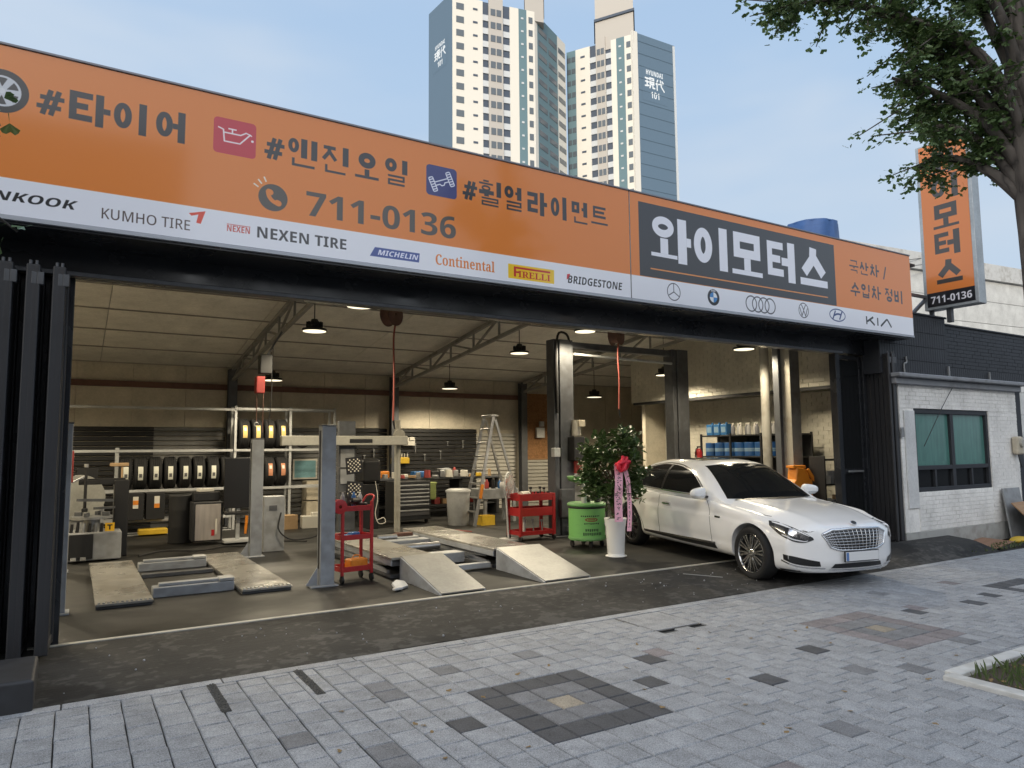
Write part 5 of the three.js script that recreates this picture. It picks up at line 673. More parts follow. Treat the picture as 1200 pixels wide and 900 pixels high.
  simple('hose_drum', 'round orange hose drum on the two post lift column', 'reel', M.rust, (b) => b.lathe([[0.03, -0.06], [0.19, -0.06], [0.19, 0.06], [0.03, 0.06]], 0, 0, 0, 26, Math.PI / 2), [8.4, 2.92, -4.6], 0.7);
}
// ---- right bay: oil shelves, extinguisher, jack
{
  const o = thing('oil_shelf', 'black steel shelf of blue oil tins along the brick wall', 'shelf', [12.2, 0, -3.2]); for (const y of [0.5, 0.95, 1.38, 1.83]) mb().rspan(-0.28, 0.28, y - 0.03, y, -1.25, 1.2, 0.004).mesh('shelf_board', M.plasticBlack, o); for (const z of [-1.23, -0.4, 0.4, 1.18]) for (const x of [-0.27, 0.27]) mb().rspan(x - 0.02, x + 0.02, 0, 1.86, z - 0.02, z + 0.02, 0.003).mesh('post', M.plasticBlack, o); mb().span(0.272, 0.282, 0.3, 1.8, -1.2, 1.15).mesh('back_sheet', M.plasticBlack, o);
  const tin = mb().lathe([[0, 0], [0.115, 0], [0.12, 0.01], [0.116, 0.03], [0.116, 0.12], [0.12, 0.13], [0.116, 0.14], [0.116, 0.27], [0.12, 0.28], [0.11, 0.29], [0, 0.285]], 0, 0, 0, 22).geo(), Mt = mat([0.012, 0.062, 0.19], 0.4), band = mb().cyl([0, 0.10, 0], [0, 0.17, 0], 0.1185, 0.1185, 22, true).geo(), Ml = mat([0.16, 0.24, 0.32], 0.4); let first = null;
  for (let k = 0; k < 8; k++) { const t = thing('oil_tin', 'blue round oil tin with pale band on the middle shelf', 'tin', [12.06, 1.38, -4.27 + k * 0.27], k, 'blue oil tins on the middle shelf'); put('body', tin, Mt, t); put('label_band', band, Ml, t); }
  for (let k = 0; k < 3; k++) { const t = thing('oil_can', 'light blue oil can grouped at the end of the top shelf', 'can', [12.06, 1.83, -4.23 + k * 0.2], 0, 'light blue cans on the top shelf'); mb().rspan(-0.08, 0.08, 0, 0.24, -0.09, 0.09, 0.015).cyl([0.03, 0.24, 0], [0.03, 0.28, 0], 0.025).mesh('body', mat([0.018, 0.10, 0.25], 0.4), t); mb().box(-0.083, 0.12, 0, 0.004, 0.12, 0.12).mesh('label', Ml, t); }
  const bot = mb().lathe([[0, 0], [0.042, 0], [0.045, 0.01], [0.045, 0.15], [0.02, 0.19], [0.02, 0.22], [0, 0.22]], 0, 0, 0, 14).geo(), mbs = [mat([0.13, 0.13, 0.14], 0.4), mat([0.3, 0.3, 0.3], 0.4), mat([0.42, 0.40, 0.36], 0.5)];
  for (let k = 0; k < 15; k++) { const t = thing('additive_bottle', 'small dark additive bottle with white cap on the top shelf', 'bottle', [12.03 + (k % 2) * 0.06, 1.83, -3.6 + k * 0.105], 0, 'additive bottles on the top shelf'); put('body', bot, mbs[k % 3], t); mb().cyl([0, 0.215, 0], [0, 0.25, 0], 0.022, 0.022, 12).mesh('cap', M.paper, t); }
  const e = thing('fire_extinguisher', 'red fire extinguisher standing on a plinth by the oil shelf', 'extinguisher', [11.0, 1.15, -3.62]); mb().lathe([[0, 0], [0.07, 0], [0.075, 0.02], [0.075, 0.32], [0.05, 0.38], [0.025, 0.40], [0, 0.40]], 0, 0, 0, 22).mesh('cylinder', M.red, e); mb().rbox(0.02, 0.43, 0, 0.12, 0.03, 0.03, 0.008).tube([[-0.02, 0.41, 0], [-0.09, 0.38, 0.02], [-0.10, 0.2, 0.02]], 0.012).mesh('valve', M.plasticBlack, e); mb().box(-0.076, 0.2, 0, 0.004, 0.12, 0.05).mesh('label', M.paper, e);
  simple('plinth', 'narrow grey plinth under the red extinguisher', 'plinth', M.machine, (b) => b.rspan(-0.15, 0.15, 0, 1.15, -0.15, 0.15, 0.01), [11.0, 0, -3.62]);
  const j = thing('engine_hoist', 'orange wheeled engine crane folded between the bay posts', 'crane', [10.72, 0, -1.0], -0.25); mb().poly([[-0.26, 0.62], [0.30, 0.62], [0.30, 0.92], [0.10, 1.0], [0.02, 1.18], [-0.14, 1.2], [-0.17, 1.0], [-0.26, 0.9]], 0.22, 0, 0, -0.11, 0, 0, 0, 0.01).mesh('body', M.orange, j); mb().rbox(-0.08, 1.22, 0, 0.26, 0.05, 0.2, 0.012).bar([0.05, 1.18, 0.12], [0.24, 0.88, 0.14], 0.05, 0.05).mesh('handle', M.orange, j); mb().rspan(-0.25, 0.3, 0.08, 0.14, -0.3, 0.3, 0.01).rbox(0.02, 0.38, 0, 0.1, 0.5, 0.1, 0.01).mesh('leg_frame', M.liftDark, j); for (const x of [-0.2, 0.25]) for (const z of [-0.26, 0.26]) mb().cyl([x - 0.015, 0.05, z], [x + 0.015, 0.05, z], 0.05).mesh('caster', M.plasticBlack, j);
  simple('pry_bar', 'long dark pry bar leaning beside the round post', 'bar', M.liftDark, (b) => b.cyl([0, 0, 0], [0.5, 1.7, -0.1], 0.018, 0.014, 8), [10.55, 0, -1.5]);
  // side bay behind the plant: a counter with a raised white bonnet panel
  const b2 = thing('side_counter', 'low steel counter along the side bay wall with pipe rail above', 'counter', [12.9, 0, -9.1]); mb().rspan(-1.3, 1.6, 0.85, 0.9, -0.35, 0.35, 0.01).rspan(-1.25, 1.55, 0, 0.85, -0.3, -0.1, 0.01).mesh('top', M.machine, b2); mb().cyl([-1.3, 1.62, -0.4], [1.6, 1.62, -0.4], 0.03).cyl([-1.3, 1.34, -0.4], [1.6, 1.34, -0.4], 0.025).mesh('pipe_rail', M.liftDark, b2);
  const hd = thing('car_bonnet', 'white bonnet panel propped open behind the potted tree', 'bonnet', [9.62, 1.42, -4.9], 0.5); mb().rbox(0, 0.10, 0, 1.0, 0.03, 0.8, 0.012, 0.0, 0, 0.08).mesh('skin', mat([0.7, 0.7, 0.68], 0.3, 0, { clearcoat: 1, clearcoatRoughness: 0.1 }), hd); mb().rbox(0, 0.075, 0, 0.92, 0.02, 0.72, 0.01, 0, 0, 0.08).mesh('lining', M.plasticBlack, hd); mb().cyl([0.3, -1.42, 0.1], [0.3, 0.08, 0.1], 0.02).cyl([-0.3, -1.42, 0.1], [-0.3, 0.05, 0.1], 0.02).cyl([0.3, -1.42, -0.3], [-0.3, -1.42, -0.3], 0.02).mesh('stand', M.plasticBlack, hd);
  simple('scoop', 'white plastic scoop lying on the floor near a ramp', 'scoop', M.whitePaint, (b) => b.poly([[-0.13, 0], [0.1, 0], [0.16, 0.09], [0.08, 0.15], [-0.04, 0.12]], 0.02, 0, 0, 0, -1.2, 0.3, 0, 0.006).rbox(-0.1, 0.02, 0.04, 0.12, 0.03, 0.05, 0.01), [3.22, 0.01, -0.62], 0.3);
}

// ---- loose clutter: hoses on the floor, more oddments on the bench
{
  const hose = (label, pts, r, m) => tag(mb().tube(pts, r, 6, 60).mesh('air_hose', m), label, 'hose');
  hose('black air hose snaking on the floor before the tyre racks', [[0.9, 0.02, -5.2], [1.3, 0.02, -5.6], [1.8, 0.02, -5.3], [2.2, 0.02, -5.6], [2.6, 0.02, -5.4], [3.1, 0.02, -5.8], [3.5, 0.02, -5.5]], 0.012, M.rubber);
  hose('red air hose lying behind the scissor lift', [[4.9, 0.02, -5.4], [5.4, 0.02, -5.7], [5.9, 0.02, -5.3], [6.3, 0.02, -5.6], [6.5, 0.02, -5.1]], 0.012, M.hoseRed);
  hose('black cable hanging down the two post lift column', [[7.86, 1.3, -3.52], [7.95, 0.9, -3.42], [7.88, 0.6, -3.4], [8.05, 0.3, -3.35], [8.0, 0.03, -3.2]], 0.012, M.rubber);
  hose('thin black cable hanging beside the red chain hoist', [[2.72, 3.2, -5.0], [2.74, 2.5, -5.0], [2.70, 1.95, -5.0]], 0.008, M.rubber);
  const R = rng(202), kinds = [M.plasticBlack, M.steel, M.redDull, M.machine, M.paper, M.cardboard, M.blue, M.yellow], names = ['black', 'steel', 'red', 'grey', 'white', 'brown', 'blue', 'yellow'];
  for (let k = 0; k < 16; k++) { const c = Math.floor(R() * 8), h = 0.05 + R() * 0.13, w = 0.06 + R() * 0.13; simple('bench_oddment', 'small ' + names[c] + ' oddment in the clutter on the long workbench', 'oddment', kinds[c], (b) => (k % 3 ? b.rbox(0, h / 2, 0, w, h, 0.1, 0.012) : b.cyl([0, 0, 0], [0, h, 0], w / 2, w / 2.3, 12)), [5.85 + k * 0.19 + R() * 0.08, 0.93, -8.45 + R() * 0.2], R() * 3, 'oddments on the long workbench'); }
  for (let k = 0; k < 8; k++) { const c = Math.floor(R() * 8), h = 0.08 + R() * 0.14; simple('floor_oddment', 'small ' + names[c] + ' container on the low shelf under the workbench', 'container', kinds[c], (b) => b.rbox(0, h / 2, 0, 0.1 + R() * 0.14, h, 0.16, 0.015), [6.95 + k * 0.26, 0.28, -8.75], R() * 0.5, 'containers under the workbench'); }
  for (let k = 0; k < 6; k++) { const c = [0, 0, 3, 0, 1, 0][k]; simple('wheel_tool', 'small ' + names[c] + ' fitting on the tyre changer ledge', 'fitting', kinds[c], (b) => b.cyl([0, 0, 0], [0.01, 0.08 + R() * 0.08, 0], 0.025, 0.02, 10), [0.02 + k * 0.075, 0.42, -5.12 - R() * 0.05], 0, 'fittings on the tyre changer ledge'); }
}
// ---------------------------------------------------------------- the white saloon car, front axle at its origin, nose to +z
{
  const car = thing('saloon_car', 'white saloon car parked nose out across the workshop threshold', 'car', [8.15, -0.088, 0.97], -11 * Math.PI / 180);
  car.scale.setScalar(0.96); car.rotation.order = 'YXZ'; car.rotation.x = 0.027;
  const paint = mat([0.84, 0.845, 0.85], 0.28, 0, { clearcoat: 1, clearcoatRoughness: 0.04 }), gap = mat([0.02, 0.02, 0.02], 0.8), glass = M.glassDark, trim = mat([0.015, 0.015, 0.016], 0.35);
  const spline = (pts) => (x) => { // monotone-ish cubic through [x, y] given in rising x
    if (x <= pts[0][0]) return pts[0][1]; const n = pts.length; if (x >= pts[n - 1][0]) return pts[n - 1][1];
    let i = 0; while (x > pts[i + 1][0]) i++; const [x0, y0] = pts[i], [x1, y1] = pts[i + 1], t = (x - x0) / (x1 - x0), sl = (a, b) => (b[1] - a[1]) / (b[0] - a[0]);
    const m0 = i ? (sl(pts[i - 1], pts[i]) + sl(pts[i], pts[i + 1])) / 2 : sl(pts[0], pts[1]), m1 = i < n - 2 ? (sl(pts[i], pts[i + 1]) + sl(pts[i + 1], pts[i + 2])) / 2 : sl(pts[i], pts[i + 1]), h = x1 - x0;
    return y0 * (1 + 2 * t) * (1 - t) ** 2 + h * m0 * t * (1 - t) ** 2 + y1 * t * t * (3 - 2 * t) + h * m1 * t * t * (t - 1);
  };
  const top = spline([[-4.24, 0.99], [-4.1, 1.06], [-3.7, 1.085], [-3.2, 1.06], [-2.4, 1.02], [-1.4, 1.0], [-0.75, 1.005], [-0.3, 0.965], [0.1, 0.925], [0.45, 0.88], [0.7, 0.83], [0.84, 0.785], [0.89, 0.755]]);
  const bot = spline([[-4.24, 0.42], [-4.1, 0.30], [-3.8, 0.23], [-3.2, 0.19], [-0.3, 0.19], [0.4, 0.17], [0.75, 0.165], [0.89, 0.20]]);
  const half = spline([[-4.24, 0.78], [-4.0, 0.86], [-3.5, 0.925], [-3.0, 0.95], [-2.0, 0.952], [-1.0, 0.95], [-0.3, 0.945], [0.2, 0.935], [0.6, 0.90], [0.89, 0.86]]);
  function superbox(nx, ny, nz, f) {
    const g = new THREE.BoxGeometry(2, 2, 2, nx, ny, nz), p = g.attributes.position; for (let i = 0; i < p.count; i++) { const v = f(p.getX(i), p.getY(i), p.getZ(i)); p.setXYZ(i, ...v); }
    g.deleteAttribute('uv'); g.deleteAttribute('normal'); const m = mergeVertices(g, 1e-4); m.computeVertexNormals(); return m;
  }
  const squir = (a, b, k) => { const m = Math.max(Math.abs(a), Math.abs(b)) || 1, l = Math.pow(Math.abs(a) ** k + Math.abs(b) ** k, 1 / k) || 1; const s = m / l; return [a * s, b * s]; };
  const bodyF = (a, b, c) => {
    let z = lerp(-4.24, 0.89, (c + 1) / 2); const [p, q] = squir(a, b, 7), yt = top(z), yb = bot(z), f = (q + 1) / 2; let y = lerp(yb, yt, f);
    // section: sill tucked in, bulge at mid, shoulder line drawn in above
    const hood = smooth(-0.85, -0.6, z), trunk = 1 - smooth(-3.9, -3.5, z);
    let w = half(z) * (1 - 0.055 * Math.pow(1 - f, 2) - 0.02 * smooth(0.45, 0.8, f)) ; w -= 0.016 * smooth(0.66, 0.72, f) * (1 - hood * 0.4); w -= 0.006 * Math.exp(-(((y - 0.42) / 0.05) ** 2));
    const sh = smooth(0.75, 1.0, f); w *= 1 - 0.10 * sh * sh * Math.max(hood, trunk);
    let x = p * w; if (b > 0.999 || f > 0.93) y -= (0.055 + 0.02 * hood) * Math.abs(x / w) ** 3.2 * sh; // crowned deck
    y += 0.012 * hood * Math.exp(-(((Math.abs(x) - 0.52 - 0.12 * (0.4 - z)) / 0.07) ** 2)) * smooth(0.9, 1, f); // creases on the bonnet
    // wheel arch lips
    for (const az of [0, -3.11]) { const r = Math.hypot(z - az, y - 0.34); if (Math.abs(x) > 0.6) x += Math.sign(x) * 0.014 * Math.exp(-(((r - 0.40) / 0.055) ** 2)); }
    // nose and tail in plan and in profile
    const nose = smooth(0.0, 0.89, z), tail = 1 - smooth(-4.24, -3.5, z), ax = Math.abs(x) / 0.93;
    z -= nose * 0.40 * Math.pow(ax, 3.0); z += tail * 0.22 * Math.pow(ax, 3);
    z -= nose * (0.10 * Math.pow(clamp((y - 0.52) / 0.3), 2) + 0.10 * Math.pow(clamp((0.36 - y) / 0.2), 2)); z += tail * 0.1 * Math.pow(clamp((0.55 - y) / 0.3), 2);
    return [x, y, z];
  };
  const shell = superbox(36, 30, 110, bodyF);
  const roofY = spline([[-4.0, 0.98], [-3.85, 1.05], [-3.6, 1.16], [-3.2, 1.335], [-2.85, 1.44], [-2.4, 1.487], [-2.0, 1.495], [-1.65, 1.478], [-1.4, 1.432], [-1.1, 1.30], [-0.8, 1.135], [-0.5, 0.965], [-0.42, 0.92]]);
  const cabHalf = spline([[-4.0, 0.70], [-3.5, 0.80], [-3.0, 0.86], [-2.0, 0.885], [-1.2, 0.885], [-0.42, 0.82]]);
  const cabin = superbox(30, 24, 80, (a, b, c) => {
    let z = lerp(-4.0, -0.42, (c + 1) / 2); const [p, q] = squir(a, b, 6), yr = roofY(z), f = (q + 1) / 2, yb = 0.86, y0 = lerp(yb, yr, f), h = clamp((y0 - 0.95) / 0.54);
    const w = cabHalf(z) * (1 - 0.30 * Math.pow(h, 1.25)); const x = p * w; let y = y0 - 0.045 * Math.abs(p) ** 3 * smooth(0.6, 1, f);
    z -= 0.16 * Math.pow(Math.abs(x) / 0.85, 2.2) * smooth(-2.0, -1.0, z); z += 0.14 * Math.pow(Math.abs(x) / 0.85, 2.2) * (1 - smooth(-3.7, -2.8, z));
    return [x, y, z];
  });
  // cut the wheel arches
  const ev = new Evaluator(); ev.useGroups = false; ev.attributes = ['position', 'normal'];
  let br = new Brush(shell); br.updateMatrixWorld();
  for (const az of [0, -3.11]) for (const s of [-1, 1]) { const cg = new THREE.CylinderGeometry(0.385, 0.385, 0.46, 40); cg.rotateZ(Math.PI / 2); cg.deleteAttribute('uv'); const cb = new Brush(cg); cb.position.set(s * 0.86, 0.345, az); cb.updateMatrixWorld(); br = ev.evaluate(br, cb, SUBTRACTION); br.updateMatrixWorld(); }
  const bodyGeo = br.geometry; for (const k of Object.keys(bodyGeo.attributes)) if (!['position', 'normal'].includes(k)) bodyGeo.deleteAttribute(k);
  put('body', flat(bodyGeo), paint, car);
  put('cabin', flat(cabin), paint, car);
  // surface finder
  const probe = { body: new MeshBVH(shell), cabin: new MeshBVH(cabin) };
  function hit(which, o, d) { const r = new THREE.Ray(V3(...o), V3(...d).normalize()), hs = (which === 'both' ? ['body', 'cabin'] : [which]).map((k) => probe[k].raycastFirst(r, THREE.DoubleSide)).filter(Boolean).sort((a, b) => a.distance - b.distance); return hs[0]; }
  // a patch over the surface: outline in (u, v) given by two rails of points, cast along a direction
  function patch(which, rail0, rail1, nu, nv, ray, off, thick = 0) {
    const at = (rail, t) => { const f = t * (rail.length - 1), i = Math.min(rail.length - 2, Math.floor(f)), k = f - i, a = rail[Math.max(0, i - 1)], b = rail[i], c = rail[i + 1], d = rail[Math.min(rail.length - 1, i + 2)]; return [0, 1].map((q) => 0.5 * (2 * b[q] + (c[q] - a[q]) * k + (2 * a[q] - 5 * b[q] + 4 * c[q] - d[q]) * k * k + (3 * b[q] - a[q] - 3 * c[q] + d[q]) * k * k * k)); };
    const pos = [], idx = []; const N = nu + 1;
    for (let j = 0; j <= nv; j++) for (let i = 0; i <= nu; i++) {
      const A = at(rail0, i / nu), B = at(rail1, i / nu), [u, v] = [lerp(A[0], B[0], j / nv), lerp(A[1], B[1], j / nv)], [o, d] = ray(u, v), h = hit(which, o, d), dn = V3(...d).normalize();
      let P; if (h) { const n = h.face.normal.clone(); if (n.dot(dn) > 0) n.negate(); P = h.point.clone().addScaledVector(n, off); } else P = V3(...o).addScaledVector(dn, 3);
      pos.push(P.x, P.y, P.z); if (i < nu && j < nv) { const a = j * N + i; idx.push(a, a + 1, a + N, a + N, a + 1, a + N + 1); }
    }
    const g = new THREE.BufferGeometry(); g.setAttribute('position', new THREE.Float32BufferAttribute(pos, 3)); g.setIndex(idx); g.computeVertexNormals(); return flat(g);
  }
  const sideRay = (s) => (z, y) => [[s * 3, y, z], [-s, 0, 0]], frontRay = (x, y) => [[x, y, 4], [0, 0, -1]], topRay = (x, z) => [[x, 4, z], [0, -1, 0]];
  const line = (which, pts, w, ray, off, n = 24) => { const r0 = [], r1 = []; pts.forEach((p, k) => { const a = pts[Math.max(0, k - 1)], b = pts[Math.min(pts.length - 1, k + 1)], L = Math.hypot(b[0] - a[0], b[1] - a[1]) || 1, nx = -(b[1] - a[1]) / L, ny = (b[0] - a[0]) / L; r0.push([p[0] + nx * w / 2, p[1] + ny * w / 2]); r1.push([p[0] - nx * w / 2, p[1] - ny * w / 2]); }); return patch(which, r0, r1, n, 1, ray, off); };
  const bothSides = (f) => { for (const s of [-1, 1]) f(s); };
  // glass
  bothSides((s) => {
    put('side_window', patch('cabin', [[-1.08, 1.005], [-1.50, 1.005], [-1.9, 1.008], [-2.17, 1.01]], [[-1.24, 1.14], [-1.53, 1.29], [-1.88, 1.368], [-2.17, 1.392]], 18, 8, sideRay(s), 0.004), glass, car);
    put('side_window', patch('cabin', [[-2.225, 1.012], [-2.5, 1.018], [-2.8, 1.025], [-3.02, 1.03]], [[-2.225, 1.395], [-2.5, 1.385], [-2.78, 1.335], [-2.96, 1.27]], 18, 8, sideRay(s), 0.004), glass, car);
    put('side_window', patch('cabin', [[-3.05, 1.035], [-3.2, 1.04], [-3.38, 1.05]], [[-3.0, 1.25], [-3.15, 1.18], [-3.385, 1.06]], 10, 6, sideRay(s), 0.004), glass, car);
    put('window_trim', patch('cabin', [[-2.17, 1.005], [-2.17, 1.2], [-2.17, 1.395]], [[-2.225, 1.005], [-2.225, 1.2], [-2.225, 1.398]], 8, 1, sideRay(s), 0.0035), trim, car);
    put('chrome_strip', line('cabin', [[-0.98, 0.985], [-1.6, 0.992], [-2.4, 1.003], [-3.0, 1.018], [-3.42, 1.045]], 0.014, sideRay(s), 0.007, 30), M.chrome, car);
    put('chrome_strip', line('cabin', [[-1.05, 1.03], [-1.24, 1.157], [-1.53, 1.308], [-1.88, 1.386], [-2.2, 1.41], [-2.5, 1.40], [-2.8, 1.345], [-3.1, 1.225], [-3.42, 1.055]], 0.013, sideRay(s), 0.005, 44), M.chrome, car);
    // shut lines, handles, sill strip
    for (const pts of [[[-0.83, 0.30], [-0.84, 0.6], [-0.90, 0.86], [-1.02, 0.955]], [[-2.19, 0.29], [-2.20, 0.6], [-2.21, 0.97]], [[-3.02, 0.97], [-3.03, 0.85], [-2.95, 0.68], [-2.72, 0.48], [-2.66, 0.30]], [[-0.83, 0.295], [-1.6, 0.285], [-2.66, 0.295]]]) put('door_gap', line('body', pts, 0.009, sideRay(s), 0.0012), gap, car);
    for (const hz of [-1.98, -3.0 + 0.12]) { const h = hit('body', [s * 3, 0.80, hz], [-s, 0, 0]); if (!h) continue; const hx = h.point.x; mb().rbox(hx + s * 0.022, 0.805, hz, 0.018, 0.026, 0.21, 0.008, 0, 0, 0, 2).rbox(hx + s * 0.008, 0.805, hz - 0.085, 0.03, 0.02, 0.025, 0.005).rbox(hx + s * 0.008, 0.805, hz + 0.085, 0.03, 0.02, 0.025, 0.005).mesh('door_handle', M.chrome, car); put('handle_recess', patch('body', [[hz - 0.10, 0.775], [hz, 0.765], [hz + 0.10, 0.775]], [[hz - 0.10, 0.82], [hz, 0.83], [hz + 0.10, 0.82]], 8, 4, sideRay(s), 0.001), mat([0.5, 0.5, 0.5], 0.4), car); }
    put('sill_strip', patch('body', [[-0.72, 0.295], [-1.6, 0.285], [-2.62, 0.30]], [[-0.76, 0.36], [-1.05, 0.355], [-2.62, 0.315]], 34, 3, sideRay(s), 0.008), trim, car);
    put('sill_trim', line('body', [[-0.74, 0.372], [-1.05, 0.363], [-1.8, 0.342], [-2.66, 0.322]], 0.026, sideRay(s), 0.013, 34), M.chrome, car);
    put('fender_badge', line('body', [[-0.62, 0.735], [-0.74, 0.738]], 0.022, sideRay(s), 0.006, 6), M.chrome, car);
    put('front_lip', patch('body', [[0.42, 0.2], [0.55, 0.2], [0.66, 0.2]], [[0.42, 0.225], [0.55, 0.225], [0.66, 0.225]], 8, 2, sideRay(s), 0.006), trim, car);
  });
  put('windscreen', patch('cabin', [[-0.735, 0.975], [-0.38, 0.98], [0, 0.98], [0.38, 0.98], [0.735, 0.975]], [[-0.55, 1.40], [-0.3, 1.425], [0, 1.432], [0.3, 1.425], [0.55, 1.40]], 30, 16, (x, y) => [[x, y, 2], [0, 0, -1]], 0.004), glass, car);
  put('rear_window', patch('cabin', [[-0.62, 1.08], [0, 1.10], [0.62, 1.08]], [[-0.5, 1.37], [0, 1.40], [0.5, 1.37]], 20, 10, (x, y) => [[x, y + 0.33 * 2, -5.4], [0, -0.33, 1]], 0.004), glass, car);
  put('sunroof', patch('cabin', [[-0.42, -1.72], [0, -1.68], [0.42, -1.72]], [[-0.42, -2.45], [0, -2.47], [0.42, -2.45]], 16, 12, topRay, 0.003), glass, car);
  // bonnet lines
  bothSides((s) => put('bonnet_gap', line('body', [[s * 0.735, 0.2], [s * 0.765, 0.05], [s * 0.795, -0.3], [s * 0.79, -0.75]], 0.008, topRay, 0.0015, 28), gap, car));
  put('wiper_cowl', patch('body', [[-0.66, -0.60], [0, -0.42], [0.66, -0.60]], [[-0.70, -0.80], [0, -0.60], [0.70, -0.80]], 24, 4, topRay, 0.004), trim, car);
  // grille: dark well, chrome frame, jewel mesh
  const gTop = [[-0.50, 0.665], [-0.38, 0.712], [0, 0.725], [0.38, 0.712], [0.50, 0.665]], gBot = [[-0.42, 0.52], [-0.30, 0.478], [0, 0.468], [0.30, 0.478], [0.42, 0.52]];
  const grille = put('grille', patch('body', gBot, gTop, 32, 10, frontRay, 0.004), trim, car);
  const cat = (r, t) => { const f = t * (r.length - 1), i = Math.min(r.length - 2, Math.floor(f)), k = f - i; return [lerp(r[i][0], r[i + 1][0], k), lerp(r[i][1], r[i + 1][1], k)]; };
  const barTube = (pts2, r, off) => { const P = pts2.map((p) => { const h = hit('body', ...frontRay(...p)); return h ? [h.point.x, h.point.y, h.point.z + off] : null; }).filter(Boolean); return flat(new THREE.TubeGeometry(new THREE.CatmullRomCurve3(P.map((p) => V3(...p))), P.length * 2, r, 6)); };
  const outline = [...gTop, ...[...gBot].reverse(), gTop[0]]; put('frame', barTube(Array.from({ length: 49 }, (_, k) => cat(outline, k / 48)), 0.012, 0.004), M.chrome, grille);
  put('frame', barTube(Array.from({ length: 25 }, (_, k) => { const p = cat(gTop, k / 24); return [p[0] * 0.97, p[1] + 0.004]; }), 0.020, 0.004), M.chrome, grille);
  const bars = []; for (let r = 1; r < 7; r++) bars.push(barTube(Array.from({ length: 17 }, (_, k) => { const a = cat(gBot, k / 16), b = cat(gTop, k / 16); return [lerp(a[0], b[0], r / 7), lerp(a[1], b[1], r / 7)]; }), 0.0042, 0.006));
  for (let c = 1; c < 22; c++) bars.push(barTube(Array.from({ length: 5 }, (_, k) => { const a = cat(gBot, c / 22), b = cat(gTop, c / 22); return [lerp(a[0], b[0], k / 4), lerp(a[1], b[1], k / 4)]; }), 0.0035, 0.006));
  put('mesh_bars', mergeGeometries(bars), M.chrome, grille);
  { const h = hit('body', [0, 4, 0.80], [0, -1, 0]); const e = mb().sph(0, 0, 0, 0.05, 1, 0.62, 0.16, 20, 12).mesh('bonnet_badge', M.chrome, car); e.position.set(0, 0.79, 0.812); e.rotation.x = -0.75; mb().sph(0, 0, 0.004, 0.042, 1, 0.6, 0.16, 18, 10).mesh('badge_field', trim, e); }
  // headlamps
  bothSides((s) => {
    const ray = (x, y) => { const d = [-s * 0.55, -0.12, -1], L = 3; return [[x * s - d[0] * L, y - d[1] * L, 0.55 - d[2] * L], d]; };
    const lo = [[0.47, 0.575], [0.60, 0.545], [0.74, 0.565], [0.88, 0.64], [1.0, 0.765]], hi = [[0.48, 0.60], [0.60, 0.67], [0.74, 0.745], [0.88, 0.80], [0.995, 0.825]];
    const h = put('headlamp', patch('body', lo, hi, 22, 8, ray, 0.004), mat([0.045, 0.047, 0.05], 0.15, 0, { clearcoat: 1, clearcoatRoughness: 0.02 }), car);
    const pieces = (a, b, c, d, n = 10) => { const q = (t, f) => { const A = cat(lo, t), B = cat(hi, t); return [lerp(A[0], B[0], f), lerp(A[1], B[1], f)]; }; return patch('body', Array.from({ length: 7 }, (_, k) => q(lerp(a, b, k / 6), c)), Array.from({ length: 7 }, (_, k) => q(lerp(a, b, k / 6), d)), n, 3, ray, 0.007); };
    put('lamp_reflector', pieces(0.12, 0.34, 0.3, 0.72), M.chrome, h); put('lamp_reflector', pieces(0.40, 0.60, 0.34, 0.76), M.chrome, h); put('running_light', pieces(0.10, 0.92, 0.80, 0.93, 20), mat([0.75, 0.76, 0.78], 0.2), h); put('running_light', pieces(0.15, 0.72, 0.08, 0.17, 20), mat([0.7, 0.71, 0.73], 0.2), h); put('lamp_bezel', pieces(0.66, 0.88, 0.3, 0.65), mat([0.28, 0.29, 0.30], 0.25, 0.8), h);
    // corner vent in the bumper with bright lower edge
    const vray = (x, y) => { const d = [-s * 0.5, 0, -1]; return [[x * s - d[0] * 3, y, 0.6 - d[2] * 3], d]; };
    put('bumper_vent', patch('body', [[0.42, 0.285], [0.56, 0.285], [0.76, 0.305], [0.88, 0.345]], [[0.44, 0.345], [0.58, 0.365], [0.76, 0.395], [0.885, 0.41]], 16, 5, vray, 0.004), trim, car);
    put('vent_trim', line('body', [[0.36, 0.262], [0.56, 0.266], [0.76, 0.286], [0.90, 0.335]], 0.016, vray, 0.008, 18), M.chrome, car);
    // mirror
    const mr = sub('door_mirror', car); const hh = hit('both', [s * 3, 0.99, -1.06], [-s, 0, 0]); const mx = hh ? hh.point.x : s * 0.9;
    const shellG = superbox(8, 8, 8, (a, b, c) => { const L = Math.pow(Math.abs(a) ** 3 + Math.abs(b) ** 3 + Math.abs(c) ** 3, 1 / 3), m = Math.max(Math.abs(a), Math.abs(b), Math.abs(c)) / L; return [a * m * 0.13 * (1 - 0.12 * c), b * m * 0.078 * (1 - 0.22 * s * a), c * m * 0.062 + 0.03 * b * 0.2]; });
    const ms = put('shell', flat(shellG), paint, mr); ms.position.set(mx + s * 0.155, 1.04, -1.0); ms.rotation.y = -s * 0.18;
    mb().rbox(mx + s * 0.05, 0.985, -1.02, 0.12, 0.03, 0.07, 0.012).mesh('stalk', trim, mr); mb().rbox(mx + s * 0.16, 1.012, -0.94, 0.18, 0.008, 0.012, 0.003).mesh('indicator', M.chrome, mr);
  });
  // lower intake, number plate
  put('lower_intake', patch('body', [[-0.40, 0.262], [0, 0.256], [0.40, 0.262]], [[-0.36, 0.315], [0, 0.318], [0.36, 0.315]], 22, 4, frontRay, 0.004), trim, car);
  put('lip_trim', line('body', [[-0.42, 0.246], [0, 0.238], [0.42, 0.246]], 0.014, frontRay, 0.01, 20), M.chrome, car);
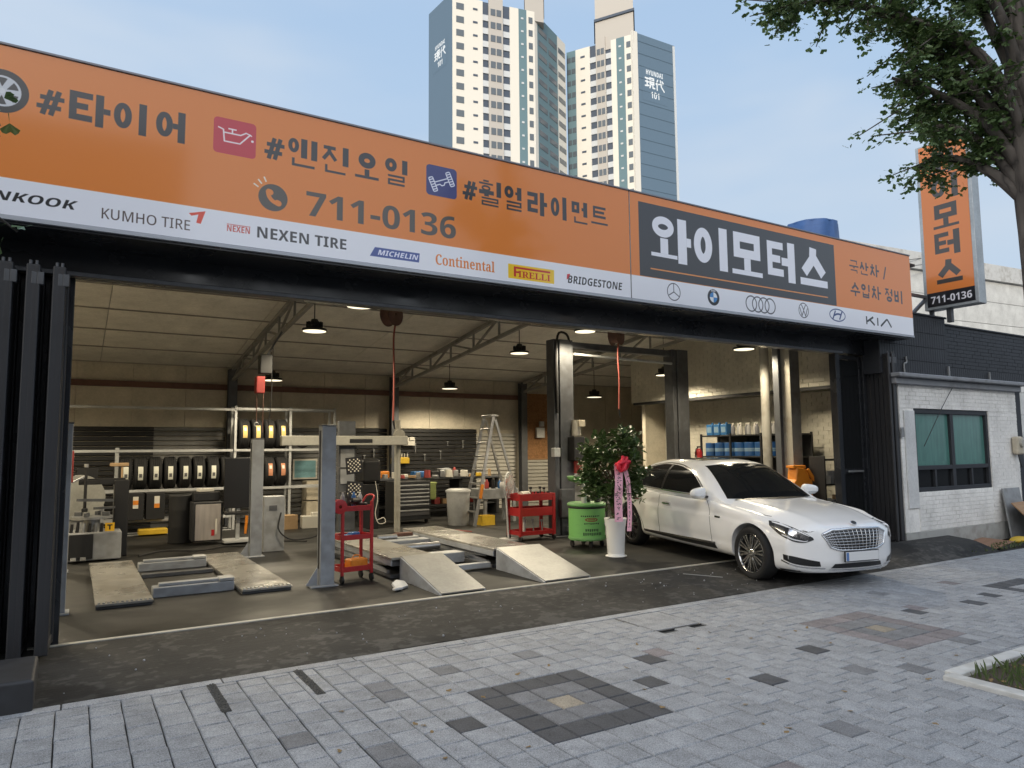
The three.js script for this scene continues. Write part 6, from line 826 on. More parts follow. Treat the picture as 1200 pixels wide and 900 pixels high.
  { const pl = sub('number_plate', car); mb().rbox(0, 0.405, 0.925, 0.54, 0.13, 0.02, 0.006).mesh('holder', trim, pl); mb().rbox(0, 0.405, 0.938, 0.52, 0.11, 0.006, 0.003).mesh('plate', mat([0.72, 0.73, 0.74], 0.4), pl); mb().rbox(-0.235, 0.405, 0.9415, 0.04, 0.10, 0.002, 0.001).mesh('blue_band', mat([0.10, 0.20, 0.45], 0.4), pl); }
  bothSides((s) => put('tail_lamp', patch('body', [[s * 0.35, 0.80], [s * 0.6, 0.78], [s * 0.80, 0.80]], [[s * 0.35, 0.90], [s * 0.6, 0.90], [s * 0.80, 0.92]], 10, 4, (x, y) => [[x, y, -7], [0, 0, 1]], 0.004), mat([0.4, 0.02, 0.02], 0.2), car));
  // underside and wheel wells
  mb().span(-0.62, 0.62, 0.17, 0.5, -4.0, 0.55).mesh('underbody', trim, car);
  const wheel = (s, z) => {
    const w = sub('wheel', car); w.position.set(s * 0.815, 0.345, z); w.rotation.y = s > 0 ? Math.PI / 2 : -Math.PI / 2; // local +z is outward
    const R = 0.345, r = 0.247, hw = 0.12, tp = [[r, -hw + 0.015], [R - 0.055, -hw], [R - 0.02, -hw + 0.012], [R, -hw + 0.045], [R, hw - 0.045], [R - 0.02, hw - 0.012], [R - 0.055, hw], [r + 0.005, hw - 0.015], [r - 0.012, hw - 0.03]];
    mb().lathe(tp, 0, 0, 0, 56, Math.PI / 2).mesh('tyre', M.rubber, w);
    mb().lathe([[r - 0.006, -hw + 0.02], [r - 0.02, 0], [r - 0.016, hw - 0.03], [r + 0.002, hw - 0.012], [r + 0.004, hw - 0.02]], 0, 0, 0, 48, Math.PI / 2).mesh('rim', mat([0.5, 0.51, 0.52], 0.22, 1), w);
    const sp = mb(); for (let k = 0; k < 20; k++) { const a = k / 20 * Math.PI * 2 + (k % 2 ? -0.045 : 0.045), c = Math.cos(a), q = Math.sin(a); sp.bar([c * 0.05, q * 0.05, hw - 0.030], [c * (r - 0.012), q * (r - 0.012), hw - 0.022], 0.014, 0.02); } sp.mesh('spokes', mat([0.62, 0.63, 0.64], 0.2, 1), w);
    mb().lathe([[0.0, 0.012], [0.035, 0.012], [0.062, 0.004], [0.066, -0.012], [0.03, -0.02]], 0, 0, hw - 0.028, 24, Math.PI / 2).mesh('hub_cap', M.chrome, w);
    mb().cyl([0, 0, 0.02], [0, 0, 0.034], 0.165, 0.165, 32).mesh('brake_disc', mat([0.10, 0.10, 0.10], 0.5, 0.6), w);
    mb().cyl([0, 0, -0.06], [0, 0, 0.012], 0.235, 0.235, 24).mesh('backing_plate', trim, w);
  };
  for (const s of [-1, 1]) for (const z of [0, -3.11]) wheel(s, z);
}
// ---------------------------------------------------------------- annex, towers, tank, trees, planter, wires
{
  const o = thing('brick_annex', 'white painted brick annex with dark brick parapet and teal window', 'building', [11.2, 0, 0]);
  const Mw = mat([0.93, 0.91, 0.87], 0.75, 0, { map: T.mottle, bumpMap: T.fine, bumpScale: 0.002 }), Mdk = mat([0.030, 0.033, 0.040], 0.6, 0, { map: T.mottle });
  mb().span(0.22, 0.64, -0.12, 2.66, 0.2, 0.385).span(3.05, 4.1, -0.12, 2.66, 0.2, 0.385).span(0.64, 3.05, -0.12, 0.80, 0.2, 0.385).span(0.64, 3.05, 2.18, 2.66, 0.2, 0.385).span(3.9, 4.1, -0.12, 2.66, -5, 0.2).mesh('wall', Mw, o);
  const bricks = (x0, y0, w, h, seed, m = Mw, z = 0.385) => { const b = stuff(brickField(w, h, 0.20, 0.068, 0.006, 0.010, seed).mesh('brick_face', m, o)); b.position.set(x0, y0, z); };
  bricks(0.22, 2.18, 3.88, 0.46, 2); bricks(3.05, 0.18, 1.05, 2.0, 3); bricks(0.64, 0.18, 2.41, 0.62, 4); bricks(0.22, 0.18, 0.10, 2.0, 8);
  mb().rspan(0.33, 0.63, 0.55, 2.14, 0.38, 0.41, 0.006).mesh('white_panel', mat([0.72, 0.72, 0.71], 0.5, 0, { map: T.mottle }), o);
  mb().rspan(0.2, 4.12, -0.14, 0.17, 0.3, 0.41, 0.006).mesh('plinth', mat([0.40, 0.40, 0.38], 0.85, 0, { map: T.grime, bumpMap: T.fine, bumpScale: 0.004 }), o);
  mb().rspan(0.02, 4.25, 2.67, 2.74, 0.1, 0.56, 0.02).rspan(0.06, 4.2, 2.56, 2.672, 0.2, 0.47, 0.02).mesh('cap', mat([0.25, 0.26, 0.28], 0.7, 0, { map: T.grime }), o);
  const w = sub('window', o); mb().rspan(0.64, 3.05, 2.10, 2.18, 0.28, 0.375, 0.006).rspan(0.64, 3.05, 0.80, 0.87, 0.28, 0.375, 0.006).rspan(0.64, 0.71, 0.87, 2.1, 0.28, 0.375, 0.006).rspan(2.98, 3.05, 0.87, 2.1, 0.28, 0.375, 0.006).rspan(1.78, 1.88, 0.87, 2.1, 0.282, 0.372, 0.006).rspan(0.71, 1.78, 1.16, 1.23, 0.284, 0.37, 0.006).rspan(1.88, 2.98, 1.16, 1.23, 0.284, 0.37, 0.006).rspan(1.22, 1.27, 0.87, 1.16, 0.286, 0.368, 0.005).rspan(2.40, 2.45, 0.87, 1.16, 0.286, 0.368, 0.005).mesh('frame', Mdk, w);
  const film = mat([0.095, 0.235, 0.205], 0.22, 0, { map: T.streak }); for (const [x0, x1] of [[0.71, 1.78], [1.88, 2.98]]) mb().span(x0, x1, 1.23, 2.1, 0.318, 0.324).mesh('pane', film, w); for (const [x0, x1] of [[0.71, 1.22], [1.27, 1.78], [1.88, 2.40], [2.45, 2.98]]) mb().span(x0, x1, 0.87, 1.16, 0.318, 0.324).mesh('pane', M.glassDark, w);
  // parapet of dark brick, its first length in upright slips
  mb().span(-0.1, 1.95, 2.74, 3.80, -0.25, 0.30).span(1.95, 5.2, 2.74, 3.70, -0.25, 0.26).span(4.4, 5.2, -0.1, 2.74, -4, 0.0).mesh('parapet', Mdk, o); const sl = mb(); for (let r = 0; r < 4; r++) for (let k = 0; k < 28; k++) sl.box(-0.06 + k * 0.072, 2.87 + r * 0.25, 0.305, 0.064, 0.24, 0.014); stuff(sl.mesh('brick_face', Mdk, o)); bricks(1.98, 2.95, 3.2, 0.72, 9, Mdk, 0.262); const s2 = mb(); for (let k = 0; k < 44; k++) s2.box(2.0 + k * 0.072, 2.85, 0.266, 0.064, 0.19, 0.014); stuff(s2.mesh('brick_face', Mdk, o));
  mb().rspan(-0.12, 1.97, 3.80, 3.83, -0.28, 0.33, 0.006).rspan(1.97, 5.22, 3.70, 3.73, -0.28, 0.29, 0.006).mesh('coping', Mdk, o);
  mb().tube([[0.55, 2.78, 0.33], [0.55, 2.92, 0.33], [0.62, 2.95, 0.33], [0.62, 3.05, 0.33]], 0.016).mesh('drain_pipe', M.machine, o); mb().rbox(1.93, 2.85, 0.33, 0.03, 0.2, 0.03, 0.005).rbox(3.4, 2.84, 0.30, 0.025, 0.16, 0.03, 0.005).mesh('scupper', M.machine, o);
  mb().span(0.2, 3.9, -0.1, 2.7, -0.2, -0.05).mesh('inner_wall', M.charcoal, o);
  const m = thing('electric_meter', 'beige electric meter box on the white brick wall corner', 'meter', [15.12, 1.55, 0.46]); mb().rbox(0, 0, 0, 0.24, 0.34, 0.12, 0.04).mesh('case', M.beige, m); mb().cyl([0, 0.04, 0.06], [0, 0.04, 0.1], 0.08, 0.07, 20).mesh('dial', mat([0.35, 0.33, 0.28], 0.2), m); mb().tube([[0, -0.17, 0], [0, -0.3, 0.02], [0.1, -0.4, 0]], 0.012).mesh('cable', M.plasticBlack, m);
  simple('door_number', 'small dark number plate beside the white panel', 'plate', M.machine, (b) => b.rbox(0, 0, 0, 0.09, 0.16, 0.02, 0.004).rbox(0, 0.03, 0.012, 0.07, 0.04, 0.006, 0.002), [11.42, 1.78, 0.425]);
  simple('service_wire', 'thin dark wire hanging across the teal window', 'wire', M.plasticBlack, (b) => b.tube([[0, 0, 0], [0.7, 0.75, 0.01], [1.15, 1.15, 0]], 0.006, 5), [12.0, 1.55, 0.44]);
  // boards and rubbish by the wall
  const ply = mat([0.36, 0.22, 0.12], 0.8, 0, { map: T.wood });
  simple('plywood_sheet', 'large brown plywood sheet leaning on the white brick wall', 'board', ply, (b) => b.rbox(0, 0.36, 0, 1.5, 0.78, 0.02, 0.004, -0.75), [15.15, -0.12, 0.80], 0.1); simple('grey_panel', 'grey board standing behind the leaning plywood', 'board', M.machine, (b) => b.rbox(0, 0.44, 0, 0.62, 0.92, 0.03, 0.006, -0.12), [14.75, -0.12, 0.50]); simple('flat_board', 'thin brown board lying on the pavement by the wall', 'board', mat([0.28, 0.16, 0.10], 0.85, 0, { map: T.wood }), (b) => b.rbox(0, 0.03, 0, 1.15, 0.016, 0.5, 0.004, 0.05, 0, 0.03), [13.2, -0.12, 0.72], 0.15); simple('yellow_bag', 'crumpled yellow bag between the boards', 'bag', M.yellow, (b) => b.sph(0, 0.05, 0, 0.14, 1.5, 0.4, 0.9).sph(0.15, 0.05, 0.03, 0.1, 1.4, 0.5, 1).sph(-0.15, 0.04, 0, 0.09, 1.3, 0.5, 1), [14.05, -0.12, 0.85]);
  // weeds along the wall foot
  const R = rng(91), L = [], lf = leafGeo(0.012, 0.07), m4 = new THREE.Matrix4(), q = new THREE.Quaternion(), e = new THREE.Euler(); for (let k = 0; k < 260; k++) { e.set(-0.6 - R() * 0.8, R() * 6.283, 0, 'YXZ'); const s = 0.5 + R() * 0.8; m4.compose(V3(11.9 + R() * 3.2, YS, 1.0 + (R() - 0.5) * 0.35), q.setFromEuler(e), V3(s, s, s)); const g = lf.clone(); g.applyMatrix4(m4); L.push(g); } tag(stuff(put('weeds', mergeGeometries(L), mat([0.10, 0.13, 0.05], 0.8, 0, { map: T.mottle }))), 'thin weeds growing along the pavement edge by the annex', 'weeds');
}
{ // background: white sided building, red roofed house, water tank
  const wl = mat([0.62, 0.63, 0.62], 0.7, 0, { map: T.mottle }), o = thing('white_sided_building', 'large white building with horizontal siding and faded pink roof', 'building', [24, 0, -9]);
  o.rotation.y = -0.10;
  for (let k = 0; k < 9; k++) mb().rspan(0, 22, 0.95 * k, 0.95 * k + 0.935, 0, 0.2, 0.01).mesh('siding', wl, o); mb().span(0.1, 22, 0, 8.5, -9, -0.01).mesh('wall', wl, o); mb().rspan(-0.15, 22.1, 8.5, 9.2, -0.1, 0.35, 0.02).mesh('cornice', mat([0.50, 0.51, 0.51], 0.7, 0, { map: T.grime }), o);
  mb().box(15.5, 10.1, -2.4, 16, 0.12, 4.6, 0.42).span(7.6, 23.4, 8.6, 10.8, -5.0, -4.4).mesh('roof', mat([0.55, 0.30, 0.26], 0.8, 0, { map: T.grime }), o);
  const h = thing('red_roofed_house', 'white house with a red stepped parapet behind the sign', 'house', [22.4, 0, -31]); mb().span(0, 3.6, 0, 19.3, -6, 0).mesh('wall', wl, h); mb().span(-0.25, 3.85, 19.0, 19.5, -6.2, 0.12).span(-0.25, 0.15, 18.2, 19.0, -6.2, 0.12).poly([[-0.25, 19.5], [1.7, 20.0], [3.85, 19.5]], 0.3, 0, 0, -0.2).mesh('roof', mat([0.45, 0.10, 0.06], 0.7, 0, { map: T.mottle }), h);
  const t = thing('water_tank', 'blue tarpaulin wrapped water tank on the shop roof', 'tank', [12.3, 4.62, -1.9]); { const g = new THREE.CylinderGeometry(0.50, 0.52, 1.3, 40, 8), p = g.attributes.position, R = rng(6); for (let i = 0; i < p.count; i++) { const a = Math.atan2(p.getZ(i), p.getX(i)), f = 1 + 0.035 * Math.sin(a * 9 + p.getY(i) * 3) + 0.02 * Math.sin(a * 17); p.setX(i, p.getX(i) * f); p.setZ(i, p.getZ(i) * f); } g.computeVertexNormals(); put('cover', flat(g), mat([0.06, 0.16, 0.42], 0.5, 0, { map: T.mottle }), t).position.set(0.3, 0.75, 0); } mb().sph(0.3, 1.38, 0, 0.50, 1, 0.18, 1, 24, 8).mesh('lid', mat([0.05, 0.14, 0.38], 0.5, 0, { map: T.mottle }), t); mb().span(-0.3, 0.9, -0.2, 0.1, -0.6, 0.6).mesh('stand', M.liftDark, t);
  for (const [a, b] of [[[11, 5.9, -6], [30, 9.0, -8]], [[11, 6.15, -6.4], [30, 9.3, -8.4]]]) { const m = a.map((v, i) => (v + b[i]) / 2); m[1] -= 0.35; tag(mb().tube([a, m, b], 0.012, 5, 30).mesh('overhead_wire', M.plasticBlack), 'thin dark overhead wire behind the blade sign', 'wire', 'overhead wires'); }
}
{ // high rise apartment block: two wings round a core
  const YT = 96, D = (px, py) => { const v = V3(px / 600 - 1, 1 - py / 450, 0.5).unproject(camera).sub(camera.position).normalize(), t = (YT - camera.position.y) / v.y; return [camera.position.x + v.x * t, camera.position.z + v.z * t]; };
  // roof corners read from the photograph, all at the height of the roof
  const P = { a: D(503, 20), b: D(530, -6), c: D(597, 5), d: D(626, 14), e: D(662, 52), f: D(664, 62), g: D(741, 40), h: D(790, 57) };
  const o = thing('apartment_tower', 'cream and slate blue high rise apartment block with two wings', 'building');
  const cream = mat([0.70, 0.67, 0.60], 0.8), blue = mat([0.105, 0.165, 0.23], 0.7), teal = mat([0.12, 0.20, 0.23], 0.7), tan = mat([0.47, 0.44, 0.40], 0.8), glass = mat([0.10, 0.12, 0.14], 0.15), navy = mat([0.055, 0.075, 0.11], 0.5), pale = mat([0.55, 0.57, 0.58], 0.6);
  const FH = 2.9, wallBox = (A, B, y0, y1, th, out) => { // a slab from A to B, its outer face shifted by out along the outward side
    const dx = B[0] - A[0], dz = B[1] - A[1], L = Math.hypot(dx, dz), g = new THREE.BoxGeometry(L, y1 - y0, th); g.translate(L / 2, (y0 + y1) / 2, -th / 2 + out); const q = flat(g); q.applyMatrix4(new THREE.Matrix4().makeRotationY(-Math.atan2(dz, dx)).setPosition(A[0], 0, A[1])); return q; };
  const at = (A, B, t) => [lerp(A[0], B[0], t), lerp(A[1], B[1], t)];
  const wall = (name, A, B, y0, y1, m, out = 0, th = 0.5) => put(name, wallBox(A, B, y0, y1, th, out), m, o);
  // bodies behind the faces
  const ex = (A, B, k) => { const dx = B[0] - A[0], dz = B[1] - A[1]; return [A[0] + dx * k, A[1] + dz * k]; };
  const back = (p, d) => { const l = Math.hypot(p[0], p[1] - 7); return [p[0] + p[0] / l * d, p[1] + (p[1] - 7) / l * d]; };
  function prism(pts, y0, y1, m, name) { const s = new THREE.Shape(pts.map((p) => new THREE.Vector2(p[0], -p[1]))), g = new THREE.ExtrudeGeometry(s, { depth: y1 - y0, bevelEnabled: false }); g.rotateX(-Math.PI / 2); g.translate(0, y0, 0); put(name, flat(g), m, o); }
  const inn = (A, B, C2) => 0;
  prism([back(P.a, 0.6), back(P.b, 0.6), back(P.d, 0.6), back(P.e, 0.6), back(P.e, 14), back(P.a, 12)], 0, YT - 0.4, tan, 'wing');
  prism([back(P.f, 0.6), back(P.g, 0.6), back(P.h, 0.6), back(P.h, 13), back(P.f, 13)], 0, YT - 0.4, tan, 'wing');
  wall('end_wall', P.a, P.b, 30, YT + 0.6, blue, 0.1); wall('end_wall', P.g, P.h, 20, YT + 0.6, blue, 0.1); wall('corner_strip', at(P.g, P.h, -0.02), at(P.g, P.h, 0.10), 20, YT + 0.8, cream, 0.2); wall('corner_strip', at(P.g, P.h, 0.95), P.h, 20, YT + 0.4, pale, 0.2); for (let k = 0; k < 24; k++) { const y = 28 + k * FH; wall('panel_joint', at(P.g, P.h, 0.12), at(P.g, P.h, 0.94), y, y + 0.12, mat([0.08, 0.13, 0.18], 0.7), 0.16, 0.2); }
  // strips across each face: [from, to, kind]
  const bays = (A, B, list, dy = 0) => { for (const [t0, t1, kind] of list) {
    const a = at(A, B, t0), b = at(A, B, t1), base = { c: cream, w: cream, v: cream, t: tan, n: navy, s: teal, k: tan, g: teal, m: cream }[kind]; wall('wall_strip', a, b, 20, YT + (kind === 't' || kind === 'k' ? 1.2 : 0), base, kind === 'n' ? -0.2 : kind === 't' ? 0.35 : 0.05);
    for (let y = YT - 1.9 + dy; y > 34; y -= FH) {
      if (kind === 'w') wall('window', at(a, b, 0.25), at(a, b, 0.75), y - 1.0, y + 0.4, glass, 0.12, 0.12);
      if (kind === 'v') wall('window', at(a, b, 0.35), at(a, b, 0.65), y - 0.5, y - 0.05, navy, 0.12, 0.12);
      if (kind === 't') { wall('window', at(a, b, 0.12), at(a, b, 0.46), y - 1.1, y + 0.35, glass, 0.42, 0.12); wall('window', at(a, b, 0.54), at(a, b, 0.88), y - 1.1, y + 0.35, glass, 0.42, 0.12); }
      if (kind === 'n') wall('balcony_front', a, b, y - 2.3, y - 1.0, pale, 0.0, 0.3);
      if (kind === 's') wall('window', at(a, b, 0.3), at(a, b, 0.6), y - 0.4, y, pale, 0.12, 0.12);
      if (kind === 'g') { wall('window', at(a, b, 0.05), at(a, b, 0.45), y - 0.9, y + 0.3, glass, 0.12, 0.12); wall('window', at(a, b, 0.55), at(a, b, 0.95), y - 0.9, y + 0.3, glass, 0.12, 0.12); }
      if (kind === 'm') wall('window', at(a, b, 0.1), at(a, b, 0.9), y - 0.9, y + 0.3, glass, 0.12, 0.12);
    }
  } };
  bays(P.b, P.d, [[0, 0.18, 'w'], [0.18, 0.36, 'v'], [0.36, 0.43, 'n'], [0.43, 0.60, 't'], [0.60, 0.69, 'n'], [0.69, 0.80, 'c'], [0.80, 0.90, 's'], [0.90, 1.0, 'w']]);
  bays(P.d, P.e, [[0, 0.08, 'c'], [0.08, 0.72, 'g'], [0.72, 1.0, 'm']], -1.0);
  bays(P.f, P.g, [[0, 0.14, 'g'], [0.14, 0.36, 'v'], [0.36, 0.46, 'n'], [0.46, 0.60, 't'], [0.60, 0.68, 'n'], [0.68, 0.76, 'c'], [0.76, 0.88, 's'], [0.88, 1.0, 'w']]);
  // roof houses
  const house = (A, B, t0, t1, h, d, m) => { const a = at(A, B, t0), b = at(A, B, t1); prism([a, b, back(b, d), back(a, d)], YT - 2, YT + h, m, 'lift_house'); const c = [ex(a, b, -0.03), ex(a, b, 1.03)]; prism([back(c[0], -0.4), back(c[1], -0.4), back(c[1], d), back(c[0], d)], YT + h * 0.45, YT + h * 0.5, navy, 'lift_house_band'); };
  house(P.b, P.d, 0.88, 1.12, 8.5, 8, tan); house(P.f, P.g, 0.45, 1.02, 12, 9, tan);
  const sg = canvasTex(256, 256, (c, W, H) => { c.fillStyle = '#5b7184'; c.fillRect(0, 0, W, H); c.fillStyle = c.strokeStyle = '#dfe4e8'; fitText(c, 'HYUNDAI', 40, 216, 14, 52, BOLD); c.lineWidth = 12; c.lineCap = 'round'; const ln = (...p) => { c.beginPath(); p.forEach((q, k) => (k ? c.lineTo(...q) : c.moveTo(...q))); c.stroke(); };
    ln([30, 82], [66, 82]); ln([32, 108], [64, 108]); ln([48, 82], [48, 140]); ln([28, 142], [68, 134]); ln([78, 74], [118, 74], [118, 118], [78, 118], [78, 74]); ln([78, 90], [118, 90]); ln([78, 104], [118, 104]); ln([90, 120], [76, 150]); ln([106, 120], [108, 146], [128, 146]);
    ln([160, 74], [142, 108]); ln([152, 96], [152, 152]); ln([168, 104], [218, 92]); ln([188, 72], [198, 120], [226, 150]); ln([206, 76], [216, 84]); fitText(c, '101', 84, 172, 176, 226, BOLD); });
  for (const [A, B, t0, t1, dy] of [[P.a, P.b, 0.2, 0.8, -11], [P.g, P.h, 0.2, 0.78, -11]]) { const a = at(A, B, t0), b = at(A, B, t1), L = Math.hypot(b[0] - a[0], b[1] - a[1]), m = put('block_lettering', planeUV(L, L * 1.1), mat('#ffffff', 0.7, 0, { map: sg }), o), mid = at(a, b, 0.5); m.rotation.y = -Math.atan2(b[1] - a[1], b[0] - a[0]); const n = [-(b[1] - a[1]) / L, (b[0] - a[0]) / L]; m.position.set(mid[0] + n[0] * 0.13, YT + dy, mid[1] + n[1] * 0.13); }
}
// ---- street trees: ginkgo with fan leaves
function fanGeo() { const p = [], n = 6, r = 0.036; for (let k = 0; k < n; k++) { const a0 = -0.95 + 1.9 * k / n, a1 = -0.95 + 1.9 * (k + 1) / n, rr2 = (i) => r * (i === n / 2 ? 0.74 : 1 + 0.06 * ((i * 7) % 3 - 1)); p.push(0, 0, 0, Math.sin(a0) * rr2(k), 0.004 * (k % 2), Math.cos(a0) * rr2(k), Math.sin(a1) * rr2(k + 1), 0.004 * ((k + 1) % 2), Math.cos(a1) * rr2(k + 1)); } p.push(-0.0015, 0, -0.03, 0.0015, 0, -0.03, 0, 0, 0); const g = new THREE.BufferGeometry(); g.setAttribute('position', new THREE.Float32BufferAttribute(p, 3)); return flat(g); }
const fan = fanGeo(), MLeaf = [mat([0.095, 0.165, 0.045], 0.55, 0, { transmission: 0.35, thickness: 0 }), mat([0.15, 0.225, 0.065], 0.55, 0, { transmission: 0.35, thickness: 0 })], MBark = mat([0.17, 0.145, 0.125], 0.9, 0, { map: T.bark, bumpMap: T.bark, bumpScale: 0.02 });
function tree(label, pos, h, r0, limbs, seed, perTip, sprays = []) {
  const o = thing('ginkgo_tree', label, 'tree', pos), R = rng(seed); const tr = [];
  const n = 40, seg = 28, pp = [], uv = [], ix = []; for (let i = 0; i <= n; i++) { const y = h * i / n, flare = 1 + 0.5 * Math.exp(-y * 3.5), rad = r0 * lerp(1, 0.42, i / n) * flare; for (let j = 0; j <= seg; j++) { const a = j / seg * 6.2832, b = 1 + 0.09 * (fbm(j / seg * 14, y * 2.2, 14, 3, 8) - 0.5) + 0.05 * Math.sin(a * 7 + y * 2); pp.push(Math.cos(a) * rad * b + 0.04 * Math.sin(y * 0.9), y, Math.sin(a) * rad * b + 0.03 * Math.cos(y * 0.7)); uv.push(j / seg * 1, y / 1.4); if (i < n && j < seg) { const q = i * (seg + 1) + j; ix.push(q, q + seg + 1, q + 1, q + 1, q + seg + 1, q + seg + 2); } } }
  const g = new THREE.BufferGeometry(); g.setAttribute('position', new THREE.Float32BufferAttribute(pp, 3)); g.setAttribute('uv', new THREE.Float32BufferAttribute(uv, 2)); g.setIndex(ix); g.computeVertexNormals(); put('trunk', flat(g), MBark, o);
  const lm = mb(), tips = [];
  for (const L of limbs) { const P = L.map((p) => [p[0] - pos[0], p[1] - pos[1], p[2] - pos[2]]), c = new THREE.CatmullRomCurve3(P.map((p) => V3(...p))); for (let i = 0; i < 12; i++) { const a = c.getPoint(i / 12), b = c.getPoint((i + 1) / 12); lm.cyl(a.toArray(), b.toArray(), lerp(0.05, 0.012, i / 12), lerp(0.05, 0.012, (i + 1) / 12), 7, true); } const len = c.getLength();
    for (let k = 0; k < len * 13; k++) { const t = 0.2 + 0.8 * R(), a = c.getPoint(t), d = [(R() - 0.5), (R() - 0.62) * 0.7, (R() - 0.5)], l = (0.25 + R() * 0.45) * Math.min(1, len * 0.6), b = V3(a.x + d[0] * l * 1.6, a.y + d[1] * l * 1.4, a.z + d[2] * l * 1.6); lm.cyl(a.toArray(), b.toArray(), 0.009, 0.004, 5, true); tips.push([a, b]); } }
  lm.mesh('branches', MBark, o);
  const geos = [[], []], m4 = new THREE.Matrix4(), q = new THREE.Quaternion(), e = new THREE.Euler();
  for (const [a, b] of tips) for (let k = 0; k < perTip; k++) { const t = 0.15 + R() * 0.95, s = 0.75 + R() * 0.55, sp = 0.085; e.set(0.5 + (R() - 0.5) * 1.9, R() * 6.283, (R() - 0.5) * 1.5, 'YXZ'); m4.compose(V3(lerp(a.x, b.x, t) + (R() + R() - 1) * sp, lerp(a.y, b.y, t) + (R() + R() - 1.25) * sp, lerp(a.z, b.z, t) + (R() + R() - 1) * sp), q.setFromEuler(e), V3(s, s, s)); const f = fan.clone(); f.applyMatrix4(m4); geos[R() < 0.3 ? 1 : 0].push(f); }
  geos.forEach((L, i) => { if (L.length) stuff(put('crown', mergeGeometries(L), MLeaf[i], o)); });
  return o;
}
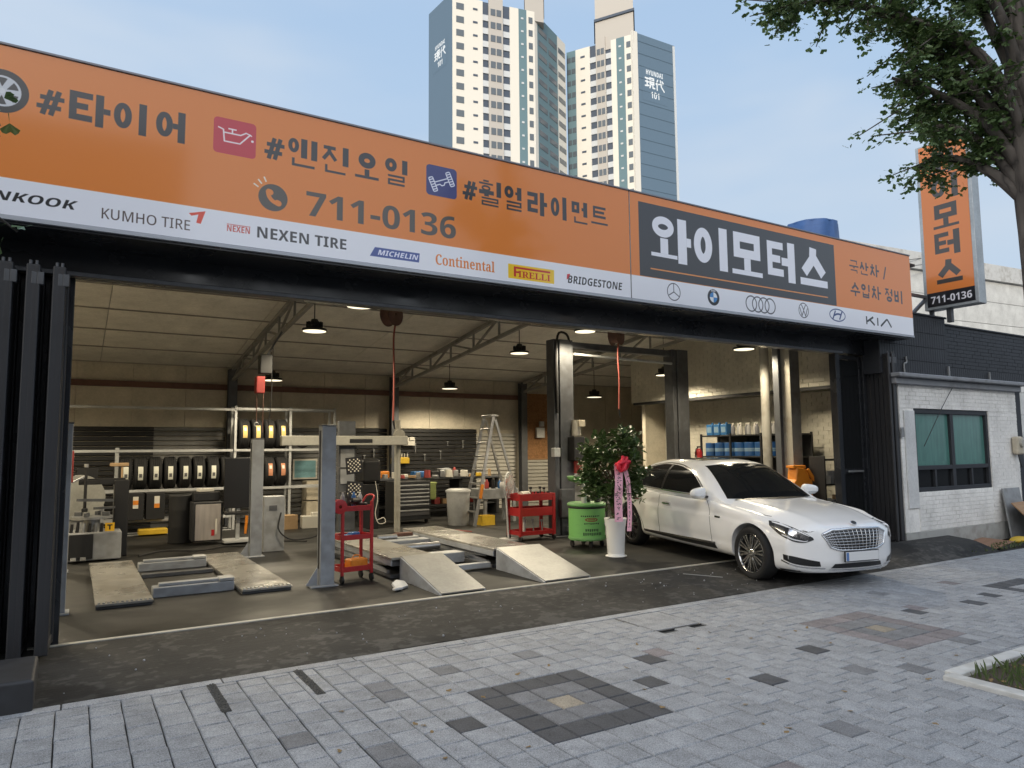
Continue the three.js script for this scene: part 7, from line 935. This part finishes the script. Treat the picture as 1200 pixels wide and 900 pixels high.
{
  const B = [6.29, -0.12, 4.57], q0 = (y) => [6.29, y, 4.57], limbs = [[[3.9], [5.9, 4.7, 4.3], [5.45, 5.0, 4.0], [5.0, 5.15, 3.65], [4.72, 5.12, 3.35]], [[3.8], [5.9, 4.6, 4.2], [5.4, 5.25, 3.9], [4.9, 5.45, 3.5]], [[4.1], [6.0, 5.0, 4.5], [5.6, 5.5, 4.3], [5.2, 5.9, 4.1]], [[3.5], [6.05, 4.1, 4.35], [5.75, 4.4, 4.1], [5.5, 4.5, 3.95]], [[3.4], [6.1, 3.95, 4.3], [5.85, 4.1, 4.15], [5.72, 4.05, 4.02]], [[3.35], [6.1, 3.8, 4.25], [5.95, 3.9, 4.0], [5.88, 3.85, 3.9]], [[3.6], [6.3, 4.4, 4.1], [6.3, 4.9, 3.8]], [[4.0], [6.15, 4.7, 4.25], [5.9, 5.0, 3.95], [5.65, 5.2, 3.75]], [[4.3], [6.5, 5.2, 4.8], [6.9, 5.8, 5.0]], [[3.8], [6.7, 4.6, 4.9], [7.2, 5.1, 5.2]], [[4.4], [6.3, 5.6, 4.5], [6.1, 6.3, 4.4]], [[3.7], [6.0, 4.5, 4.45], [5.75, 4.8, 4.25], [5.6, 4.75, 4.1]], [[3.9], [6.1, 4.5, 4.2], [5.95, 4.65, 3.95], [5.8, 4.6, 3.8]], [[3.6], [6.2, 4.2, 4.3], [6.05, 4.45, 4.05], [6.0, 4.4, 3.85]], [[4.2], [6.1, 5.2, 4.3], [5.85, 5.6, 4.1]]].map((L) => L.map((p) => (p.length === 1 ? q0(p[0]) : p)));
  tree('ginkgo street tree with rough trunk growing in the kerbed pit', B, 7.0, 0.165, limbs, 5, 34);
  const t2 = tree('ginkgo street tree whose low twigs reach the sign board end', [-1.9, -0.12, 4.0], 6.0, 0.16, [[[-1.9, 2.4, 4.0], [-1.3, 2.7, 4.05], [-0.75, 2.88, 4.2], [-0.29, 2.79, 4.33]], [[-1.9, 2.2, 4.0], [-1.2, 2.5, 4.0], [-0.85, 2.60, 4.15], [-0.50, 2.55, 4.22]], [[-1.9, 3.2, 4.0], [-2.3, 4.0, 4.3], [-2.6, 4.6, 4.6]], [[-1.9, 3.4, 4.0], [-1.6, 4.3, 4.3], [-1.5, 5.0, 4.5]]], 8, 9);
  // planter: kerb stones, soil, litter
  const k = structure(mb().box(8.4, YS - 0.02, 5.15, 5.9, 0.05, 2.1).mesh('tree_pit_soil', mat([0.095, 0.075, 0.055], 0.95, 0, { map: T.grime, bumpMap: T.fine, bumpScale: 0.012 })));
  const R = rng(23), Mk = mat([0.62, 0.62, 0.60], 0.8, 0, { map: T.grime, bumpMap: T.fine, bumpScale: 0.002 }); const kerb = (x, z, w, d, l) => tag(mb().rbox(0, 0, 0, w, 0.13, d, 0.012).mesh('kerb_stone', Mk), l, 'kerb', 'pale kerb stones round the tree pit').position.set(x, YS - 0.03, z);
  for (let i = 0; i < 5; i++) kerb(6.0 + i * 1.0, 4.125, 0.985, 0.12, 'pale granite kerb stone along the long side of tree pit'); for (let i = 0; i < 2; i++) kerb(5.44, 4.58 + i * 0.9 - 0.02, 0.12, 0.88, 'pale granite kerb stone along the short side of tree pit');
  const lf = leafGeo(0.006, 0.09), L = [], D = [], m4 = new THREE.Matrix4(), q = new THREE.Quaternion(), e = new THREE.Euler(); for (let i = 0; i < 380; i++) { const x = 5.55 + R() * R() * 3, z = 4.22 + R() * 0.9; e.set(-1.1 + (R() - 0.5) * 1.2, R() * 6.283, 0, 'YXZ'); const s = 0.5 + R(); m4.compose(V3(x, YS + 0.005, z), q.setFromEuler(e), V3(s, s, s)); const g = lf.clone(); g.applyMatrix4(m4); L.push(g); } for (let i = 0; i < 420; i++) { const out = i > 380; e.set((R() - 0.5) * 0.7, R() * 6.283, (R() - 0.5) * 0.7, 'YXZ'); m4.compose(out ? V3(1.2 + R() * 5, YS + 0.006, 2.2 + R() * 2.4) : V3(5.52 + R() * 2.6, YS + 0.012 + R() * 0.02, 4.22 + R() * 0.9), q.setFromEuler(e), V3(0.8, 0.8, 0.8)); const g = fan.clone(); g.applyMatrix4(m4); (out ? D : D).push(g); }
  tag(stuff(put('grass', mergeGeometries(L), mat([0.09, 0.13, 0.04], 0.8))), 'sparse grass growing in the kerbed tree pit', 'grass'); tag(stuff(put('fallen_leaves', mergeGeometries(D), mat([0.24, 0.16, 0.07], 0.85))), 'dry brown fallen leaves lying in the tree pit', 'leaves');
}

{ // buildings across the street, behind the camera: they keep the low sun off the shop front and show in the glossy sign
  const bl = (x0, x1, z, h, c, label) => { const o = thing('street_building', label, 'building', [x0, 0, z]), w = x1 - x0; mb().span(0, w, -0.2, h, 0, 9).mesh('wall', mat(c, 0.8, 0, { map: T.grime }), o); for (let y = 1.2; y < h - 1.8; y += 3.1) for (let x = 1.0; x < w - 2; x += 3.4) mb().rspan(x, x + 1.9, y, y + 1.5, -0.06, -0.005, 0.01).mesh('window', M.glassDark, o); mb().span(-0.1, w + 0.1, h, h + 0.4, -0.15, 9.1).mesh('parapet', M.machine, o); };
  bl(-62, -33, 30, 14.5, [0.40, 0.36, 0.31], 'tan office building across the street with square windows'); bl(-32, 4, 30, 15.5, [0.30, 0.24, 0.20], 'tall brown brick building across the street from the shop'); bl(5.5, 15, 30, 8.0, [0.45, 0.43, 0.40], 'low pale building across the street between taller ones'); bl(30, 62, 30, 12.0, [0.36, 0.34, 0.33], 'grey building across the street past the open yard');
}
renderer.render(scene, camera);
